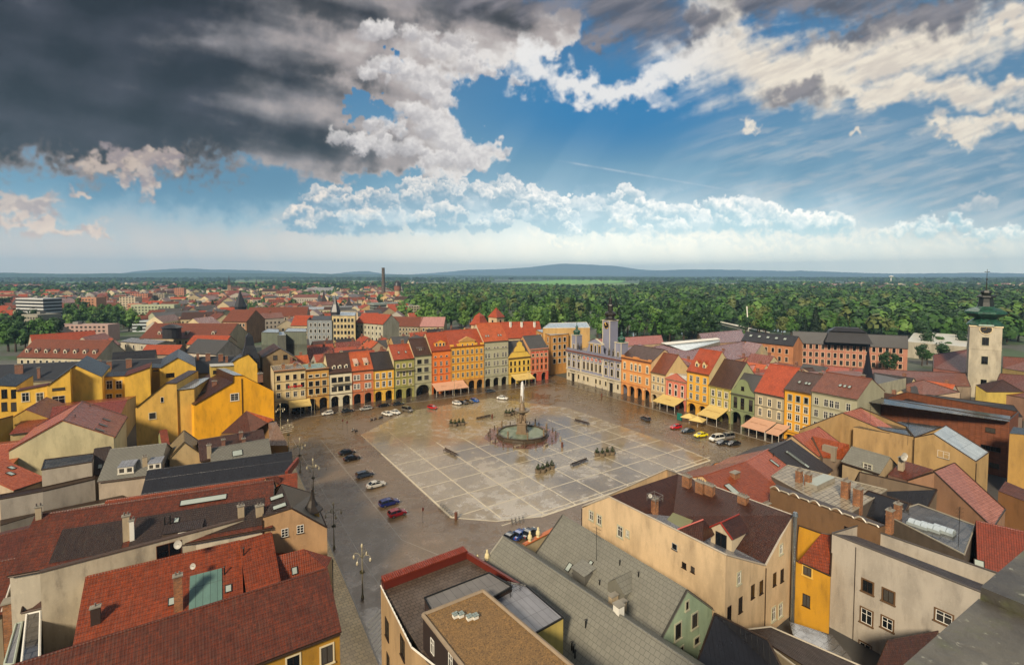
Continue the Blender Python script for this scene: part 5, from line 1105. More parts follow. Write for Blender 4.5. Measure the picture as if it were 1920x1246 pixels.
for px, py, lab in ((1292, 795, 'left yellow parasol by the yellow house'), (1308, 801, 'right yellow parasol by the yellow house')):
    p = G(px, py); t = empty('parasol', (p[0], p[1], .12), lab, 'parasol', .3, 'yellow parasols'); m = MB(); m.lathe([(2.3, 2.5), (2.25, 2.6), (1.1, 3.2), (.08, 3.75)], plaster(AY, .2), sq=4); m.build('canopy', t); m = MB(); m.tube([(0, 0, 0), (0, 0, 3.7)], .05, WHITE, 6); m.build('pole', t)
p = G(1274, 790); m = MB(); m.box(-.1, .1, -1.0, 1.0, .4, 2.9, flat('#1c6a5c', .4), True); m.box(-.06, .06, -1.0, -.9, 0, .4, IR2); m.box(-.06, .06, .9, 1.0, 0, .4, IR2); tag(m.build('cafe_board', None, (p[0], p[1], .12)), 'green cafe board beside the yellow parasols', 'sign')

# ------------------------------------------------------------------ people (a few, tiny in the picture)
def person(px, py, rz, jac, trs, label):
    p = G(px, py); t = empty('person', (p[0], p[1], .13), label, 'person', rz, 'people walking by the arcades')
    J = {'pel': (0, 0, .95, .13), 'spi': (0, .01, 1.15, .13), 'che': (0, .02, 1.36, .15), 'nec': (0, 0, 1.5, .055), 'hea': (0, -.01, 1.63, .095), 'top': (0, 0, 1.73, .07), 'lh': (-.1, 0, .9, .1), 'lk': (-.12, -.12, .5, .065), 'la': (-.12, .02, .09, .045), 'lt': (-.12, -.13, .04, .035), 'rh': (.1, 0, .9, .1), 'rk': (.12, .02, .5, .065), 'ra': (.12, .22, .12, .045), 'rt': (.12, .1, .04, .035),
         'ls': (-.19, .02, 1.4, .06), 'le': (-.25, .1, 1.14, .045), 'lw': (-.22, .0, .92, .035), 'rs': (.19, .02, 1.4, .06), 're': (.25, 0, 1.14, .045), 'rw': (.22, -.16, .96, .035)}
    Ed = [('pel', 'spi'), ('spi', 'che'), ('che', 'nec'), ('nec', 'hea'), ('hea', 'top'), ('pel', 'lh'), ('lh', 'lk'), ('lk', 'la'), ('la', 'lt'), ('pel', 'rh'), ('rh', 'rk'), ('rk', 'ra'), ('ra', 'rt'), ('che', 'ls'), ('ls', 'le'), ('le', 'lw'), ('che', 'rs'), ('rs', 're'), ('re', 'rw')]
    def sk(name, keys, edges, mat, grow, root):
        me = bpy.data.meshes.new(name); ks = list(keys); me.from_pydata([J[k][:3] for k in ks], [(ks.index(a), ks.index(b)) for a, b in edges if a in ks and b in ks], []); o = bpy.data.objects.new(name, me); COL.objects.link(o); o.parent = t
        md = o.modifiers.new('skin', 'SKIN'); me.skin_vertices.new() if not me.skin_vertices else None
        for i, k in enumerate(ks): me.skin_vertices[0].data[i].radius = (J[k][3] + grow,) * 2; me.skin_vertices[0].data[i].use_root = (k == root)
        me.materials.append(mat); o.modifiers.new('sub', 'SUBSURF').levels = 1; return o
    sk('body', J.keys(), Ed, flat('#9a6a4c', .6), 0, 'pel'); sk('jacket', ['pel', 'spi', 'che', 'ls', 'le', 'rs', 're'], Ed, flat(jac, .7), .022, 'pel'); sk('trousers', ['pel', 'lh', 'lk', 'la', 'rh', 'rk', 'ra'], Ed, flat(trs, .7), .02, 'pel'); sk('hair', ['hea', 'top'], Ed, flat('#2a1c12', .7), .012, 'top')
person(1129, 733, .6, '#1c1c22', '#20242c', 'person in dark clothes walking before the town hall'); person(783, 741, 2.0, '#2c4c8c', '#23262c', 'person in blue jacket by the very wide arch'); person(1117, 728, 1.2, '#5a2422', '#23262c', 'person in dark red jacket near the town hall portal')

# ------------------------------------------------------------------ roofs of the near blocks
T_DRED = tiles('#6a2c0e', '#4c210c', .5, .6, .52, .3, 1.1); T_RED2 = tiles('#8e3a10', '#6e2e0c', .45, .5, .52, .3, 1.1); T_BRT = tiles('#94381c', '#7c2e16', .5, .35)  # first two reds darkened to take in the near roofs' shade
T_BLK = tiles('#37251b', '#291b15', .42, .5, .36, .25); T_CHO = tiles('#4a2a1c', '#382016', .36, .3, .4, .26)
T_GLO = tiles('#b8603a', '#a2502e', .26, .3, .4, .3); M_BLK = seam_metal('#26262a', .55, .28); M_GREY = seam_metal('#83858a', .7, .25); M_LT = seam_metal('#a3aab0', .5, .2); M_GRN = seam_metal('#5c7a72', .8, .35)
S_LGREY = slate('#77756a', .62, .5); S_DIA = slate('#6f6d64', .5, .5, True)
TAR = wet_mat('wet_flat_roof', lin('#3c3a38'), lin('#55524e'), 1.3, .06, .3, .12, .5, (.36, .52)); TARL = wet_mat('wet_tile_roof_deck', lin('#8a8170'), lin('#a09682'), 1.1, .1, .3, .1, .45, (.3, .45), 0, 1.6)
Yw, Yd, Cr, Be, Wh, Gy = '#dcb040', '#c8921e', '#c7b58c', '#c8a87a', '#bab09c', '#9a9284'
def V3(p): return np.array(p, float) if len(p) == 3 and p[0] < -2000 else G(*p)
def trimline(mb, pts, mat, r=.1):
    for a, b in zip(pts[:-1], pts[1:]): mb.tube([tuple(a), tuple(b)], r, mat, 5)
def ph(name, label, roofs, outline, wall, cat='building', trim=None, group=None, tw=.12, base=0.0, cp=None):
    """a building from surveyed roof corners (column, row, height); walls drop from its outline"""
    O = [G(*p) for p in outline]; c = sum(O) / len(O); loc = (c[0], c[1], 0)
    b = Bld(name, label, cat, loc, 0, group); cc = np.array([0, 0, c[2] * .45]); Lp = [b.L(p) for p in O]
    wm = plaster(wall, .75) if isinstance(wall, str) else wall; m = MB(); n = len(Lp)
    area = sum(Lp[i][0] * Lp[(i + 1) % n][1] - Lp[(i + 1) % n][0] * Lp[i][1] for i in range(n)); od = 1 if area > 0 else -1
    for i in range(n):
        p, q = Lp[i], Lp[(i + 1) % n]; w = [(p[0], p[1], base), (q[0], q[1], base), tuple(q), tuple(p)]; m.poly(w if od > 0 else w[::-1], wm)
    m.build('wall', b.root)
    if base == 0 and cat == 'house':
        for i in (0, n // 2):
            p = Lp[i]; o2 = p[:2] / (np.linalg.norm(p[:2]) + 1e-6) * .12; dp_ = MB(); dp_.tube([(p[0] + o2[0], p[1] + o2[1], .1), (p[0] + o2[0], p[1] + o2[1], p[2] - .3)], .07, GUTTER, 5); dp_.build('downpipe', b.root)
    b.roofs = []; tm = MB()
    for (pts, mat) in roofs:
        P = [b.L(G(*p)) for p in pts]; nn = np.zeros(3)
        for i in range(1, len(P) - 1): nn += np.cross(P[i] - P[0], P[i + 1] - P[0])
        if nn[2] < 0: P = P[::-1]; nn = -nn
        nn /= np.linalg.norm(nn); P = [p + np.array([0, 0, .06]) for p in P]; r = MB(); r.poly(P, mat)
        for i in range(len(P)):
            a, q = P[i], P[(i + 1) % len(P)]; r.poly([a - nn * .14, q - nn * .14, q, a], mat)
        o = r.build('roof', b.root); b.roofs.append((o, P, nn))
    if trim: trimline(tm, [p + np.array([0, 0, .08]) for p in Lp + [Lp[0]]], trim, tw); tm.build('coping', b.root)
    b.O = O; return b
def gb(name, label, e, ra, rb, ze, zr, roof, wall, half=None, far=1.0, zf=None, cat='house', trim=None, base=0.0, group=None, over=.3, roof2=None, ridge_r=.14):
    """gable house: ridge seen from ra to rb; e = eave corner below rb (or half = distance of the eave toward the camera)"""
    RA_, RB_ = G(*ra, zr), G(*rb, zr); d = (RB_ - RA_); d /= np.linalg.norm(d); perp = np.array([-d[1], d[0], 0])
    if np.dot(perp, CAM - RB_) < 0: perp = -perp
    if e is not None:
        half = float(np.dot(G(*e, ze) - RB_, perp))
    c = (RA_ + RB_) / 2; rz = math.atan2(d[1], d[0]); b = Bld(name, label, cat, (c[0], c[1], 0), rz, group)
    L_ = float(np.linalg.norm(RB_ - RA_)) / 2; sgn = 1 if b.L(c + perp)[1] > 0 else -1; wall = plaster(wall, .75) if isinstance(wall, str) else wall
    zf = ze if zf is None else zf; hf = half * far; s = sgn
    wm = plaster(wall, .5) if isinstance(wall, str) else wall; m = MB()
    def wallq(p, q, r=None):
        pts = [(p[0], p[1], base), (q[0], q[1], base), q] + ([r] if r else []) + [p]; m.poly(outward(pts, (0, 0, ze * .5)), wm)
    En = [(-L_, s * half, ze), (L_, s * half, ze)]; Ef = [(-L_, -s * hf, zf), (L_, -s * hf, zf)]; Rr = [(-L_, 0, zr), (L_, 0, zr)]
    wallq(En[0], En[1])
    if hf > .05: wallq(Ef[0], Ef[1]); wallq(En[0], Ef[0], Rr[0]); wallq(En[1], Ef[1], Rr[1])
    else:
        wallq(Rr[0], Rr[1]); wallq(En[0], Rr[0]); wallq(En[1], Rr[1])
    m.build('wall', b.root)
    r = MB(); k = (zr - ze) / half; t = .14
    def slope(E0, E1, h_, z_, mat):
        kk = (zr - z_) / h_; sg = 1 if E0[1] > 0 else -1; y = E0[1] + sg * over
        pts = [(-L_ - .15, y, z_ - kk * over + .05), (L_ + .15, y, z_ - kk * over + .05), (L_ + .15, 0, zr + .05), (-L_ - .15, 0, zr + .05)]
        up = [(p[0], p[1], p[2] + t) for p in pts]; r.poly(outward(up, (0, 0, -50)), mat)
        for i in range(4):
            if i == 2: continue
            a, q = i, (i + 1) % 4; r.poly(outward([pts[a], pts[q], up[q], up[a]], (0, 0, ze)), GUTTER if i == 0 else mat)
    slope(*En, half, ze, roof)
    if hf > .05: slope(*Ef, hf, zf, roof2 or roof)
    r.tube([(-L_, 0, zr + t), (L_, 0, zr + t)], ridge_r, roof, 6)
    b.roof = r.build('roof', b.root)
    if trim:
        tm = MB()
        for i in (0, 1): trimline(tm, [np.array(En[i]) + (0, 0, .2), np.array(Rr[i]) + (0, 0, .2)] + ([np.array(Ef[i]) + (0, 0, .2)] if hf > .05 else []), trim, .13)
        tm.build('coping', b.root)
    if ze > 4:
        g = MB(); g.tube([(-L_, s * (half + over + .08), ze - k * over), (L_, s * (half + over + .08), ze - k * over)], .1, GUTTER, 6); g.build('gutter', b.root)
    # surveyed placement on the near slope
    def W_(p): cth, sth = math.cos(rz), math.sin(rz); return np.array([p[0] * cth - p[1] * sth + c[0], p[0] * sth + p[1] * cth + c[1], p[2]])
    tl = np.array([1, 0, 0.]); sl = np.array([0, -s * half, zr - ze], float); sl /= np.linalg.norm(sl); nl = np.cross(tl, sl); nl = nl if nl[2] > 0 else -nl
    nw = W_(nl) - np.array([c[0], c[1], 0]); pw = W_((0, 0, zr + .2))
    b.at = lambda px, py: b.L(onplane(px, py, pw, nw))
    b.sk = lambda px, py, w=.8, h=1.2: skylight(b.roof, b.at(px, py), tl, sl, nl, w, h)
    def ch(px, py, w=1.0, d=.6, h=1.6, mat=None, pots=2):
        q = b.at(px, py); return chimney(b.roof, q[0], q[1], q[2] - 1.2, q[2] + h, w, d, mat, -rz, pots)
    b.ch = ch; b.nearwall = (W_(En[0]), W_(En[1])); b.gb_ = (W_(En[1]), W_(Ef[1])); b.ga_ = (W_(En[0]), W_(Ef[0])); b.tl, b.sl, b.nl = tl, sl, nl; b.W_ = W_; b.half, b.Ln, b.s = half, L_, s
    def shed(px, py, w=2.2, h=1.3, wall='#b0a890', rmat=None, win='nW', n=2, ridge=False):
        q = b.at(px, py); kk = (zr - ze) / half; yy = s; m = MB(); x0, x1 = q[0] - w / 2, q[0] + w / 2; y0 = q[1]; dep = h / kk * .85; wmt = plaster(wall, .4); z0 = q[2] - .3; z1 = q[2] + h
        m.poly(outward([(x0, y0, z0), (x1, y0, z0), (x1, y0, z1), (x0, y0, z1)], (q[0], y0 - yy, q[2])), wmt)
        for x in (x0, x1): m.poly(outward([(x, y0, z0), (x, y0 - yy * dep, z1), (x, y0, z1)], (q[0], y0 - yy, q[2])), wmt)
        o = m.build('dormer', b.roof); rr = MB(); rm = rmat or roof
        if ridge:
            zt = z1 + w * .45; dp = (zt - q[2]) / kk
            for sx in (-1, 1): rr.poly(outward([(q[0] + sx * (w / 2 + .15), y0 + yy * .2, z1 - .05), (q[0], y0 + yy * .2, zt), (q[0], y0 - yy * dp, zt), (q[0] + sx * (w / 2 + .15), y0 - yy * dep, z1 - .05)], (q[0], y0, -30)), rm)
            rr.poly(outward([(x0, y0, z1), (x1, y0, z1), (q[0], y0, zt)], (q[0], y0 - yy, z1)), wmt)
        else: rr.poly(outward([(x0 - .1, y0 + yy * .25, z1), (x1 + .1, y0 + yy * .25, z1), (x1 + .1, y0 - yy * (dep + .6), z1 + .45), (x0 - .1, y0 - yy * (dep + .6), z1 + .45)], (q[0], y0, -30)), rm)
        rr.build('dormer_roof', b.roof)
        for i in range(n): window(b.roof, q[0] + (i - (n - 1) / 2) * w / n, y0, z0 + .55, min(1.0, w / n * .75), h - .5, win, 0 if yy < 0 else math.pi, False)
    b.shed = shed
    return b
def dish(parent, p, r=.45, mat=None, face=None):
    m = MB(); f = Vector(face or (-.5, -.8, .3)).normalized(); q = f.to_track_quat('Z', 'Y')
    for i in range(4):
        r0, r1_ = r * i / 4, r * (i + 1) / 4
        for j in range(12):
            a, c = 2 * math.pi * j / 12, 2 * math.pi * (j + 1) / 12; P = [(r0 * math.cos(a), r0 * math.sin(a), r0 * r0 * .6), (r1_ * math.cos(a), r1_ * math.sin(a), r1_ * r1_ * .6), (r1_ * math.cos(c), r1_ * math.sin(c), r1_ * r1_ * .6), (r0 * math.cos(c), r0 * math.sin(c), r0 * r0 * .6)]
            P = [q @ Vector(v) for v in P]; m.poly(P if i else [P[0], P[1], P[2]], flat('#a29e94', .5))
    m.tube([(0, 0, 0), (0, 0, -r * 1.6)], .03, IRON, 4); m.tube([(0, 0, 0), tuple(f * r * .8)], .02, IRON, 4)
    return m.build('satellite_dish', parent, p, 0)
def antenna(parent, p, h=3.0):
    m = MB(); m.tube([(0, 0, -.5), (0, 0, h)], .035, IRON, 5)
    for k in range(3):
        z = h - .3 - k * .55; m.tube([(-.7 + k * .1, 0, z), (.7 - k * .1, .2, z)], .018, IRON, 4)
        for j in range(5): x = -.6 + j * .3; m.tube([(x, -.3, z), (x, .35, z)], .012, IRON, 3)
    return m.build('antenna', parent, p)
def vent(parent, p, h=.7):
    m = MB(); m.tube([(0, 0, -.3), (0, 0, h)], .09, IRON, 6); m.tube([(0, 0, h), (0, 0, h + .12)], [.16, .04], IRON, 6); return m.build('vent_pipe', parent, p)
def on(b, px, py, z): return tuple(b.L(G(px, py, z)))

# ===== left block, from the corner of the picture upward
L1 = gb('gable_house', 'long dark red tiled roof over mustard wall in the lower left corner', (645, 1178), (10, 1254), (612, 1067), 10, 14, T_DRED, '#a87c22', trim=None)
for px, py in ((613, 1226), (550, 1246)): L1.win_px(px, py, L1.nearwall, 1.3, 2.1, 'dL')
L2 = gb('gable_house', 'bright red tiled roof with grey panel and dish chimney behind the long roof', None, (163, 1083), (450, 1015), 9.5, 14, T_RED2, Wh, half=6.6)
q = L2.at(386, 1112); g_ = MB(); g_.obox(q + L2.tl * -1.8 + L2.sl * -2.2 + L2.nl * .0, L2.tl * 3.6, L2.sl * 5.0, L2.nl * .1, M_GRN); g_.build('metal_panel', L2.roof)
c_ = L2.ch(335, 1140, .9, .7, 4.2, CHB); dish(L2.root, L2.at(337, 1080) + np.array([0, 0, 4.3]), .55); dish(L2.root, L2.at(353, 1100) + np.array([.6, 0, 2.6]), .38)
L2.sk(322, 1127, .8, 1.0); L2.sk(428, 1103, .8, 1.0); vent(L2.roof, L2.at(421, 1076), 1.0); L2.ch(180, 1165, .9, .6, 1.8, plaster('#3a2a22', .5), 1)
L2b = gb('gable_house', 'short red roof strip with white pipe between red roof and beige gable', None, (451, 1016), (508, 1000), 9.6, 14.3, T_RED2, Wh, half=6.0); vent(L2b.roof, L2b.at(457, 1040), 1.0)
L2c = ph('hipped_house', 'red hipped roof with one skylight below the beige gable wall', [([(504, 1046, 12), (569, 1029, 12), (612, 1066, 9), (500, 1100, 9)], T_RED2), ([(569, 1029, 12), (622, 1045, 9.5), (612, 1066, 9)], T_RED2), ([(504, 1046, 12), (569, 1029, 12), (622, 1045, 9.5), (512, 1020, 9.5)], T_RED2)], [(500, 1100, 9), (612, 1066, 9), (622, 1045, 9.5), (569, 1029, 12), (504, 1046, 12)], Be, 'house')
o_, P_, n_ = L2c.roofs[0]; w0 = onplane(552, 1069, P_[0] + L2c.loc, n_); sl = np.cross(n_, (1, 0, 0)); sl = sl if sl[2] > 0 else -sl; skylight(L2c.root, L2c.L(w0), (1, 0, 0), sl / np.linalg.norm(sl), n_, .8, 1.0)
# old white party wall
zW = 16.2; a, b_ = G(75, 1073, zW), G(457, 973, zW); d = (b_ - a) / np.linalg.norm(b_ - a)
pw = Bld('party_wall', 'stained white party wall running between red and brown roofs', 'wall', (a[0], a[1], 0), math.atan2(d[1], d[0])); W_l = float(np.linalg.norm(b_ - a))
m = MB(); pm = plaster('#b3a68e', 1.0); m.box(0, W_l, 0, .5, 0, zW, pm); m.build('wall', pw.root); m = MB(); m.box(-.1, W_l + .1, -.12, .6, zW, zW + .12, flat('#4a3a30', .6), True); m.build('coping', pw.root)
pw.win_px(317, 1030, (a, b_), 2.8, 1.9, 'b')
L3 = gb('gable_house', 'long roof of red and blackened tiles behind the white party wall', None, (69, 967), (512, 901), 15.0, 19, T_DRED, Wh, half=7.2)
for (px0, px1, ya, yb_) in ((105, 232, 1022, 1010), (252, 495, 985, 962)):
    q0, q1 = L3.at(px0, ya), L3.at(px1, yb_); pt = MB(); sd = L3.s * L3.half; z0 = 15.0 + .22
    yb0 = sd * .97; yt = sd * .38; f = lambda y: 19 - (19 - 15.0) * abs(y) / L3.half + .24
    pt.poly(outward([(q0[0], yb0, f(yb0)), (q1[0], yb0, f(yb0)), (q1[0], yt, f(yt)), (q0[0], yt, f(yt))], (0, 0, -50)), T_BLK); pt.build('old_tiles', L3.roof)
for (px, py, w, h_, mt) in ((238, 1010, .8, 3.2, CHP), (248, 1010, .5, 2.6, WHITE), (452, 968, .8, 1.6, CHP), (487, 965, 1.0, 1.4, CHP), (73, 970, .6, 1.5, CHP)): L3.ch(px, py, w, .6, h_, mt)
L3.sk(331, 975, .7, .9); vent(L3.roof, L3.at(309, 985), 1.2); vent(L3.roof, L3.at(319, 983), 1.2); L3.sk(382, 937, 6.0, 1.0)
q = L3.at(342, 998); L3.shed(342, 1003, 4.6, .7, '#4a3a30', T_BLK, 'n', 1)
L3h = ph('corner_house', 'beige gabled corner house with two small lattice windows and a bell turret', [([(493, 970, 16.6), (547, 953, 17), (528, 908, 19.2)], T_BLK), ([(547, 953, 17), (613, 989, 13), (585, 925, 13), (528, 908, 19.2)], slate('#6a6152', .35))], [(493, 970, 16.6), (547, 953, 17), (613, 989, 13), (585, 925, 13), (528, 908, 17), (497, 930, 14)], '#b08c64', 'house', GUTTER)
L3h.win_px(534, 998, (L3h.O[0], L3h.O[1]), .95, 1.25, 'c'); L3h.win_px(563, 991, (L3h.O[1], L3h.O[2]), .95, 1.25, 'c')
o_, P_, n_ = L3h.roofs[0]
for px, py in ((519, 932), (524, 949)):
    q = L3h.L(onplane(px, py, P_[0] + L3h.loc, n_)); sl = np.cross(n_, (0, 1, 0)); sl = sl if sl[2] > 0 else -sl; sl /= np.linalg.norm(sl); skylight(o_, q, np.cross(sl, n_), sl, n_, .8, 1.9)
tq = G(586, 962, 14.0); tt = MB(); tw_ = MB(); tw_.lathe([(.85, 11.5), (.85, 14.6)], plaster('#b98c38', .4), (0, 0), sq=4); tt.lathe([(1.5, 14.5), (1.45, 14.7), (.85, 15.3), (.42, 16.2), (.2, 17.0), (.12, 17.6), (.26, 17.9), (.06, 18.2), (.03, 18.8)], flat('#2a221a', .4), (0, 0), sq=8)
tw_.build('turret', L3h.root, tuple(L3h.L((tq[0], tq[1], 0)))); tt.build('turret_roof', L3h.root, tuple(L3h.L((tq[0], tq[1], 0))))
tw2 = MB(); tw2.box(-.35, .35, -.02, .04, 12.6, 13.9, GLASS); 
L4p = ph('hipped_house', 'wet hip roof with pale pink sky sheen in its colour beside the dark skylight roof', [([(473, 925, 12.5), (498, 896, 15.5), (527, 908, 13.2)], T_DRED), ([(498, 896, 15.5), (527, 908, 13.2), (540, 900, 12), (520, 892, 15)], T_PNK)], [(473, 925, 12.5), (527, 908, 13.2), (540, 900, 12), (520, 892, 15), (498, 896, 15.5)], Be, 'house')  # sky reflection is put into the pink slope's tile colour
L4r = gb('gable_house', 'narrow red roof strip between black roof and brown roof', None, (200, 940), (556, 888), 11.5, 14.2, T_RED2, Wh, half=4.5)
L5 = gb('gable_house', 'plain black sheet metal roof with a red and white gable end', None, (278, 883), (546, 848), 9.0, 15, M_BLK, Be, half=9.5, trim=None)
m = MB(); m.obox(L5.L(G(556, 868, 13)), (.5, 0, 0), (-2, -7, 0), (0, 0, 1.2), T_BRT); m.build('parapet', L5.root)
for k in range(3): LX = None
L6 = gb('gable_house', 'grey diamond slate roof with two metal clad dormers and white windows', (308, 886), (208, 843), (312, 832), 11, 15, S_DIA, '#a89a88'); L6.shed(236, 888, 2.6, 1.5, '#8a9090', M_GREY, 'nW', 2); L6.shed(290, 880, 2.2, 1.4, '#8a9090', M_GREY, 'nW', 2); L6.ch(272, 872, .8, .6, 1.8, CHP)
L6b = gb('gable_house', 'narrow dark brown tiled roof left of the diamond slate roof', (203, 884), (178, 842), (207, 838), 11, 15, T_BLK, '#9a8c7a'); L6b.sk(188, 874, .8, 1)
L7 = gb('gable_house', 'small cream gable with straw coloured striped roof', (374, 851), (345, 808), (345.5, 830), 12.3, 15.2, tiles('#8f7a50', '#77643f', .4, .3, .5, .3), '#b59c70', trim=GUTTER)
L7 = None
L8 = gb('gable_house', 'grey diamond slate roof with one double roof window in the left row', (520, 850), (395, 842), (503, 823), 11.2, 14, S_DIA, '#9a8c74'); L8.sk(445, 849, 2.0, 1.4); L8.ch(392, 848, .8, .6, 1.6, CHP)
L8b = gb('gable_house', 'brown tiled roof with small brick chimneys behind the grey slate', None, (372, 826), (492, 806), 11.5, 14.5, T_CHO, '#9a8466', half=5.0)
for px, py in ((452, 822), (419, 836), (457, 834)): L8b.ch(px, py, .7, .6, 1.5, CHR)
L8c = ph('gable_house', 'rust red roof with dark hip beside the yellow gable wall', [([(415, 812, 11), (462, 770, 15), (503, 792, 12), (470, 812, 10)], tiles('#6a3a26', '#54301f', .35)), ([(462, 770, 15), (515, 786, 13), (503, 792, 12)], T_GLO), ([(503, 792, 12), (518, 790, 12), (540, 835, 9), (505, 835, 9)], tiles('#8a6a52', '#76583f', .3))], [(415, 812, 11), (470, 812, 10), (505, 835, 9), (540, 835, 9), (518, 790, 12), (462, 770, 15)], '#8f6a3c', 'house')
L9 = gb('gable_house', 'large cream blank gable with glossy red roof and three skylights', (207, 829), (154, 753), (117, 789), 11.5, 17, T_GLO, '#c4b890', trim=GUTTER)
# the camera sees its east slope: dress it there
for px, py in ((184, 767), (183, 800), (187, 806)): pass
for (px, py) in ((200, 787), (193, 797), (187, 806)): L9.sk(px, py, .9, 1.9)
vent(L9.roof, L9.at(141, 781), .5); vent(L9.roof, L9.at(169, 762), .5)
def slab(name, label, pts, z, wall, roofm, cat='building', trim=None, par=.0):
    return ph(name, label, [([(p[0], p[1], z) for p in pts], roofm)], [(p[0], p[1], z) for p in pts], wall, cat, trim)
slab('courtyard_wall', 'stained whitewashed wall with stepped top left of the slate roof', [(0, 936), (80, 921), (178, 898), (178, 892), (80, 914), (0, 928)], 11, '#9c9488', GUTTER, 'wall', GUTTER)
slab('rear_building', 'blank grey white rear wall below the large cream gable', [(78, 881), (172, 866), (178, 850), (84, 862)], 14, '#a69c8c', TAR, 'building', GUTTER)
slab('rear_building', 'low whitewashed block between courtyard wall and slate roof', [(172, 893), (202, 889), (202, 870), (175, 872)], 10.5, '#a79d8f', TAR, 'building', GUTTER)
slab('courtyard_wall', 'long low stained wall left of the red roof ridge', [(0, 985), (70, 964), (230, 935), (230, 928), (0, 975)], 7.5, '#9a9284', GUTTER, 'wall')
LA = gb('gable_house', 'red roof with two skylights at the left picture edge', (46, 912), (-60, 880), (4, 862), 11, 13.5, T_GLO, '#a8957c'); LA.sk(22, 877, .8, 1.6); LA.sk(20, 888, .8, 1.8)
LB = gb('gable_house', 'brown red roof low at the left edge beside the red strip', None, (-60, 1020), (62, 990), 11, 13.5, T_DRED, '#8f8270', half=8.0)
LC = gb('gable_house', 'dark red roof with pale verge at the lower left edge', None, (-40, 1062), (38, 1046), 9, 12.8, T_DRED, '#8c8068', half=6.5, trim=flat('#b0aaa0', .5))
ph('stair_house', 'small brown roof with white render behind the old brick chimney', [([(48, 1138, 10), (88, 1093, 12), (93, 1096, 12), (80, 1140, 10.5), (40, 1150, 10)], T_CHO)], [(40, 1150, 10), (80, 1140, 10.5), (93, 1096, 12), (88, 1093, 12), (48, 1115, 11.5)], '#a09684', 'building', GUTTER)
bk = Bld('brick_stack', 'weathered brick chimney stack in the dark yard at lower left', 'chimney', tuple(G(27, 1160, 8)[:2]) + (0,)); m = MB(); m.box(-.9, .9, -.6, .6, 0, 10.5, CHB); m.build('stack', bk.root); m = MB(); m.box(-1.05, 1.05, -.75, .75, 10.5, 10.7, plaster('#8b8578', .6), True); m.build('cap', bk.root)
slab('rear_building', 'narrow pale green rendered wing at the bottom left edge', [(8, 1246), (30, 1170), (42, 1166), (26, 1246)], 9, '#8d9a84', M_GREY, 'building', flat('#a8b0a0', .5))
slab('rear_building', 'brown grey rendered wing right of the pale green wing', [(40, 1246), (50, 1152), (76, 1146), (74, 1246)], 10.2, '#7d6f5a', TAR, 'building', WHITE)
slab('yard_roof', 'dark slate lean-to in the shaded yard by the white wall', [(92, 1195), (160, 1172), (160, 1215), (104, 1232)], 6, '#5a544a', M_BLK)

# yellow complex
def yel(label, e, ra, rb, ze, zr, roof=None, wall=Yw, **k): return gb('yellow_house', label, e, ra, rb, ze, zr, roof or M_BLK, wall, **k)
def fph(name, label, y0, pts, depth, roofs, wall, cat='house', skew=0.0, group=None):
    """house with its front in the plane y = y0, whose top outline was surveyed left to right"""
    F_ = [onplane(px, py, (0, y0, 0), np.array([0, 1., 0])) for px, py in pts]; c = sum(F_) / len(F_); b = Bld(name, label, cat, (c[0], y0 + depth / 2, 0), 0, group)
    f = [b.L(p) for p in F_]; k = [p + np.array([skew, depth, 0]) for p in f]; wm = plaster(wall, .7); m = MB()
    m.poly([(f[0][0], f[0][1], 0), (f[-1][0], f[-1][1], 0)] + [tuple(p) for p in f[::-1]], wm); m.poly([(k[-1][0], k[-1][1], 0), (k[0][0], k[0][1], 0)] + [tuple(p) for p in k], wm)
    for a, q in ((f[0], k[0]), (k[-1], f[-1])): m.poly([(q[0], q[1], 0), (a[0], a[1], 0), tuple(a), tuple(q)], wm)
    m.build('wall', b.root); b.slopes = []
    for i in range(len(f) - 1):
        mt = roofs[i % len(roofs)]; e = np.array([0, -.3, .1]); P = [f[i] + e, f[i + 1] + e, k[i + 1] + (0, 0, .1), k[i] + (0, 0, .1)]; r = MB(); r.poly([tuple(p + (0, 0, .14)) for p in P], mt); r.poly([tuple(P[0]), tuple(P[1]), tuple(P[1] + (0, 0, .14)), tuple(P[0] + (0, 0, .14))], GUTTER)
        nn = np.cross(P[1] - P[0], P[3] - P[0]); nn /= np.linalg.norm(nn); o = r.build('roof', b.root); b.slopes.append((o, P[0] + b.loc + (0, 0, .14), nn))
    b.pl = ((0, y0), (1, y0)); b.w = lambda px, py, w, h, st='w': b.win_px(px, py, b.pl, w, h, st)
    def sk(i, px, py, w=.9, h=1.3): o, p0, nn = b.slopes[i]; sl = np.cross(nn, (0, 1., 0)); sl = sl if sl[2] > 0 else -sl; sl /= np.linalg.norm(sl); skylight(o, b.L(onplane(px, py, p0, nn)), (0, 1., 0), sl, nn, w, h)
    def ch(i, px, py, w=1, d=.6, h=2, mat=None, pots=2): o, p0, nn = b.slopes[i]; q = b.L(onplane(px, py, p0, nn)); chimney(o, q[0], q[1], q[2] - 1, q[2] + h, w, d, mat, 0, pots)
    b.sk, b.ch = sk, ch; return b
YB = fph('yellow_house', 'big deep yellow gable wall with lattice window at the square corner', 45, [(363, 760), (437, 717), (437, 704), (455, 704), (470, 712), (513, 733)], 22, [T_CHO, T_CHO, M_LT, T_CHO, T_CHO], '#e0a010', 'house', -5)
YB.w(440, 744, 2.2, 2.2, 'cW'); YB.sk(0, 376, 738, .9, 1.6); YB.sk(0, 382, 735, .9, 1.6); YB.ch(4, 488, 708, 1, .8, 1, CHR); YB.ch(0, 402, 722, 1.4, .8, 1.4, CHR)
pp = MB(); p0 = YB.L(onplane(453, 706, (0, 45, 0), np.array([0, 1., 0]))); pp.tube([(p0[0], p0[1] - .15, 1), (p0[0], p0[1] - .15, 18)], .12, GUTTER, 6); pp.build('downpipe', YB.root)
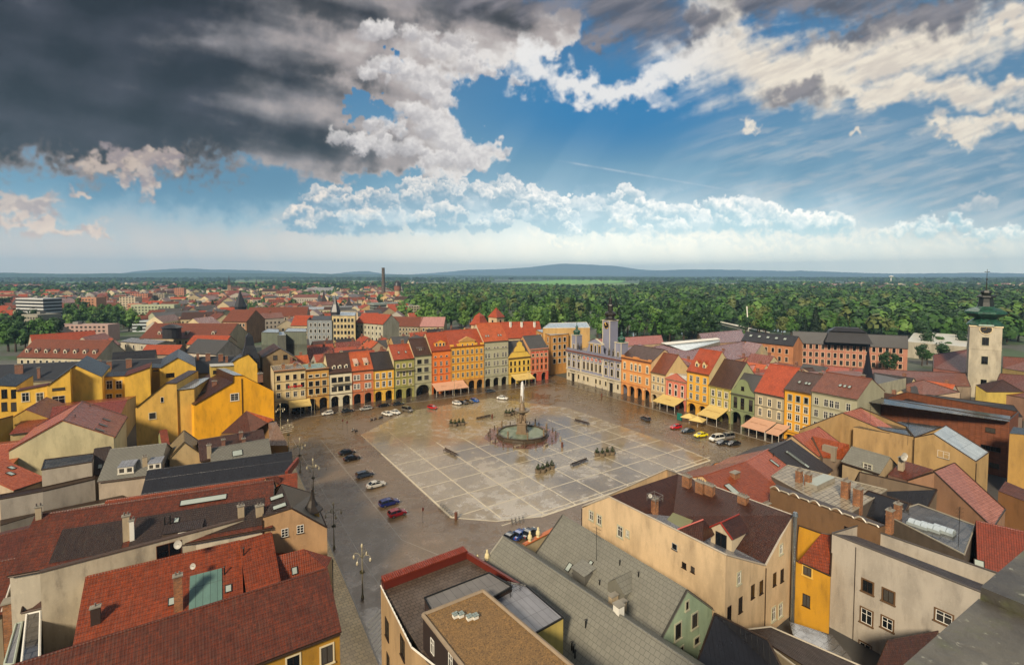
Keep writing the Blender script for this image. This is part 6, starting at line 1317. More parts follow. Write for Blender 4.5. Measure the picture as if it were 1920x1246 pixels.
Y2 = fph('yellow_house', 'ochre yellow side house with steep brown roof and small square window', 47, [(254, 765), (310, 719), (331, 719)], 20, [T_CHO, T_CHO], '#d6aa50', 'house', 6); Y2.w(286, 779, 1.6, 1.8, 'dL'); Y2.w(304, 749, .8, 1.6, 'n')
Y3 = fph('yellow_house', 'ochre block with flat shiny metal roof beside deep yellow gable', 47.5, [(331, 732), (340, 731), (364, 728)], 16, [M_LT], '#d6aa50', 'house', 5)
Yh = fph('yellow_house', 'yellow wing with red pent roof and two white windows', 84, [(30, 734), (88, 723)], 5, [T_DRED], Yw)
for px in (48, 75): Yh.w(px, 744, 1.7, 2.8, 'wL')
Yg = fph('yellow_house', 'yellow gable with strip window among the yellow houses', 82, [(88, 724), (131, 693)], 24, [M_BLK], Yw); Yg.w(110, 729, 3.2, .9, 'd'); Yg.w(110, 750, 3.2, 2.9, 'w')
Yg2 = fph('yellow_house', 'blank bright yellow gable wall with dark roof right of the strip window', 86, [(135, 692), (141, 685), (191, 707)], 24, [M_BLK, M_BLK], '#dfb648')
Yw0 = fph('yellow_house', 'yellow corner wing at the left edge with dark windows', 92, [(-20, 722), (30, 725)], 22, [M_BLK], Yw)
for px in (8, 26): Yw0.w(px, 738, 1.4, 3, 'd'); Yw0.w(px, 762, 1.4, 3, 'd')
Yi = fph('yellow_house', 'yellow courtyard wing with four white windows under grey roof', 92, [(190, 707), (233, 705)], 10, [M_BLK], Yw)
for px in (205, 223): Yi.w(px, 721, 1.7, 3, 'wL'); Yi.w(px, 745, 1.7, 2.6, 'wL')
Yj = fph('yellow_house', 'yellow wall with red mono pitch roof in the courtyard', 84, [(233, 706), (281, 689)], 12, [T_DRED], Yw)
Yj2 = fph('yellow_house', 'shaded yellow link wall with dark slit beside the bright gable', 94, [(281, 690), (300, 690)], 10, [M_BLK], '#cfa23a'); Yj2.w(292, 694, 1.6, .5, 'd')
Yk = fph('yellow_house', 'bright yellow gable with dark roof in front of the black mansard', 88, [(299, 691), (333, 671), (367, 688)], 26, [M_BLK, M_BLK], Yw); Yk.w(319, 703, 2.6, 1.6, 'd')
Yl = fph('yellow_house', 'yellow gable with dark steep roof and spire above the street corner', 80, [(428, 684), (446, 672), (465, 664), (482, 682)], 16, [M_BLK, M_BLK, M_BLK], Yw, 'house', 3)
m = MB(); q = Yl.L(onplane(470, 668, (0, 80, 0), np.array([0, 1., 0]))); m.lathe([(3.4, q[2] - 5), (3.3, q[2] - 1), (1.6, q[2] + 4), (1.2, q[2] + 7.5), (.1, q[2] + 9)], M_BLK, (q[0], q[1] + 4), sq=4); m.build('spire', Yl.root)
Ym = fph('yellow_house', 'small yellow roof box with white metal cover behind deep yellow gable', 62, [(394, 688), (439, 686)], 6, [flat('#b9b5a8', .4)], '#b59a4a'); Ym.w(405, 697, 1.8, 1.2, 'd')
Yn = gb('town_house', 'long black roof with brick chimney stacks behind the yellow houses', None, (-30, 685), (440, 667), 10, 15.5, slate('#303237', .4), '#8d8468', half=9)
Yn2 = gb('town_house', 'black curved mansard roof behind the brick chimney stacks', None, (212, 661), (292, 656), 12, 18.5, M_BLK, '#8d8468', half=6)
for b, l in ((Yn, ((36, 700, 2.4, 3.6), (73, 708, .9, 4.0), (187, 690, 1.3, 3.4), (205, 692, 1.7, 3.2), (242, 688, 2.0, 3.4), (163, 684, 1.8, 2.6), (371, 675, 1.0, 3.0), (390, 675, 1.8, 3.0), (414, 676, 1.8, 3.0), (425, 678, 1.0, 2.6))),):
    for (px, py, w, h_) in l: b.ch(px, py, w, .8, h_, CHR, 3)
Yo = gb('gable_house', 'orange red roofs with dark hip left of the glossy roof', (50, 810), (48, 768), (88, 745), 10.5, 13.5, tiles('#93442a', '#7e3822', .3), '#b08f40')
Yp = gb('gable_house', 'long low red roof behind the large cream gable', (225, 790), (60, 768), (238, 750), 9, 11.5, tiles('#93402a', '#7e3422', .3), '#a89468')
Yq = gb('gable_house', 'rust red roof at left edge under the yellow wing', (10, 872), (-50, 840), (62, 828), 9, 11, T_GLO, '#a88a48')
Yr = gb('yellow_house', 'yellow gabled annex at left edge below red roofs', (0, 800), (-60, 802), (24, 780), 10, 12.5, T_DRED, '#a88a38')
Ys = gb('summer_house', 'little red pyramid roof in the green courtyard', (322, 832), (300, 808), (312, 806), 7.5, 10, T_RED2, '#8a8a5a')

# ===== centre block
CG = '#b9a98a'
C1 = gb('gable_house', 'left long grey slate gable roof with black vent pipes', None, (943, 1007), (1330, 1268), 7.5, 12.5, S_LGREY, CG, half=6.6, trim=flat('#8b877b', .5)); C1.ch(1160, 1142, .9, .9, .6, WHITE, 0)
for px, py in ((1098, 1175), (1072, 1217), (1078, 1232), (1075, 1222)): vent(C1.roof, C1.at(px, py), .9)
C2 = gb('gable_house', 'right long grey slate gable roof ending in a pale green gable', (1235, 1212), (1055, 967), (1288, 1108), 7.6, 12.2, S_LGREY, '#9cae8e', trim=flat('#3a372f', .5))
for px, py, w, h_ in ((1067, 1063, .85, 1.3), (1081, 1071, .85, 1.3), (1107, 1057, .7, 1.0), (1172, 1116, .6, 1.3)): C2.sk(px, py, w, h_)
for px, py in ((1162, 1058), (1197, 1080), (1124, 1095)): vent(C2.roof, C2.at(px, py), .6)
for px, py, w, h_ in ((1271, 1182, 1.1, 1.9), (1302, 1162, 1.1, 1.8), (1288, 1134, .5, 1.0), (1275, 1228, 1.1, 2.0), (1306, 1200, .9, .8)): C2.win_px(px, py, C2.gb_, w, h_, 'dG')
antenna(C2.roof, C2.at(1118, 1050), 5.0)
C2.shed(1155, 1118, 3.0, 1.2, '#6d6b60', S_LGREY, 'n', 0, True); C2.shed(1085, 1090, 2.6, 1.5, '#5a5852', S_LGREY, 'n', 0)
C2.ch(1150, 1140, 1.2, .6, 1.8, CHP, 0); C2.ch(1166, 1150, 1.2, .6, 1.6, CHP, 0)
# baroque parapets toward the square, with stone urns
for (pa, pb, z, lab, us) in (((903, 1058), (934, 1040), 10.0, 'cream parapet with two pale urns beside the terrace', ((885, 1052), (910, 1037))), ((1000, 1012), (1052, 985), 8.6, 'pale parapet with orange coping above the parked cars', ((958, 1010), (980, 1000)))):
    a, c = G(*pa, z), G(*pb, z); b = Bld('roof_parapet', lab, 'parapet', (a[0], a[1], 0), math.atan2(c[1] - a[1], c[0] - a[0])); Lw = float(np.linalg.norm((c - a)[:2])); m = MB(); m.box(-2, Lw + 1, -.25, .25, 0, z, plaster('#b9a684', .6)); m.build('wall', b.root)
    m = MB(); m.box(-2.1, Lw + 1.1, -.4, .4, z, z + .15, flat('#b5622c', .5), True); m.build('coping', b.root)
    for k in range(2):
        u = MB(); u.lathe([(.28, 0), (.28, .3), (.4, .5), (.34, .9), (.2, 1.1), (.16, 1.5), (.03, 1.7)], plaster('#c9bb90', .3), n=8); u.build('urn', b.root, (-.8 + k * 1.9, 0, z + .15))
C3w = '#cbb08a'
C3 = ph('town_house', 'big beige house with dark brown roof, dormer and roof terrace right of centre',
        [([(1092, 950, 10.9), (1142, 931, 15.0), (1272, 888, 15.0), (1250, 906, 11.0)], T_BLK), ([(1142, 931, 15), (1272, 888, 15), (1267, 912, 12.0), (1262, 968, 11.2), (1200, 962, 12.5)], T_CHO), ([(1272, 888, 15), (1486, 966, 15.7), (1435, 1057, 10.7), (1262, 968, 11.2), (1267, 912, 13.4)], T_CHO),
         ([(1262, 968, 11.1), (1435, 1057, 10.6), (1361, 1040, 14.0), (1200, 962, 13.0)], M_GREY)],
        [(1092, 950, 10.8), (1142, 931, 15.2), (1361, 1040, 15.6), (1435, 1060, 10.6), (1486, 966, 15.6), (1272, 888, 15), (1250, 880, 11)], C3w, 'house', flat('#a89e8e', .4), None, .13)
wl = (C3.O[1], C3.O[2]); wr = (C3.O[2], C3.O[3])
for px, py, w, h_, st in ((1109, 966, .9, 1.5, 'wG'), (1124, 974, .9, 1.5, 'wG'), (1163, 996, 1.0, 1.7, 'wG'), (1177, 1000, .5, .9, 'wG'), (1265, 1024, .9, .9, 'g'), (1283, 1059, .7, .8, 'd'), (1299, 1067, .6, .8, 'd')): C3.win_px(px, py, wl, w, h_, st)
wr = (C3.O[3], C3.O[4])
for px, py, w, h_, st in ((1464, 1029, .7, 1.3, 'wG'), (1385, 1083, .7, 1.5, 'wG'), (1411, 1108, .9, 1.9, 'd'), (1427, 1100, .9, 1.9, 'd'), (1452, 1085, .9, 1.9, 'd'), (1466, 1078, .9, 1.9, 'd'), (1388, 1133, .9, 2.1, 'd'), (1450, 1150, .9, 1.9, 'wG'), (1463, 1143, .9, 1.9, 'wG'), (1367, 1150, .9, 2.1, 'd')): C3.win_px(px, py, (C3.O[2], C3.O[3]) if px < 1434 else (C3.O[3], C3.O[4]), w, h_, st)
o_, P_, n_ = C3.roofs[2]; tvec = np.array([n_[1], -n_[0], 0]); tvec /= np.linalg.norm(tvec); svec = np.cross(n_, tvec); svec = svec if svec[2] > 0 else -svec
def c3at(px, py): return C3.L(onplane(px, py, P_[0] + C3.loc, n_))
for px, py, w, h_ in ((1279, 953, .9, 1.4), (1308, 965, .9, 1.4), (1396, 1007, .9, 1.4), (1427, 1021, .9, 1.4)): skylight(o_, c3at(px, py), tvec, svec, n_, w, h_)
for px, py in ((1288, 897), (1313, 908), (1331, 914), (1393, 935)):
    q = C3.L(G(px, py, 15.6)); chimney(o_, q[0], q[1], q[2] - 2, q[2] + .5, 1.5, .8, CHB, R_(90), 4)
q = C3.L(G(1228, 930, 15)); chimney(C3.root, q[0], q[1], 10, 14.6, .9, .8, CHB, 0, 2); fm = MB()
for z in (14.7, 15.3): fm.tube([(q[0] + .9 * c, q[1] + .9 * s, z) for c, s in ((1, 1), (1, -1), (-1, -1), (-1, 1), (1, 1))], .035, GOLD if 0 else flat('#8d8d88', .4, .5), 5)
for c, s in ((1, 1), (1, -1), (-1, -1), (-1, 1)): fm.tube([(q[0] + .9 * c, q[1] + .9 * s, 14.2), (q[0] + .9 * c, q[1] + .9 * s, 15.4)], .035, flat('#8d8d88', .4, .5), 5)
fm.build('service_cage', C3.root); dish(C3.root, (q[0] - 1.2, q[1], 15.4), .35)
# pedimented dormer and small gable with terrace
dq = C3.L(G(1352, 1015, 12.4)); m = MB(); wmt = plaster('#b5a58a', .4); w = 1.7
m.poly([(dq[0], dq[1] - w, dq[2] - 1.2), (dq[0], dq[1] + w, dq[2] - 1.2), (dq[0], dq[1] + w, dq[2] + 1.4), (dq[0], dq[1], dq[2] + 2.8), (dq[0], dq[1] - w, dq[2] + 1.4)][::-1], wmt)
for sy in (-1, 1): m.poly([(dq[0], dq[1] + sy * w, dq[2] - 1.2), (dq[0] + 4, dq[1] + sy * w, dq[2] + 1.2), (dq[0] + 4, dq[1] + sy * w, dq[2] + 1.4), (dq[0], dq[1] + sy * w, dq[2] + 1.4)][::-sy], wmt)
m.build('dormer', o_); m = MB()
for sy in (-1, 1):
    m.poly(outward([(dq[0] - .3, dq[1] + sy * (w + .3), dq[2] + 1.25), (dq[0] - .3, dq[1], dq[2] + 2.9), (dq[0] + 4.5, dq[1], dq[2] + 2.9), (dq[0] + 4.0, dq[1] + sy * (w + .3), dq[2] + 1.25)], (dq[0], dq[1], -50)), T_CHO)
    m.tube([(dq[0] - .3, dq[1] + sy * (w + .3), dq[2] + 1.3), (dq[0] - .3, dq[1], dq[2] + 3)], .12, flat('#8a2c1c', .4), 5)
m.tube([(dq[0] - .3, dq[1], dq[2] + 2.95), (dq[0] + 4.5, dq[1], dq[2] + 2.95)], .12, flat('#8a2c1c', .4), 5)
m.build('dormer_roof', o_); window(o_, dq[0], dq[1], dq[2] - .9, 1.8, 2.2, 'd', R_(-90), False)
dk = MB(); a_, b__, c__, d__ = (C3.L(G(x, y, 12.0)) for x, y in ((1240, 985), (1262, 960), (1300, 975), (1278, 1000))); dk.poly(outward([a_, b__, c__, d__], (0, 0, -20)), flat('#6b6a35', .4)); dk.build('terrace_deck', C3.root)
hp = [C3.L(G(x, y, z)) for x, y, z in ((1270, 992, 13.0), (1319, 973, 15.0), (1343, 1000, 13.0), (1318, 1015, 13.0))]; m = MB(); m.poly(outward([hp[0], hp[1], hp[2], hp[3]], (0, 0, -50)), T_CHO); m.tube([tuple(hp[0]), tuple(hp[1])], .13, flat('#9a2c1c', .4), 5); m.build('side_roof', C3.root)
# modern block with terrace, gravel roof and metal decks
MD = ph('modern_building', 'modern beige tiled building with roof terrace and brown red parapet', [([(715, 1098, 11.2), (870, 1040, 11.2), (1000, 1120, 11.2), (868, 1290, 11.2), (800, 1240, 11.2)], wet_mat('terrace_slabs', lin('#4e4136'), lin('#5e5044'), .7, .4, .6, .2, .3, (.42, .62), 0, 1.35))], [(714, 1098, 11.3), (870, 1040, 11.3), (1000, 1120, 11.3), (880, 1300, 11.3), (772, 1214, 11.3)], '#a28660', 'building', WHITE, None, .1)
m = MB(); a, c = MD.L(G(715, 1098, 11.3)), MD.L(G(870, 1040, 11.3)); d = (c - a); Ld = np.linalg.norm(d); d /= Ld; n = np.array([d[1], -d[0], 0])
rb_ = flat('#5e2014', .5); m.obox(a + n * .05, d * Ld, n * 1.0, (0, 0, 1.1), rb_); m.build('parapet', MD.root); m = MB()
for k in range(44):
    p = a + d * Ld * (k + .5) / 44 + np.array([0, 0, 1.12]); m.tube([tuple(p + n * 1.15), tuple(p - n * .1 + np.array([0, 0, .12]))], .13, T_BRT, 6)
m.build('parapet_tiles', MD.root)
m = MB(); e_ = MD.L(G(1000, 1120, 11.3)); m.obox(c, (e_ - c), -d * .35, (0, 0, .9), rb_); m.build('parapet', MD.root)
wl = (MD.O[0], MD.O[4])
for px, py, w, h_ in ((726, 1178, 1.6, 2.4), (755, 1213, 1.6, 2.4), (728, 1240, 1.2, 2.0)): MD.win_px(px, py, wl, w, h_, 'd')
m = MB(); g = MD.L(MD.O[0]); h_ = MD.L(MD.O[4]); dd = (h_ - g); Lg = np.linalg.norm(dd); dd /= Lg
for k in range(16): p = g + dd * Lg * k / 15; m.tube([tuple(p), tuple(p + np.array([0, 0, .9]))], .03, IRON, 4)
m.tube([tuple(g + np.array([0, 0, .9])), tuple(h_ + np.array([0, 0, .9]))], .03, IRON, 4); m.build('railing', MD.root)
wave = seam_metal('#77777c', .8, .38)
MP = slab('roof_penthouse', 'dark clad penthouse with flat seamed metal roof on the modern block', [(796, 1121), (917, 1074), (960, 1100), (870, 1150), (812, 1150)], 13.6, '#2e1c14', seam_metal('#6a6560', 1.0, .5), 'penthouse', IRON)
MQ = slab('roof_penthouse', 'lower wet metal deck with rippled reflections beside the gravel roof', [(915, 1085), (986, 1098), (1056, 1158), (995, 1192), (900, 1110)], 13.0, '#b9a458', wave, 'penthouse', IRON)
MG = ph('roof_penthouse', 'golden brown gravel flat roof with four white vents and pale edging', [([(793, 1153, 15), (906, 1108, 15), (1120, 1290, 15), (930, 1330, 15)], None)], [(793, 1153, 15), (906, 1108, 15), (1120, 1290, 15), (930, 1330, 15)], '#24150f', 'penthouse', plaster('#8d7c66', .4), None, .22) if 0 else None
gv, nt, bb = newmat('gravel'); uv, ob = uvn(nt); vo = nt.nodes.new('ShaderNodeTexVoronoi'); vo.inputs['Scale'].default_value = 9; nt.links.new(ob, vo.inputs['Vector']); sp_ = nt.nodes.new('ShaderNodeSeparateColor'); nt.links.new(vo.outputs['Color'], sp_.inputs[0])
setin(nt, bb, 'Base Color', mixc(noise(ob, .6, 5, .6), mixc(X(sp_.outputs[0]), (.09, .045, .012), (.36, .19, .05)), mixc(X(sp_.outputs[1]), (.06, .04, .02), (.24, .14, .05)))); bb.inputs['Roughness'].default_value = .7; bump(nt, bb, X(vo.outputs[0]), .6, .05)
gp = [(793, 1153, 15), (906, 1108, 15), (1120, 1290, 15), (930, 1330, 15)]
MG = ph('roof_penthouse', 'golden brown gravel flat roof with four white vents and pale edging', [(gp, gv)], gp, '#24150f', 'penthouse', plaster('#8d7c66', .4), None, .22)
for px, py in ((854, 1156), (864, 1155), (880, 1160), (891, 1158)): m = MB(); m.box(-.28, .28, -.25, .25, 0, .35, WHITE); m.box(-.32, .32, -.3, .3, .35, .42, seam_metal('#77847c', .5), True); m.build('roof_vent', MG.root, on(MG, px, py, 15.06))
MG.win_px(811, 1211, (MG.O[0], MG.O[3]), .8, 1.6, 'w'); MG.win_px(845, 1240, (MG.O[0], MG.O[3]), .8, 1.6, 'w')
antenna(MQ.root, on(MQ, 957, 1120, 13), 2.2); antenna(MQ.root, on(MQ, 975, 1108, 13), 1.2)

# ===== right block
def RG(label, e, ra, rb, ze, zr, roof, wall, **k): return gb('gable_house', label, e, ra, rb, ze, zr, roof, wall, **k)
RR = tiles('#9a4a24', '#823c1c', .32, .35); RRp = tiles('#b8684c', '#a05640', .26, .3)
D1 = RG('deep red roof with long pale skylight strip right of the brown roof', None, (1318, 893), (1398, 866), 11.0, 15.0, RR, Be, half=9, trim=None); D1.sk(1392, 935, 1.5, 7.0); D1.ch(1378, 893, 1.6, 1.0, .8, CHB, 0); D1.ch(1435, 962, 2.0, .8, 1.6, CHB, 5)
D2 = RG('glossy pinkish red roof between deep red roof and dark roof', None, (1398, 866), (1441, 843), 11.0, 15.0, RRp, Be, half=8); D2.sk(1452, 868, .8, 2.0); vent(D2.roof, D2.at(1450, 855), .6)
D3 = RG('dark brown roof with two long double skylights facing the viewer', None, (1441, 845), (1483, 825), 11.0, 15.0, T_DK, Be, half=8); D3.sk(1490, 858, 1.0, 4.0); D3.sk(1497, 862, 1.0, 4.6)
Of = ph('town_house', 'orange rendered attic front with grey vases over the square', [([(1325, 885, 9.5), (1390, 857, 10.5), (1400, 866, 10.5), (1335, 893, 9.5)], TAR)], [(1325, 880, 9.5), (1340, 868, 9.8), (1390, 857, 10.5), (1400, 866, 10.5), (1335, 900, 9.5)], '#bd7a3c', 'house', flat('#5a5850', .4))
D4 = ph('gable_house', 'beige gable with glossy salmon roof beyond the dark skylight roof', [([(1485, 817, 15), (1535, 800, 15), (1575, 830, 12), (1535, 857, 11)], RRp)], [(1440, 845, 12), (1485, 817, 15), (1535, 857, 11), (1575, 830, 11), (1535, 800, 15)], '#a58a68', 'house', GUTTER)
D4b = ph('mansard_house', 'red tiled mansard slope with grey dormer box in the right block', [([(1523, 817, 14.5), (1592, 833, 14.5), (1595, 863, 11), (1543, 858, 11)], RR)], [(1523, 817, 14.5), (1543, 858, 11), (1595, 863, 11), (1592, 833, 14.5)], '#6a5a4a', 'house')
wb = MB(); q = D4b.L(G(1566, 850, 12)); wb.box(q[0] - 1.2, q[0] + 1.2, q[1] - .5, q[1] + 2.2, 10.5, 13.6, plaster('#8a7d6a', .5)); wb.build('dormer', D4b.root)
D5 = slab('flat_roof_house', 'shiny wet pale flat roof with brick chimneys in the right block', [(1447, 893), (1477, 872), (1663, 918), (1585, 968)], 13.4, '#5a5046', TARL, 'building', flat('#8b8474', .4))
for px, py in ((1498, 893), (1515, 900)): q = D5.L(G(px, py + 10, 13.4)); chimney(D5.root, q[0], q[1], 13.2, 15.6, 1.0, .9, CHB, 0, 4)
for px, py in ((1585, 925), (1608, 940)): q = D5.L(G(px, py + 10, 13.2)); chimney(D5.root, q[0], q[1], 12, 16.4, 1.1, 1.1, CHB, 0, 4)
m = MB()
for (px, py, w, h_) in ((1538, 905, 3.4, 2.0),): q = D5.L(G(px, py, 13.5)); m.box(q[0] - w, q[0] + w, q[1] - h_ / 2, q[1] + h_ / 2, 13.4, 14.1, plaster('#8d8678', .4)); m.box(q[0] - w, q[0] + w, q[1] - h_ / 2, q[1] + h_ / 2, 14.1, 14.16, SKYG)
m.build('roof_light', D5.root)
CW = ph('boundary_wall', 'long brown rendered wall with wavy scalloped coping', [([(1444, 914, 15), (1648, 988, 15), (1660, 984, 15), (1456, 908, 15)], GUTTER)], [(1444, 914, 15), (1648, 988, 15), (1660, 984, 15), (1456, 908, 15)], '#6e5236', 'wall')
m = MB(); a, c = CW.L(CW.O[0]), CW.L(CW.O[1]); N = 60; prev = None; top = plaster('#6e5236', .5)
for k in range(N + 1):
    t = k / N; p = a + (c - a) * t; z = 15 + max(0, math.sin(t * math.pi * 10)) * .55 + (.2 if (t * 5) % 1 > .5 else 0)
    if prev is not None: m.poly([(prev[0][0], prev[0][1], 14.9), (p[0], p[1], 14.9), (p[0], p[1], z), (prev[0][0], prev[0][1], prev[1])], top); m.tube([(prev[0][0], prev[0][1], prev[1]), (p[0], p[1], z)], .12, flat('#a09684', .35), 5)
    prev = (p, z)
m.build('scalloped_coping', CW.root); CW.win_px(1589, 995, (CW.O[0], CW.O[1]), .9, 1.3, 'd')
D6 = slab('flat_roof_house', 'wet dark flat roof with three domed skylights at right', [(1660, 965), (1722, 945), (1828, 985), (1808, 1040)], 13.2, '#574c40', TAR, 'building', flat('#8b8474', .4))
for px, py in ((1722, 985), (1745, 991), (1769, 996)):
    m = MB(); q = on(D6, px, py, 13.3); m.box(-.75, .75, -1.3, 1.3, -.2, .35, flat('#8d9594', .3), True)
    for k in range(3):
        y0 = -1.2 + k * .8
        for j in range(6):
            a0, a1 = math.pi * j / 6, math.pi * (j + 1) / 6; m.poly([(-math.cos(a0) * .7, y0, .35 + math.sin(a0) * .45), (-math.cos(a1) * .7, y0, .35 + math.sin(a1) * .45), (-math.cos(a1) * .7, y0 + .74, .35 + math.sin(a1) * .45), (-math.cos(a0) * .7, y0 + .74, .35 + math.sin(a0) * .45)], flat('#a8b4bc', .1, 0, .8))
    m.build('domed_skylight', D6.root, q)
antenna(D6.root, on(D6, 1797, 1020, 13.3), 5.5); 
for px, py in ((1668, 975), (1683, 962)): q = D6.L(G(px, py + 12, 13)); chimney(D6.root, q[0], q[1], 12, 15.6, 1.0, .8, CHB, 0, 2)
D7 = ph('town_house', 'black ribbed pitched roof crossing the right block', [([(1612, 885, 15), (1757, 918, 15), (1738, 955, 12), (1600, 908, 12)], M_BLK)], [(1600, 908, 12), (1738, 955, 12), (1757, 918, 15), (1612, 885, 15)], '#6a5a48', 'building', GUTTER)
D7b = ph('town_house', 'black sheet roof in front of scalloped wall', [([(1590, 955, 11), (1628, 920, 14), (1705, 945, 14), (1680, 990, 11)], M_BLK)], [(1590, 955, 11), (1680, 990, 11), (1705, 945, 14), (1628, 920, 14)], '#6a5a48', 'building', GUTTER)
D8 = RG('small beige house with slate block roof and twin window in the right block', (1660, 890), (1598, 838), (1668, 858), 12, 14.5, S_LGREY, '#a08c6c', base=0); D8.win_px(1627, 877, D8.nearwall, 1.5, 1.7, 'wG')
D9 = ph('gable_house', 'long beige gable with glossy pink roof rising to upper right', [([(1579, 774, 15), (1614, 765, 15), (1690, 812, 12), (1655, 808, 12)], RRp)], [(1500, 805, 12.0), (1579, 774, 15), (1655, 806, 13.0), (1715, 819, 13), (1700, 800, 13), (1614, 764, 15)], '#a58658', 'house', GUTTER)
D10 = ph('gable_house', 'beige gable with shiny white metal roof and white window', [([(1750, 813, 15), (1774, 798, 15), (1854, 848, 11.5), (1830, 865, 11.2)], seam_metal('#aab4ba', .6, .15))], [(1715, 820, 13), (1750, 813, 15), (1830, 865, 11.2), (1854, 848, 11.5), (1774, 798, 15)], '#b0905e', 'house', GUTTER); D10.win_px(1769, 852, (D10.O[0], D10.O[2]), 2.2, 1.6, 'w')
m = MB(); 
D9b = slab('town_house', 'flat tar roof strip with antennas between beige gables', [(1600, 800), (1715, 820), (1770, 800), (1690, 790)], 12.6, '#a58658', TAR, 'building'); antenna(D9b.root, on(D9b, 1631, 800, 12.6), 6.0); antenna(D9b.root, on(D9b, 1702, 830, 12), 6)
D11 = ph('gable_house', 'brown pink rendered gable with big glossy pink roof at right', [([(1752, 885, 15), (1790, 868, 15), (1885, 955, 10.5), (1862, 990, 9.5)], tiles('#a87060', '#966252', .2, .2, .5, .5))], [(1702, 901, 12), (1752, 885, 15), (1862, 990, 9.5), (1885, 955, 10.5), (1790, 868, 15)], '#977256', 'house', GUTTER)
D12 = ph('town_house', 'dark red tile slope with dish chimney between beige house and black roof', [([(1690, 862, 14), (1750, 880, 14), (1700, 900, 12), (1665, 890, 12)], T_DRED)], [(1665, 890, 12), (1700, 900, 12), (1750, 880, 14), (1690, 862, 14)], '#6a5040', 'house'); q = D12.L(G(1690, 880, 13)); chimney(D12.root, q[0], q[1], 12, 15.4, .9, .9, CHP); dish(D12.root, (q[0] + 1.2, q[1], 15.6), .6); dish(D12.root, (q[0] - 1, q[1] - .5, 15.8), .65)
D13 = RG('bright orange red roof with blue skylight at the right edge', (1812, 1062), (1832, 978), (1940, 1003), 10, 15, tiles('#7e2e12', '#68260e', .5, .3), '#8a6a4a', half=None); D13.sk(1836, 1058, 1.1, 1.3)
# brown brick firewall building
BW = ph('warehouse', 'long brown brick firewall with narrow pipe tower ledge behind right roofs', [([(1604, 750, 15), (1635, 743, 15), (1700, 752, 15), (1895, 780, 15), (1893, 790, 15)], TAR)], [(1596, 765, 13), (1604, 750, 15), (1635, 743, 15), (1893, 787, 15), (1910, 772, 15), (1700, 735, 15)], tiles('#7c4426', '#6a3a20', .7, .3, .5, 1.2), 'building', GUTTER)
for px, py in ((1857, 806), (1867, 842), (1864, 872), (1848, 838)): BW.win_px(px, py, (BW.O[2], BW.O[3]), 1.9, 1.2, 'd', False)
OB = ph('town_house', 'ochre and brown tower block wall at the right edge', [([(1893, 812, 15), (1925, 815, 15), (1935, 805, 15), (1900, 800, 15)], M_BLK)], [(1893, 812, 15), (1925, 815, 15), (1935, 805, 15), (1900, 800, 15)], '#a07c3e', 'building')
slab('town_house', 'low red roof at right edge below the ochre wall', [(1872, 920), (1935, 945), (1940, 925), (1885, 902)], 9, '#8a6038', T_DRED, 'building')
# buildings at the lower right
E1 = ph('tall_house', 'tall pale grey rendered house with grey framed windows above the yard', [([(1560, 1000, 14), (1840, 1110, 14), (1850, 1098, 14), (1605, 1005, 14)], T_BLK)], [(1560, 1000, 14), (1840, 1110, 14), (1900, 1085, 14), (1610, 985, 14)], '#a79e90', 'house', flat('#4a4440', .5)); wl = (E1.O[0], E1.O[1])
for px, py, w, h_ in ((1627, 1099, 1.2, 1.6), (1666, 1117, 1.2, 1.6), (1625, 1155, 1.3, 2.0), (1664, 1168, 1.2, 1.5), (1770, 1157, 1.6, 1.4), (1622, 1218, 1.3, 1.9)): E1.win_px(px, py, wl, w, h_, 'wD' if py > 1130 else 'dD')
pp = MB(); p0 = E1.L(onplane(1603, 1100, E1.O[0], np.array([1., 0, 0]))); pp.tube([(p0[0] - .1, p0[1], 0), (p0[0] - .1, p0[1], 13.5)], .04, GUTTER, 5); pp.build('downpipe', E1.root)
E2 = ph('yellow_house', 'narrow yellow house with red pitched roof wedged beside the pale house', [([(1496, 1054, 9.5), (1540, 1000, 12.5), (1561, 1003, 12.5), (1558, 1080, 9)], T_RED2)], [(1490, 1050, 9.5), (1497, 985, 12.5), (1540, 1000, 12.5), (1561, 1003, 12.5), (1557, 1080, 9.3)], '#b8861c', 'house', GUTTER); E2.win_px(1514, 1070, (E2.O[0], E2.O[4]), 1.1, 1.3, 'dY'); E2.win_px(1512, 1125, (E2.O[0], E2.O[4]), 1.0, 1.8, 'd')
fl = Bld('steel_flue', 'tall shiny steel flue pipe beside the beige gable wall', 'flue', tuple(G(1491, 965, 16.5)[:2]) + (0,)); m = MB(); m.tube([(0, 0, 0), (0, 0, 16.3)], .28, flat('#8b8f90', .25, .8), 10); m.build('pipe', fl.root); m = MB(); m.tube([(0, 0, 16.3), (0, 0, 16.45), (0, 0, 16.9)], [.42, .42, .3], flat('#8b8f90', .25, .8), 10); m.build('cap', fl.root)
E3 = ph('yard_house', 'black wet pitched roof with two skylights at the bottom edge', [([(1290, 1290, 6), (1340, 1150, 9), (1440, 1200, 9), (1480, 1280, 6)], M_BLK)], [(1290, 1290, 6), (1340, 1150, 9), (1440, 1200, 9), (1480, 1280, 6)], '#4a443c', 'house', GUTTER)
o_, P_, n_ = E3.roofs[0]; tv = np.array([-n_[1], n_[0], 0]); tv /= np.linalg.norm(tv); sv = np.cross(n_, tv); sv = sv if sv[2] > 0 else -sv
for px, py in ((1320, 1232), (1338, 1240)): skylight(o_, E3.L(onplane(px, py, P_[0] + E3.loc, n_)), tv, sv, n_, .9, 1.4)
E4 = ph('yard_house', 'low cream parapet roof crossing the dark yard', [([(1400, 1180, 6), (1445, 1175, 6), (1640, 1260, 6), (1560, 1280, 6)], T_BLK)], [(1400, 1180, 6), (1445, 1175, 6), (1640, 1260, 6), (1560, 1300, 6)], '#7d7058', 'house', flat('#a09684', .4))
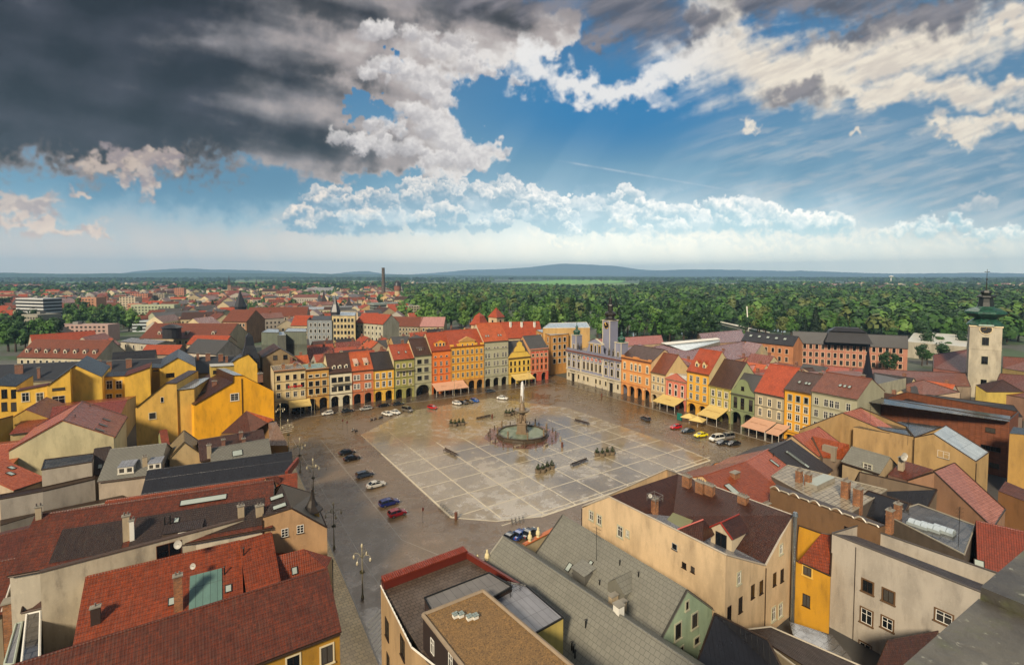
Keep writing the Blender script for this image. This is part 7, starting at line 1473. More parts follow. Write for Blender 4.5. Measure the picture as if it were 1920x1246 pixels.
E5 = ph('yard_house', 'dark red roof with wet skylights at the bottom right', [([(1640, 1260, 5), (1665, 1200, 8), (1760, 1182, 8), (1720, 1260, 5)], T_CHO)], [(1640, 1260, 5), (1665, 1200, 8), (1760, 1182, 8), (1720, 1260, 5)], '#6a5a48', 'house')
slab('yard_house', 'dark flat yard roof below the steel flue', [(1480, 1165), (1560, 1190), (1600, 1240), (1490, 1200)], 5, '#4a4238', TAR)
# stone ledge of the lookout tower
lp = [G(1693, 1246, 50.75), G(1838, 1119, 50.75)]; d = lp[1] - lp[0]; d /= np.linalg.norm(d); n = np.array([d[1], -d[0], 0]); n = n if np.dot(n, _R) > 0 else -n
lb = Bld('stone_ledge', 'lichen spotted grey stone ledge filling the bottom right corner', 'ledge', (lp[0][0], lp[0][1], 0)); LS, nt, bb = newmat('lichen_stone'); uv, ob = uvn(nt)
n1 = noise(ob, 3, 8, .65); n2 = noise(ob, 26, 4, .6); cc = mixc(sstep(.35, .65, n1), (.05, .045, .04), (.12, .11, .085)); cc = mixc(sstep(.62, .70, n2) * .7, cc, (.34, .33, .26)); cc = mixc(sstep(.55, .7, noise(ob, 7, 5)) * .5, cc, (.10, .11, .04)); setin(nt, bb, 'Base Color', cc); bb.inputs['Roughness'].default_value = .45; bump(nt, bb, n1 + n2 * .3, .5, .02)
s1 = lb.L(lp[1])
for k, (t0, t1, dz) in enumerate(((-2.0, float(np.dot(lp[1] - lp[0], d)) - .01, 0), (float(np.dot(lp[1] - lp[0], d)), 5.0, .03))):
    m = MB(); o0 = np.array([0, 0, 50.75 + dz - .3]) + d * t0; m.obox(o0, d * (t1 - t0), n * 2.2, (0, 0, .3), LS); m.build('slab', lb.root)
m = MB(); o0 = np.array([0, 0, 0]) + d * -2 + n * .25; m.obox(o0, d * 7, n * 1.6, (0, 0, 50.4), plaster('#6a6255', .8)); m.build('tower_wall', lb.root)

# ------------------------------------------------------------------ buildings behind the square
def wrow(b, P0, P1, n, zs, w, h, style='d', m0=1.5, panes=False):
    P0, P1 = np.array(P0), np.array(P1); d = (P1[:2] - P0[:2]).astype(float); L = np.linalg.norm(d); d /= L; nn = np.array([d[1], -d[0]])
    if np.dot(nn, CAM[:2] - P0[:2]) < 0: nn = -nn
    xd = (-nn[1], nn[0])
    for z in zs:
        for k in range(n):
            t = m0 + (L - 2 * m0) * (k + .5) / n; q = b.L((P0[0] + d[0] * t, P0[1] + d[1] * t, z)); window(b.root, q[0], q[1], q[2], w, h, style, math.atan2(xd[1], xd[0]) - b.rz, panes)
def MH(label, e, ra, rb, ze, zr, roof, wall, **k): return gb(k.pop('name', 'town_house'), label, e, ra, rb, ze, zr, roof, wall, **k)
def ge(label, ea, eb, ze, half, rise, roof, wall, name='town_house', nw=0, rows=(), dorm=0, **k):
    """house from its surveyed eave line: ridge lies half metres behind and rise metres above"""
    A, B = G(*ea, ze), G(*eb, ze); d = (B - A) / np.linalg.norm(B - A); p = np.array([-d[1], d[0], 0]); p = -p if np.dot(p, CAM - A) > 0 else p
    b = gb(name, label, None, PX(A + p * half + (0, 0, rise)), PX(B + p * half + (0, 0, rise)), ze, ze + rise, roof, wall, half=half, **k)
    if nw: wrow(b, b.nearwall[0], b.nearwall[1], nw, rows or (ze - 3.6,), 1.4, 2.1, 'dW', 1)
    for t in range(dorm): q = A + (B - A) * (t + .6) / (dorm + .2) + p * half * .22 + np.array([0, 0, rise * .22 + .3]); b.shed(*PX(q), 1.9, 1.5, '#b9b09c', None, 'd', 1, True)
    return b
T_ROSE = tiles('#8c4c3a', '#783e30', .28, .3); PINKG = seam_metal('#b08078', .5, .12)
SC = gb('school_building', 'long pink four storey building with black roof and central dome', (1707, 648), (1487, 621), (1702, 630), 14, 19, S_DK, '#a5705a'); wrow(SC, SC.nearwall[0], SC.nearwall[1], 17, (9.6, 5.2, 1.2), 1.5, 2.6, 'dP')
q = SC.L(G(1584, 640, 14)); m = MB()
for (w0, z0, w1, z1, dep0, dep1) in ((11, 14.5, 8.5, 20.5, 4.5, 2.5), (8.5, 20.5, 5.5, 22.5, 2.5, 1.5)):
    a = [(q[0] - w0, q[1] * 0 - dep0 * 1.6, z0), (q[0] + w0, -dep0 * 1.6, z0), (q[0] + w1, -dep1, z1), (q[0] - w1, -dep1, z1)]; bk_ = [(q[0] - w0, dep0 * 1.6, z0), (q[0] + w0, dep0 * 1.6, z0), (q[0] + w1, dep1, z1), (q[0] - w1, dep1, z1)]
    for f in (a, bk_[::-1], [a[1], bk_[1], bk_[2], a[2]], [bk_[0], a[0], a[3], bk_[3]], [a[3], a[2], bk_[2], bk_[3]]): m.poly(outward(f, (q[0], 0, z0)), S_DK)
m.build('central_dome', SC.root)
S2 = gb('school_building', 'orange pink wing with gable end and black roof full of roof windows', (1485, 648), (1400, 622), (1497, 631), 14, 18.5, S_DK, '#b0754e'); wrow(S2, S2.nearwall[0], S2.nearwall[1], 7, (9.4, 5.0), 1.4, 2.4, 'dP')
for k in range(5): S2.sk(1408 + k * 16, 629 + k * 1.6, 1.6, 1.6)
SK = ph('market_hall', 'hall with bright glass skylight roof beside big rose coloured roof', [([(1250, 645, 15), (1345, 635, 15), (1350, 640, 14), (1285, 658, 12)], seam_metal('#b8c4ca', .9, .1)), ([(1240, 642, 15.5), (1345, 633, 15.5), (1350, 636, 15), (1250, 646, 15)], WHITE)], [(1240, 642, 15), (1345, 633, 15), (1350, 640, 14), (1285, 658, 12)], '#8a8378', 'building')
for (pts, mt, wl_, lab) in (
    ([(1190, 660, 14), (1240, 646, 15), (1285, 658, 13), (1395, 640, 14), (1410, 668, 11), (1300, 690, 10), (1200, 685, 10)], T_ROSE, '#a8886c', 'very large rose coloured wet roof around the glass skylight'),
    ([(1310, 625, 12), (1390, 618, 12), (1400, 640, 9), (1320, 645, 9)], T_ROSE, '#a8886c', 'low rust roof behind the glass skylight'),
    ([(1110, 636, 11), (1240, 628, 11), (1245, 644, 8), (1115, 652, 8)], T_RED, '#b09878', 'long orange roof between town hall and glass skylight'),
    ([(1165, 655, 12), (1200, 645, 12), (1250, 665, 11), (1230, 690, 9)], PINKG, '#c9ae88', 'shiny pale pink sheet roof behind the apricot palace'),
    ([(1305, 660, 12), (1340, 655, 12), (1365, 675, 9), (1312, 680, 9)], T_RED, '#c0a888', 'small red roof behind the tall yellow house'),
    ([(1360, 690, 11), (1455, 680, 11), (1470, 690, 9), (1400, 700, 8)], PINKG, '#9a9a80', 'pinkish wet flat roof behind the red roofed house'),  # pink sky glint on wet sheet put into the roof colour
    ([(1505, 690, 11), (1585, 688, 11), (1590, 705, 8), (1540, 708, 8)], T_BRN, '#a59078', 'dark brown roof below the pink building'),
    ([(1545, 685, 12), (1600, 690, 12), (1580, 712, 9), (1535, 705, 9)], T_RED, '#b09878', 'bright red roof with roof windows below the pink building'),
    ([(1600, 690, 11), (1810, 700, 11), (1820, 725, 8), (1600, 720, 8)], T_OLD, '#8a7a68', 'long brown red roof left of the white church tower'),
    ([(1640, 700, 12), (1700, 712, 12), (1700, 745, 8), (1640, 750, 8)], S_GREY, '#5a5650', 'dark grey wall and roof left of the church tower'),
    ([(1750, 665, 14), (1815, 655, 14), (1815, 700, 9), (1750, 690, 10)], T_OLD, '#7a4a40', 'wine red church roof left of the white tower'),
    ([(1880, 668, 14), (1940, 672, 14), (1940, 700, 10), (1880, 690, 10)], T_OLD, '#a08a58', 'wine red church roof right of the white tower'),
    ([(1875, 700, 12), (1940, 705, 12), (1940, 750, 8), (1860, 735, 8)], T_OLD, '#8a6a58', 'dark red roof at right edge below the tower'),
    ([(1740, 740, 14), (1900, 760, 14), (1917, 782, 12), (1650, 752, 12)], S_DK, '#6a5a50', 'large flat charcoal roof behind the brown firewall'),
    ([(1690, 722, 11), (1730, 712, 13), (1800, 735, 12), (1730, 745, 9)], T_OLD, '#a59078', 'wine coloured roof group before the white tower'),
    ([(1830, 722, 12), (1880, 712, 12), (1920, 735, 9), (1850, 735, 9)], T_BRN, '#b09848', 'small brown hip roof with yellow wall beside the tower')):
    ph('town_house', lab, [(pts, mt)], pts, wl_, 'house', GUTTER)
PW = ph('town_house', 'pale building wing with rows of windows below brown roof by the slim spire', [([(1385, 700, 12), (1600, 707, 15), (1638, 700, 15), (1600, 695, 15)], T_OLD)], [(1604, 750, 6), (1640, 752, 8), (1699, 708, 15), (1600, 730, 15)], '#9a9680', 'house')
SP = empty('spire_turret', tuple(G(1625, 742, 14)[:2]) + (0,), 'slim black pointed spire turret above the brown firewall', 'turret'); m = MB(); m.lathe([(2.0, 10), (2.0, 17.5)], flat('#1c1a1e', .4), sq=4); m.build('turret', SP); m = MB(); m.lathe([(2.3, 17.5), (1.5, 19.5), (.7, 24), (.04, 30)], flat('#17151a', .35), sq=6); m.build('spire', SP)
WG = ph('town_house', 'white blank gable rising behind the dark brown roof', [([(1412, 667, 11), (1429, 645, 15), (1400, 640, 15), (1385, 660, 11)], T_ROSE)], [(1412, 667, 11), (1429, 645, 15), (1442, 664, 11), (1415, 655, 11), (1400, 640, 15), (1385, 660, 11)], '#c4b698', 'house')
FB_ = slab('modern_building', 'low white flat roofed modern hall behind the pink building', [(1700, 640), (1715, 622), (1815, 628), (1812, 650)], 10, '#a39c8a', flat('#cfcabb', .3), 'building')
# church tower
cx, cy = dist_px(1847, 600, 290); ct = empty('church_tower', (cx, cy, 0), 'white church tower with clock and green copper onion roof at right', 'church tower', -1.27); wm = plaster('#aea590', .8); m = MB(); hw = 5.3; m.box(-hw, hw, -hw, hw, 0, 33.0, wm); m.build('tower', ct)
m = MB(); m.box(-hw - .3, hw + .3, -hw - .3, hw + .3, 32.4, 33.0, plaster('#cdbd98', .4), True); m.box(-hw - .15, hw + .15, -hw - .15, hw + .15, 22.2, 22.5, wm, True); m.build('cornice', ct)
for z, w, h in ((24.2, 2.3, 3.6), (15.6, 2.2, 3.6), (6.0, 2.0, 2.6)): window(ct, 0, -hw, z, w, h, 'dG'); window(ct, hw, 0, z, w, h, 'dG', R_(90))
m = MB(); m.poly([(2.0 * math.cos(a), -hw - .12, 31.4 + 2.0 * math.sin(a)) for a in np.linspace(0, 2 * math.pi, 21)[:-1]], DARK); m.tube([(2.1 * math.cos(a), -hw - .14, 31.4 + 2.1 * math.sin(a)) for a in np.linspace(0, 2 * math.pi, 21)], .22, plaster('#cdbd98', .3), 5)
for k in range(12): a = k * math.pi / 6; m.tube([(1.5 * math.cos(a), -hw - .18, 31.4 + 1.5 * math.sin(a)), (1.8 * math.cos(a), -hw - .18, 31.4 + 1.8 * math.sin(a))], .09, GOLD, 4)
m.tube([(0, -hw - .2, 31.4), (.3, -hw - .2, 32.7)], .08, GOLD, 4); m.tube([(0, -hw - .2, 31.4), (-.9, -hw - .2, 31.0)], .1, GOLD, 4); m.build('clock_face', ct)
m = MB(); cu = copper(); m.lathe([(6.2, 33.0), (6.0, 33.6), (4.8, 35.0), (3.6, 35.9), (3.7, 36.4), (5.9, 37.4), (7.0, 38.4), (6.9, 39.3), (5.4, 40.3), (3.4, 41.0), (2.6, 41.8)], cu, sq=8); m.build('dome', ct); m = MB(); m.lathe([(2.8, 41.6), (2.5, 43.5), (2.3, 45.4), (3.3, 45.8), (3.0, 46.4), (1.5, 47.2), (2.1, 47.9), (1.7, 48.8), (.3, 49.0), (.14, 53.5), (.4, 54), (.1, 54.6), (.07, 58.6)], flat('#1d211c', .4), sq=8); m.tube([(-.9, 0, 57.4), (.9, 0, 57.4)], .12, IRON, 4); m.build('lantern', ct); ct.scale = (.93, .93, .925)
# industrial block and apartments
m_rib = tiles('#5f6556', '#555b4e', .7, .3, 12, .9)
for pts, lab in (([(490, 623), (503, 616), (523, 617), (523, 624)], 'left windowless ribbed grey green block'), ([(533, 622), (540, 615), (574, 616), (575, 622)], 'right windowless ribbed grey green block')):
    b = slab('telephone_exchange' if 0 else 'industrial_block', lab, pts, 24, m_rib, M_LT, 'building', GUTTER)
slab('industrial_block', 'stair link between the two ribbed grey blocks', [(520, 628), (524, 622), (536, 622), (536, 628)], 23, '#4a4c44', M_LT, 'building')
gg = fph('town_house', 'brown plastered gable house below the ribbed grey blocks', 84, [(492, 671), (524, 653), (557, 672)], 16, [T_BRN, T_BRN], '#8f7a58'); gg.w(516, 670, 1.6, 1.8, 'd'); gg.w(535, 669, 1.6, 1.8, 'd')
HA = ph('apartment_house', 'cream art nouveau apartment house with pointed corner spire', [([(622, 592, 22), (630, 584, 22), (668, 585, 22), (666, 592, 22)], M_LT)], [(622, 592, 22), (666, 592, 22), (668, 584, 22), (630, 583, 22)], '#b9a578', 'house', GUTTER); wrow(HA, HA.O[0], HA.O[1], 6, (17.5, 13, 8.5, 4), 1.8, 2.6, 'dL', .8)
q = HA.L(G(629, 590, 22)); m = MB(); m.lathe([(3, 20), (3, 24), (3.4, 24.3), (1.6, 30), (.1, 37)], flat('#2a2a2e', .4), (q[0], q[1]), sq=6); m.build('spire', HA.root)
HB = ph('apartment_house', 'blue grey apartment house left of the cream one', [([(583, 599, 19), (588, 592, 20), (622, 592, 20), (622, 600, 19)], S_DK)], [(576, 600, 19), (622, 600, 19), (622, 592, 19), (583, 592, 19)], '#7f8486', 'house', GUTTER); wrow(HB, HB.O[0], HB.O[1], 5, (14.5, 10, 5.5), 1.4, 2.2, 'dW', 1)
ge('pale apartment house with red hipped roof right of the spire', (666, 604), (718, 608), 16, 8, 6.5, T_RED, '#aaa48e', 'apartment_house', 7, (12, 7.8, 3.6))
ge('long low grey house with brick red roof and roof windows', (727, 611), (786, 612), 9, 10, 7, T_OLD, '#8a7d62', nw=9, rows=(5.4, 1.8)); ge('wide house end with shiny pinkish white roof', (787, 612), (832, 612), 9, 10, 7, PINKG, '#a08c68', nw=4)
ob_ = slab('apartment_house', 'tall orange corner house with balconies between red house and town hall', [(1032, 629), (1005, 619), (1060, 610), (1066, 626)], 20.5, '#c08a45', M_LT, 'house', GUTTER); wrow(ob_, ob_.O[0], ob_.O[3], 3, (16.8, 13, 9.4, 5.8), 1.6, 2.2, 'dW', 1); wrow(ob_, ob_.O[1], ob_.O[0], 4, (16.8, 13, 9.4, 5.8), 1.5, 2.2, 'dW', 1)
slab('apartment_house', 'set back attic storey with white ledges behind the orange corner house', [(1018, 615), (1030, 606), (1100, 604), (1106, 614)], 23.5, '#b5925a', M_LT, 'house', WHITE)
CV = ge('convent church with long red roof and white chimneys', (945, 634), (1018, 632), 13, 9, 9, T_RED, '#b9a888', 'church'); 
for px in (957, 978, 1002): CV.ch(px, 612, 1.2, 1.0, 3, WHITE, 0)
tx, ty = G(930.5, 615, 12)[:2]; tt = empty('church_tower', (tx, ty, 0), 'small cream bell tower with red pyramid roof beside the convent roof', 'tower', .3); zt = hgt((tx, ty), 594); wdt = 22 * 1.0 * np.linalg.norm(np.array([tx, ty]) - CAM[:2]) / 924 * .47
m = MB(); m.box(-wdt, wdt, -wdt, wdt, 0, zt, plaster('#b9a07c', .4)); m.build('tower', tt); m = MB(); m.lathe([(wdt * 1.15, zt), (.1, zt + 7)], T_RED, sq=4, rot=0); m.build('roof', tt); window(tt, 0, -wdt, zt - 5, 1.6, 3, 'd', 0, False); window(tt, -wdt, 0, zt - 5, 1.6, 3, 'd', R_(-90), False)
tx, ty = G(899, 625, 12)[:2]; tt = empty('church_turret', (tx, ty, 0), 'low turret with curved red roof left of the cream bell tower', 'turret', .3); zt = hgt((tx, ty), 608); m = MB(); m.box(-4, 4, -4, 4, 0, zt, plaster('#b9a07c', .4)); m.build('tower', tt); m = MB(); m.lathe([(5, zt), (3.5, zt + 2.5), (2.2, zt + 6), (.1, zt + 8)], T_RED, sq=4); m.build('roof', tt)
PO = '#8f6a4c'
for a, k in ((('red roof with a row of white dormers above the black roofs', (32, 669), (181, 672), 9, 9, 8, T_OLD, '#b0a68c'), dict(nw=12, dorm=8)), (('second dormer roof with white wall right of the first', (186, 655), (226, 645), 10, 8, 7, T_RED, '#b9b09a'), dict(nw=5, dorm=3)), (('long rust roof between first dormer roof and park', (62, 650), (184, 640), 11, 8, 6, T_RED, '#b0a68c'), {}),
    (('dark slate roof with yellow wall between the park trees', (84, 628), (154, 622), 7, 9, 6, S_GREY, '#c0ac58'), dict(nw=8)),     (('broad rust red roof with dark round lantern', (262, 634), (425, 634), 12, 13, 8, T_OLD, '#a89878'), dict(nw=14, dorm=3)), (('grey white blank house before the broad rust roof', (226, 640), (292, 646), 10, 6, 1.5, M_GREY, '#aaa391'), dict(nw=4)), (('low red roof strip with skylights behind the mansard', (262, 664), (330, 664), 11, 5, 4, T_RED, '#8a7a68'), {}),
    (('grey slate roof house below the rust roofs', (345, 660), (405, 664), 11, 8, 6, S_GREY, '#b5a998'), dict(nw=4)), (('small orange roof before the rust roofs', (350, 645), (420, 646), 10, 6, 4.5, T_RED, '#b09878'), {}), (('brown corner house with many windows below the witch hat spire', (417, 602), (462, 603), 17, 10, 8, T_OLD, PO), dict(nw=7, rows=(13.4, 9.6, 5.8))),
    (('long grey green palace with curved roof at upper left', (292, 594), (378, 589), 14, 9, 3.5, S_GREY, '#989a80'), dict(nw=12, rows=(10, 6, 2))), (('right wing of the grey green palace', (378, 588), (408, 590), 15, 9, 4, S_GREY, '#a3a084'), dict(nw=5, rows=(11, 7))), (('long dark red roof behind the ribbed blocks', (462, 594), (575, 592), 13, 10, 8, T_OLD, '#8a7868'), dict(nw=10)), (('long low flat white edged hall behind the red roof', (520, 582), (672, 578), 12, 14, 2, M_LT, '#a39c84'), dict(nw=16)),
    (('rust roof house left of the blue grey apartments', (545, 610), (580, 610), 13, 8, 7, T_RED, '#a89a7c'), dict(nw=4, rows=(9, 5))), (('pale low roof with dark windows left of the glass hall', (672, 590), (702, 590), 10, 8, 4, T_RED, '#b0a68c'), dict(nw=4))):
    ge(*a, **k)
qx = G(322, 612, 20); m = MB(); m.lathe([(5, 13), (5, 19), (6, 19.4), (3, 21), (1, 21.5)], S_DK, n=14); o = m.build('roof_lantern', None, (qx[0], qx[1], 0)); tag(o, 'dark round lantern drum on the broad rust red roof', 'lantern')
q = G(451, 590, 20); tt = empty('spire_turret', (q[0], q[1], 0), 'dark witch hat spire on the brown corner house', 'turret'); m = MB(); m.lathe([(4, 8), (4, 26), (4.6, 26.5), (1.5, 35), (.1, 40)], flat('#242428', .4), sq=8); m.build('spire', tt)
# dense roofs of the old town between the landmarks
RCOL = [T_RED, T_ORG, T_OLD, T_BRN, T_OLD, T_RED, T_DK, T_ROSE, S_GREY]; WCOL = ['#b9a782', '#a89878', '#c2b28c', '#9c9078', '#b08c5c', '#a39a8c', '#bda070']
RN = ['red', 'orange', 'rust red', 'brown', 'rust red', 'red', 'dark', 'rose', 'grey slate']; WN = ['sand', 'tan', 'cream', 'grey beige', 'ochre', 'pale grey', 'honey']
rg = random.Random(11)
_HM = {}
def small_house(x, y, rz, w, d, ze, zr, ri, wi, where, group, wins=True, far=False):
    t = empty('town_house', (x, y, 0), f'{WN[wi]} house with {RN[ri]} roof {where}', 'house', rz, group) if not far else None
    wm, rm = plaster(WCOL[wi], .4), RCOL[ri]; m = MB(); m.box(-w, w, -d, d, 0, ze, wm); m.poly([(-w, -d, ze), (-w, 0, zr), (-w, d, ze)], wm); m.poly([(w, -d, ze), (w, d, ze), (w, 0, zr)], wm)
    r = m if far else MB()
    for s in (-1, 1): r.poly([(-w - .3, s * (d + .4), ze - .2), (w + .3, s * (d + .4), ze - .2), (w + .3, 0, zr + .15), (-w - .3, 0, zr + .15)][::-s], rm)
    cx = w * .5; r2_ = m if far else MB(); r2_.box(cx - .5, cx + .5, .6, 1.6, zr - 2, zr + 1.4, CHR)
    if far:
        for z in np.arange(1.2, ze - 1.6, 2.9):
            for k in range(int(w * 2 / 2.6)):
                xx = -w + 1.3 + k * 2.6; m.poly([(xx - .5, -d - .04, z), (xx + .5, -d - .04, z), (xx + .5, -d - .04, z + 1.4), (xx - .5, -d - .04, z + 1.4)], DARK)
            for k in range(int(d * 2 / 2.8)):
                yy = -d + 1.4 + k * 2.8; m.poly([(-w - .04, yy + .5, z), (-w - .04, yy - .5, z), (-w - .04, yy - .5, z + 1.4), (-w - .04, yy + .5, z + 1.4)], DARK)
        return m.mesh('far_house')
    m.build('wall', t); o = r.build('roof', t); r2_.build('chimney', o)
    if wins:
        for z in np.arange(1.4, ze - 2, 3.1):
            for k in range(int(w * 2 / 3)): window(t, -w + 1.5 + k * 3, -d, z, 1.1, 1.6, 'dW', 0, False)
    return t
for j, y0 in enumerate((80, 96, 113, 131, 150, 172)):
    x = -44 + j * 3 + rg.uniform(0, 4)
    while x < 66 + j * 9:
        w = rg.uniform(4.5, 8); ze = rg.uniform(7.5, 11) + (1.5 if j < 2 else 0); ri, wi = rg.randrange(9), rg.randrange(7)
        small_house(x + w, y0 + rg.uniform(-2, 2), rg.choice((0, 0, math.pi / 2)) + rg.uniform(-.06, .06), w, rg.uniform(4.8, 6.5), ze, ze + rg.uniform(3.2, 5), ri, wi, 'in the crowded roofs behind the arcaded row', 'old town houses behind the left row', j > 1); x += 2 * w + rg.uniform(.4, 3)
for j, x0 in enumerate((108, 125, 142, 160)):
    y = -78 + rg.uniform(0, 5)
    while y < 46 - j * 6:
        w = rg.uniform(4.5, 8); ze = rg.uniform(6.5, 9); ri, wi = rg.randrange(9), rg.randrange(7)
        small_house(x0 + rg.uniform(-2, 2), y + w, rg.choice((math.pi / 2, math.pi / 2, 0)) - math.pi, w, rg.uniform(4.8, 6.5), ze, ze + rg.uniform(3.2, 4.6), ri, wi, 'in the crowded roofs behind the town hall row', 'old town houses behind the right row', False); y += 2 * w + rg.uniform(.4, 3)
# far town: individual small houses and blocks, one mesh each
fam = [small_house(0, 0, 0, w, d, ze, zr, ri, wi, '', '', True, True) for (w, d, ze, zr, ri, wi) in [(7, 5, 6, 10, 0, 0), (9, 6, 9, 13, 2, 2), (6, 5, 5, 9, 1, 5), (12, 6, 10, 14, 3, 1), (8, 6, 8, 11, 5, 6), (10, 5, 7, 10, 2, 3), (7, 6, 9, 13, 7, 0), (14, 7, 11, 14, 4, 5)]]
fdesc = ['small sand house with red roof', 'cream house with rust roof', 'little pale house with orange roof', 'long tan house with brown roof', 'honey house with red roof', 'low grey beige house with rust roof', 'sand house with rose roof', 'wide pale block with rust roof']
def block_mesh(w, d, h, wc, fl):
    m = MB(); wm = plaster(wc, .3); m.box(-w, w, -d, d, 0, h, wm)
    for z in np.arange(1.4, h - 1.5, 3.0):
        if fl: m.box(-w - .05, w + .05, -d - .05, d + .05, z, z + 1.5, DARK)
        else:
            for k in range(int(w * 2 / 3.4)): xx = -w + 1.7 + k * 3.4; m.poly([(xx - .9, -d - .05, z), (xx + .9, -d - .05, z), (xx + .9, -d - .05, z + 1.5), (xx - .9, -d - .05, z + 1.5)], DARK)
            for k in range(int(d * 2 / 3.4)): yy = -d + 1.7 + k * 3.4; m.poly([(-w - .05, yy + .9, z), (-w - .05, yy - .9, z), (-w - .05, yy - .9, z + 1.5), (-w - .05, yy + .9, z + 1.5)], DARK)
    m.box(-2, 2, -2, 2, h, h + 2, flat('#77756f', .6)); return m.mesh('far_block')
def put(me, name, px, py, dist, rz, lab, cat, group=None, s=1.0):
    p = dist_px(px, py, dist); o = bpy.data.objects.new(name, me); COL.objects.link(o); o.location = (p[0], p[1], 0); o.rotation_euler = (0, 0, rz); o.scale = (s, s, s); return tag(o, lab, cat, group)
for (px, dist, w, d, h, wc, fl, rz, lab) in ((72, 620, 19, 7, 31, '#b4b5b4', True, -.9, 'tall grey white office slab with dark window bands at upper left'), (76, 560, 10, 8, 20, '#8a8678', False, -.9, 'brown grey tower block before the office slab'), (143, 520, 28, 6, 13, '#a58a80', False, -.55, 'long pinkish apartment block at left'),
    (176, 760, 8, 8, 26, '#a5775c', False, -.5, 'brown tower block right of the pink apartments'), (245, 800, 9, 8, 24, '#b5a78e', False, -.4, 'pale tower block in the left distance'), (258, 700, 7, 7, 20, '#a8745c', False, -.4, 'rust coloured tower block left of the green block'), (292, 660, 22, 6, 20, '#9aa084', False, -.5, 'pale green panel block at left'),
    (300, 560, 22, 5, 10, '#aab4b8', True, -.5, 'low white office with blue windows'), (265, 950, 12, 7, 24, '#a8705a', False, -.4, 'far brick red block beside the green block'), (299, 960, 9, 7, 22, '#948a78', False, -.3, 'far grey tower block'), (338, 1300, 9, 8, 24, '#b0765c', False, -.3, 'lone far red brown tower block'),
    (430, 620, 26, 6, 12, '#b0a07c', False, -.4, 'long cream apartment block behind the round tree'), (635, 900, 10, 6, 16, '#8a96a0', True, -.3, 'glass office with blue side'), (600, 1500, 34, 9, 16, '#a8a8ac', False, -.2, 'wide pale hospital like block on the horizon'), (723, 640, 20, 10, 17, '#7c8680', True, .1, 'glass fronted hall with arched white roof'),
    (770, 600, 14, 8, 15, '#a8a084', False, .1, 'cream block right of the glass hall'), (1650, 900, 16, 7, 14, '#8a5a4c', False, .5, 'reddish brown block among trees at right'), (1700, 1000, 18, 7, 12, '#9a6a50', False, .5, 'orange brown school among trees at right'), (1624, 760, 5, 4, 12, '#b8b2a8', False, .5, 'small white building with red stripes among trees'), (1800, 800, 20, 8, 11, '#9a7a6a', False, .6, 'low house row left of the church tower')):
    put(block_mesh(w, d, h, wc, fl), 'apartment_block', px, 550, dist, rz - .0, lab, 'building')
for k in range(255):
    lf = rg.random() < .78
    if lf: px = rg.uniform(0, 760); dist = rg.uniform(430 if px > 275 else 760, 1100) * rg.choice((1, 1, 1.6, 2.6))
    else: px = rg.uniform(1520, 1900); dist = rg.uniform(1100, 2300)
    i = rg.randrange(8); put(fam[i], 'far_house', px, 560, dist, rg.uniform(-.5, .5) + rg.choice((0, math.pi / 2)) - .3, fdesc[i] + (' in the town spreading left of the smokestack' if lf else ' in the village beyond the woods at right'), 'house', 'small houses of the far town' if lf else 'small houses of the far village', rg.uniform(1.0, 1.5))
# the rest of the town: past three hundred houses one object
m = MB(); wms = [plaster(c, .3) for c in ('#b9ab90', '#a39c90', '#c4b694', '#b08a70')]; rms = [T_RED, T_OLD, T_ROSE, T_BRN, S_GREY, T_OLD, S_GREY]
for k in range(1150):
    px = rg.uniform(-10, 790) if k < 950 else rg.uniform(1500, 1930); dist = ((500 if px > 275 else 800) + 2700 * rg.random() ** 1.3) if k < 950 else rg.uniform(1500, 3600); x, y = dist_px(px, 560, dist); a = rg.choice((0, 1.57)) - .3 + rg.uniform(-.3, .3); w, d, h = rg.uniform(5, 13), rg.uniform(4.5, 7), rg.uniform(5, 13); c, s_ = math.cos(a), math.sin(a); T_ = lambda u, v, z: (x + u * c - v * s_, y + u * s_ + v * c, z); wm = rg.choice(wms); rm = rg.choice(rms); fl_ = rg.random() < .2; rz_ = h + (0.3 if fl_ else d * .75)
    P = [(-w, -d), (w, -d), (w, d), (-w, d)]
    for i in range(4): p, q = P[i], P[(i + 1) % 4]; m.poly([T_(*p, 0), T_(*q, 0), T_(*q, h), T_(*p, h)], wm)
    for i in (1, 3): p, q = P[i], P[(i + 1) % 4]; m.poly([T_(*p, h), T_(*q, h), T_(p[0], 0, rz_)], wm)
    for sg in (-1, 1): m.poly([T_(-w, sg * d, h), T_(w, sg * d, h), T_(w, 0, rz_), T_(-w, 0, rz_)][::-sg], rm)
    if dist < 1500:
        for i in range(int(w / 1.5)): u = -w + 1.5 + i * 3; m.poly([T_(u - .6, -d - .06, h - 2.6), T_(u + .6, -d - .06, h - 2.6), T_(u + .6, -d - .06, h - 1.1), T_(u - .6, -d - .06, h - 1.1)], DARK)
tag(m.build('distant_town'), 'mass of small distant houses spreading to the horizon', 'town', None, 'stuff')
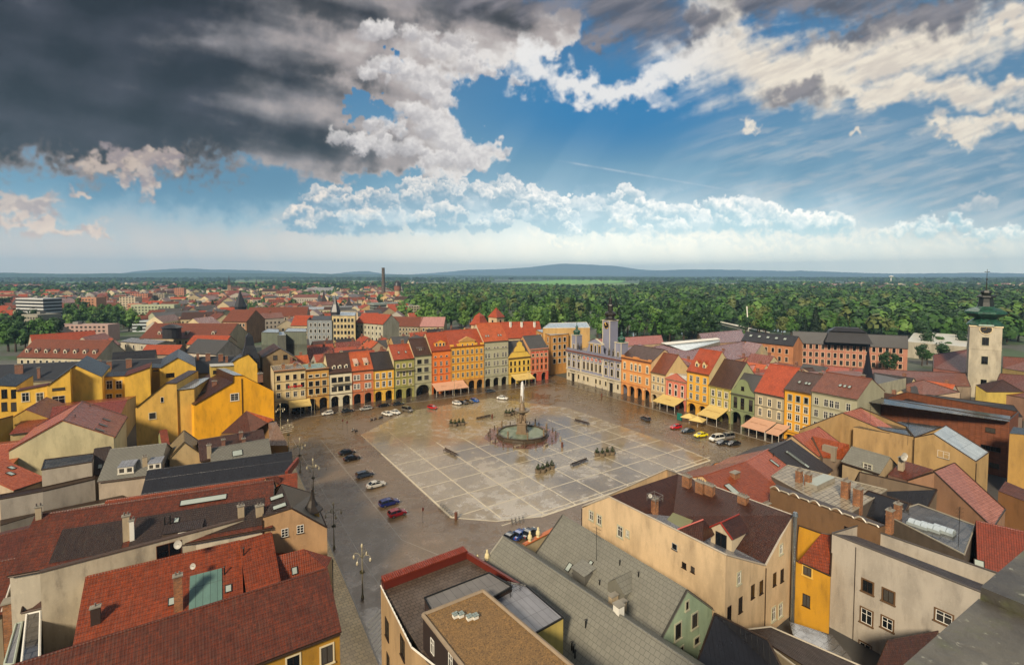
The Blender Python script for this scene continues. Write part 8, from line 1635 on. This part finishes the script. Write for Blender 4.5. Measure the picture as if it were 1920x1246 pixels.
# smokestack, water tower, spires
cx, cy = dist_px(719, 550, 1080); m = MB(); m.lathe([(4.6, 0), (3.4, 40), (3.0, 66), (3.4, 66.5), (3.4, 67.5)], brick('#2a1a16', '#221410'), n=14); tag(m.build('factory_chimney', None, (cx, cy, 0)), 'tall dark brick factory smokestack on the horizon', 'smokestack')
cx, cy = dist_px(745.5, 550, 1050); wt = empty('water_tower', (cx, cy, 0), 'round water tower with dark conical roof beside the smokestack', 'water tower'); m = MB(); m.lathe([(6, 0), (6, 20)], plaster('#b5a078', .4), n=14); m.build('shaft', wt); m = MB(); m.lathe([(7.4, 20), (7.2, 30)], plaster('#7c4c3c', .4), n=14); m.build('tank', wt); m = MB(); m.lathe([(7.8, 30), (6.6, 36), (3.5, 40), (.4, 41)], S_DK, n=14); m.build('roof', wt)
for px, dist, h, lab in ((430, 1500, 52, 'slender dark church spire left of the ribbed blocks'), (481, 1900, 40, 'tiny red church spire on the far town edge'), (607, 700, 32, 'small black pointed spire above the low roofs'), (654, 650, 26, 'little rust pointed spire behind the cream apartment house')):
    cx, cy = dist_px(px, 550, dist); t = empty('church_spire', (cx, cy, 0), lab, 'spire'); m = MB(); m.box(-3.5, 3.5, -3.5, 3.5, 0, h * .5, plaster('#9a7a60', .4)); m.build('tower', t); m = MB(); m.lathe([(4, h * .5), (1.2, h * .75), (.2, h)], flat('#3a3230', .5), sq=4); m.build('spire', t)
cx, cy = dist_px(958, 540, 1500); t = empty('floodlight_mast', (cx, cy, 0), 'stadium floodlight mast rising above the trees', 'mast'); m = MB(); m.tube([(0, 0, 0), (0, 0, 42)], .6, IRON, 5); m.build('mast', t); m = MB(); m.box(-8, 8, -.6, .6, 41, 43, IRON, True); m.build('lamp_bar', t)
cx, cy = dist_px(1670, 540, 3800); t = empty('water_tower', (cx, cy, 0), 'mushroom shaped white water tower on the far ridge', 'water tower'); m = MB(); m.lathe([(2.5, 0), (2.5, 36), (12, 44), (12, 47), (2, 50)], WHITE, n=12); m.build('tank', t)

# ------------------------------------------------------------------ river and meadows
wm_, nt, b = newmat('river_water'); b.inputs['Base Color'].default_value = (.05, .07, .06, 1); b.inputs['Roughness'].default_value = .05; tc = nt.nodes.new('ShaderNodeTexCoord'); bump(nt, b, noise(tc.outputs['Object'], .8, 4), .15, .05)
sheet('river', [tuple(G(*p)[:2]) for p in ((1130, 648), (1190, 612), (1290, 600), (1430, 592), (1520, 596), (1600, 610), (1720, 612), (1960, 606), (1960, 618), (1700, 628), (1500, 622), (1400, 625), (1230, 640), (1180, 655))], .02, wm_)
GRS = flat('#4a7a1c', .8, 0, .3, .4, .03)
sheet('meadow', [tuple(G(*p)[:2]) for p in ((1300, 595), (1430, 585), (1450, 592), (1300, 602))], .03, GRS); sheet('meadow', [tuple(G(*p)[:2]) for p in ((930, 531), (1060, 524), (1180, 525), (1160, 530), (1000, 534))], .05, flat('#5e9a2c', .8, 0, .3, .3, .01)); sheet('meadow', [tuple(G(*p)[:2]) for p in ((1400, 533), (1560, 529), (1580, 533), (1430, 537))], .05, flat('#3f8a34', .8, 0, .3, .3, .01))
cx, cy = G(1381, 612)[:2]; t = empty('footbridge', (cx, cy, 0), 'white footbridge with tall slanted mast over the river', 'bridge', YAW * -1 + .0); m = MB(); m.box(-2.2, 2.2, -60, 40, .8, 1.4, WHITE, True); m.build('deck', t); m = MB(); m.tube([(-2.5, -30, 0), (-2.5, -26, 22)], .5, WHITE, 6); m.build('mast', t)

# ------------------------------------------------------------------ trees
def tree_meshes(kind, seed, cols, n=900, size=.55):
    r = np.random.RandomState(seed); lm = leaf_mat(*cols); c = MB(); t = MB(); bark = flat('#3a2c20', .8)
    if kind == 'broad':
        t.tube([(0, 0, 0), (.1, 0, 3), (0, .1, 6)], [.45, .35, .22], bark, 6)
        cl = []
        for k in range(13):
            a = r.uniform(0, 6.28); rr = r.uniform(0, 3.6); z = r.uniform(5.0, 12.2); f = 1 - abs(z - 8) / 7; cl.append((rr * math.cos(a) * f, rr * math.sin(a) * f, z, r.uniform(1.5, 2.7)))
        for (x, y, z, s) in cl:
            leaf_cloud(c, (x, y, z), (s * 1.1, s * 1.1, s * .85), n // 13, size, lm, r)
            if z < 9: t.tube([(0, 0, 4.5), (x * .6, y * .6, z - .5)], [.16, .05], bark, 4)
    elif kind == 'conifer':
        t.tube([(0, 0, 0), (0, 0, 13)], [.35, .08], bark, 5)
        for k in range(12):
            z = 2 + k * 1.02; s = 3.3 * (1 - k / 12.5) + .2
            leaf_cloud(c, (0, 0, z), (s, s, .9), int(n * (s / 22)) + 14, size * .9, lm, r)
    else:
        t.tube([(0, 0, 0), (0, 0, 8)], [.35, .1], bark, 5)
        for k in range(9): z = 2 + k * 1.6; s = 1.9 * math.sin(math.pi * (k + 1.5) / 11) + .3; leaf_cloud(c, (r.uniform(-.2, .2), 0, z), (s, s, 1.3), n // 10, size * .8, lm, r)
    return c.mesh('crown'), t.mesh('trunk'), c
GR_ = [('#335222', '#5c8236'), ('#284420', '#4a6c32'), ('#4a6a2c', '#76934a'), ('#1e341c', '#365230'), ('#4c582c', '#6e7442')]
TM = [tree_meshes('broad', 1, GR_[0]), tree_meshes('broad', 2, GR_[1]), tree_meshes('broad', 3, GR_[2]), tree_meshes('broad', 4, GR_[3]), tree_meshes('broad', 5, GR_[4]), tree_meshes('conifer', 6, ('#0e1c0e', '#1c3018')), tree_meshes('poplar', 7, ('#16280e', '#2c4518'))]
TN = ['mid green leafy tree', 'dark green leafy tree', 'fresh light green tree', 'very dark round tree', 'olive yellow tree', 'dark pointed conifer', 'slim dark poplar']
def tree(i, x, y, s, where, group, rz=None):
    t = empty({5: 'conifer_tree', 6: 'poplar_tree'}.get(i, 'leafy_tree'), (x, y, 0), TN[i] + ' ' + where, 'tree', rg.uniform(0, 6.28), group); t.scale = (s, s, s * rg.uniform(.85, 1.15))
    for nme, me in (('crown', TM[i][0]), ('trunk', TM[i][1])): o = bpy.data.objects.new(nme, me); COL.objects.link(o); o.parent = t
cnt = 0
def grove(n, px0, px1, py0, py1, where, mix, smin=.9, smax=1.4):
    for _ in range(n):
        px = rg.uniform(px0, px1); py = rg.uniform(py0, py1); p = G(px, py); tree(rg.choice(mix), p[0], p[1], rg.uniform(smin, smax), where, 'trees ' + where)
grove(30, -10, 112, 632, 664, 'at the left edge above the red dormer roofs', (0, 1, 1, 3), 1.1, 1.7); grove(30, 120, 272, 596, 626, 'in the park before the low dark hall', (0, 0, 1, 2), 1.1, 1.7); grove(18, 0, 200, 585, 602, 'behind the slate roof in the left park', (0, 1, 3), 1.1, 1.6)
grove(46, 755, 925, 582, 622, 'beside the glass hall and right roofs', (0, 1, 2, 2, 4, 1), 1.1, 2.1); grove(44, 925, 1110, 590, 636, 'in the park behind the convent', (2, 0, 0, 2, 4, 1, 6), 1.1, 2.0)
grove(52, 1110, 1330, 606, 648, 'between town hall tower and river', (0, 1, 1, 2, 0, 5, 3), 1.1, 2.1); grove(40, 1395, 1600, 600, 632, 'on the river bank behind the school', (1, 3, 0, 4, 0), 1.2, 1.7)
grove(30, 1600, 1920, 612, 652, 'along the river at right', (0, 1, 3, 0), 1.1, 1.6); grove(9, 1722, 1812, 655, 690, 'in the yard left of the church tower', (3, 1), .8, 1.1)
for px, py, i, s, w in ((399, 590, 6, 1.1, 'round the long cream block'), (895, 585, 6, 1.4, 'standing above the park canopy'), (1528, 632, 5, 1.9, 'tallest behind the school roof'), (1508, 630, 5, 1.4, 'left of the tallest conifer'), (1584, 628, 5, 1.5, 'behind the school dome'), (1308, 640, 3, 1.5, 'left of a dark pair by the river'), (1338, 640, 3, 1.5, 'right of a dark pair by the river'), (1660, 700, 3, .8, 'before the pink school wall'), (1676, 702, 3, .75, 'beside the pink school wall'), (1716, 575, 6, 1.6, 'left one in the right distance'), (1750, 572, 6, 1.5, 'right one in the right distance')):
    p = G(px, py); tree(i, p[0], p[1], s, w, None)
# beyond about three hundred trees the rest are one wood
def wood(name, pts, seed, cols, label, nl=60, size=1.1, smin=.9, smax=1.5):
    r = np.random.RandomState(seed); q = []
    N = len(pts); P = np.array(pts); cl = r.normal(size=(N, nl, 3)); cl /= np.linalg.norm(cl, axis=2)[..., None]; cl[..., 2] = np.abs(cl[..., 2]) * 1.15 - .15
    s = r.uniform(smin, smax, N)[:, None, None]; C_ = np.concatenate([P, (5.6 * s[:, 0, 0])[:, None]], 1)[:, None, :] + cl * np.array([4.6, 4.6, 6.0]) * s * np.stack([r.uniform(.6, 1.15, N)] * 2 + [r.uniform(.85, 1.25, N)], 1)[:, None, :] * r.uniform(.72, 1.05, (N, nl, 1)); C_ = C_.reshape(-1, 3); M = len(C_)
    a = r.normal(size=(M, 3)); a /= np.linalg.norm(a, axis=1)[:, None]; nn = cl.reshape(-1, 3); b_ = np.cross(a, nn); b_ /= np.linalg.norm(b_, axis=1)[:, None] + 1e-6; a = np.cross(b_, nn); a /= np.linalg.norm(a, axis=1)[:, None] + 1e-6; a += nn * r.uniform(-.3, .3, (M, 1)); sz = (size * r.uniform(.6, 1.4, M) * np.repeat(s[:, 0, 0], nl))[:, None]
    V = np.stack([C_ - a * sz, C_ + b_ * sz, C_ + a * sz, C_ - b_ * sz], 1).reshape(-1, 3); me = bpy.data.meshes.new(name); me.vertices.add(len(V)); me.vertices.foreach_set('co', V.ravel().astype(np.float32)); me.loops.add(len(V)); me.loops.foreach_set('vertex_index', np.arange(len(V), dtype=np.int32)); me.polygons.add(M); me.polygons.foreach_set('loop_start', np.arange(0, len(V), 4, dtype=np.int32)); me.polygons.foreach_set('loop_total', np.full(M, 4, np.int32))
    me.polygons.foreach_set('material_index', np.repeat(r.randint(0, len(cols), N), nl).astype(np.int32)); me.update()
    for c in cols: me.materials.append(leaf_mat(*c))
    o = bpy.data.objects.new(name, me); COL.objects.link(o); tag(o, label, 'wood', None, 'stuff')
def scatter(n, px0, px1, d0, d1, pw=.6, rej=None):
    out = []
    while len(out) < n:
        px = rg.uniform(px0, px1); dd = d0 + (d1 - d0) * rg.random() ** (1 / (1 + pw)); p = dist_px(px, 560, dd)
        if rej and rej(px, dd): continue
        out.append((p[0], p[1]))
    return out
cols = [GR_[0], GR_[1], GR_[2], GR_[3], GR_[0], GR_[1], GR_[4], GR_[3]]
gap = lambda px, dd: dd > 620 and math.sin(px * .031 + dd * .013) + math.sin(px * .017 - dd * .021) < -.85
wood('woodland', scatter(5000, 1000, 1960, 500, 1500, .5, gap), 1, cols, 'dense mixed wood spreading beyond the river', 80, 1.15, .75, 2.1)
wood('woodland', scatter(2500, 760, 1010, 620, 1900, .5, gap), 2, cols, 'wooded park belt right of the smokestack', 66, 1.2, .75, 2.0)
wood('tree_cover', scatter(2900, -20, 800, 520, 2100, .3), 3, cols, 'scattered tree cover between the houses of the left town', 50, 1.2, .7, 1.2)
dk_ = [GR_[3], GR_[1], GR_[3]]
wood('woodland', scatter(3600, -60, 1980, 1700, 3800, .1, lambda px, dd: (920 < px < 1200 and dd > 1900) or (dd > 2200 and math.sin(px * .023 + dd * .004) + math.sin(px * .011 - dd * .007) < .35)), 4, dk_ + [GR_[0]], 'far belts of dark wood between the fields', 26, 3.2, 1.2, 1.8)
wood('woodland', scatter(3000, -60, 1980, 4600, 7000, .3, lambda px, dd: math.sin(px * .013 + dd * .0021) < -.1), 5, dk_, 'most distant wooded belts below the hills', 14, 6.5, 1.6, 2.4)

# ------------------------------------------------------------------ hills
def hill(prof, dist, depth, h, lab):
    m = MB(); mt = flat(h, .9, 0, .2, .4, .0012); pr = []  # hill colours are tinted with the blue of distance haze
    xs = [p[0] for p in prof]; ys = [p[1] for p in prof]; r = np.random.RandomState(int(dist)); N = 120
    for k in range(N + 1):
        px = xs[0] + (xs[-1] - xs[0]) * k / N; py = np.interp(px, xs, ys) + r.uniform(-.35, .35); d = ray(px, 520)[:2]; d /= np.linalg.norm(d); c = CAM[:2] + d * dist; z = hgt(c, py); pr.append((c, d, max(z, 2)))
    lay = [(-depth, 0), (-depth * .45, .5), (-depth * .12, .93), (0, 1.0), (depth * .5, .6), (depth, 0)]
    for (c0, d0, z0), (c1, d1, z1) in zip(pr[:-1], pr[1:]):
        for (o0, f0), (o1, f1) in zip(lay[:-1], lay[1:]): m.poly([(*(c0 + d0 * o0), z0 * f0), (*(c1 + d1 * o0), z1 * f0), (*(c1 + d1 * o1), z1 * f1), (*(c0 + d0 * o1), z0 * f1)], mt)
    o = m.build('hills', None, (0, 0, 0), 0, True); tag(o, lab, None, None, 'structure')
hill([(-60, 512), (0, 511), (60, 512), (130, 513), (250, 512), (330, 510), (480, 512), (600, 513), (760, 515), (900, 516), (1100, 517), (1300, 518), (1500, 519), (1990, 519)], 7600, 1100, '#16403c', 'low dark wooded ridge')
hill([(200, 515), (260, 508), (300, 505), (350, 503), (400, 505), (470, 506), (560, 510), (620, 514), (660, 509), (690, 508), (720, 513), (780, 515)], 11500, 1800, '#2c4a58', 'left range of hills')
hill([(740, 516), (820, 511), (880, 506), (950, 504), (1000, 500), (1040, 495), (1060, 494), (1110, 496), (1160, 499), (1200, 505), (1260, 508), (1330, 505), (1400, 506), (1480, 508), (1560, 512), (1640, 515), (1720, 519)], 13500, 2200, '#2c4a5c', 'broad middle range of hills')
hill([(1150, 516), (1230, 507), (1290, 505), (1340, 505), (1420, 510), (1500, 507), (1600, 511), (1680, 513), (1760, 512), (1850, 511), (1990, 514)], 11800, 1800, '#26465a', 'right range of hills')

# ------------------------------------------------------------------ haze
hz = bpy.data.materials.new('air_haze'); hz.use_nodes = True; nt = hz.node_tree; nt.nodes.clear(); pv = nt.nodes.new('ShaderNodeVolumePrincipled'); pv.inputs['Color'].default_value = (.42, .70, 1.0, 1); pv.inputs['Density'].default_value = HAZE; pv.inputs['Anisotropy'].default_value = .0
ou = nt.nodes.new('ShaderNodeOutputMaterial'); nt.links.new(pv.outputs[0], ou.inputs['Volume'])
m = MB(); m.box(-17000, 17000, -17000, 17000, -1.0, 460, hz, True); tag(m.build('haze'), 'pale blue air haze over the whole valley', 'haze', None, 'stuff')
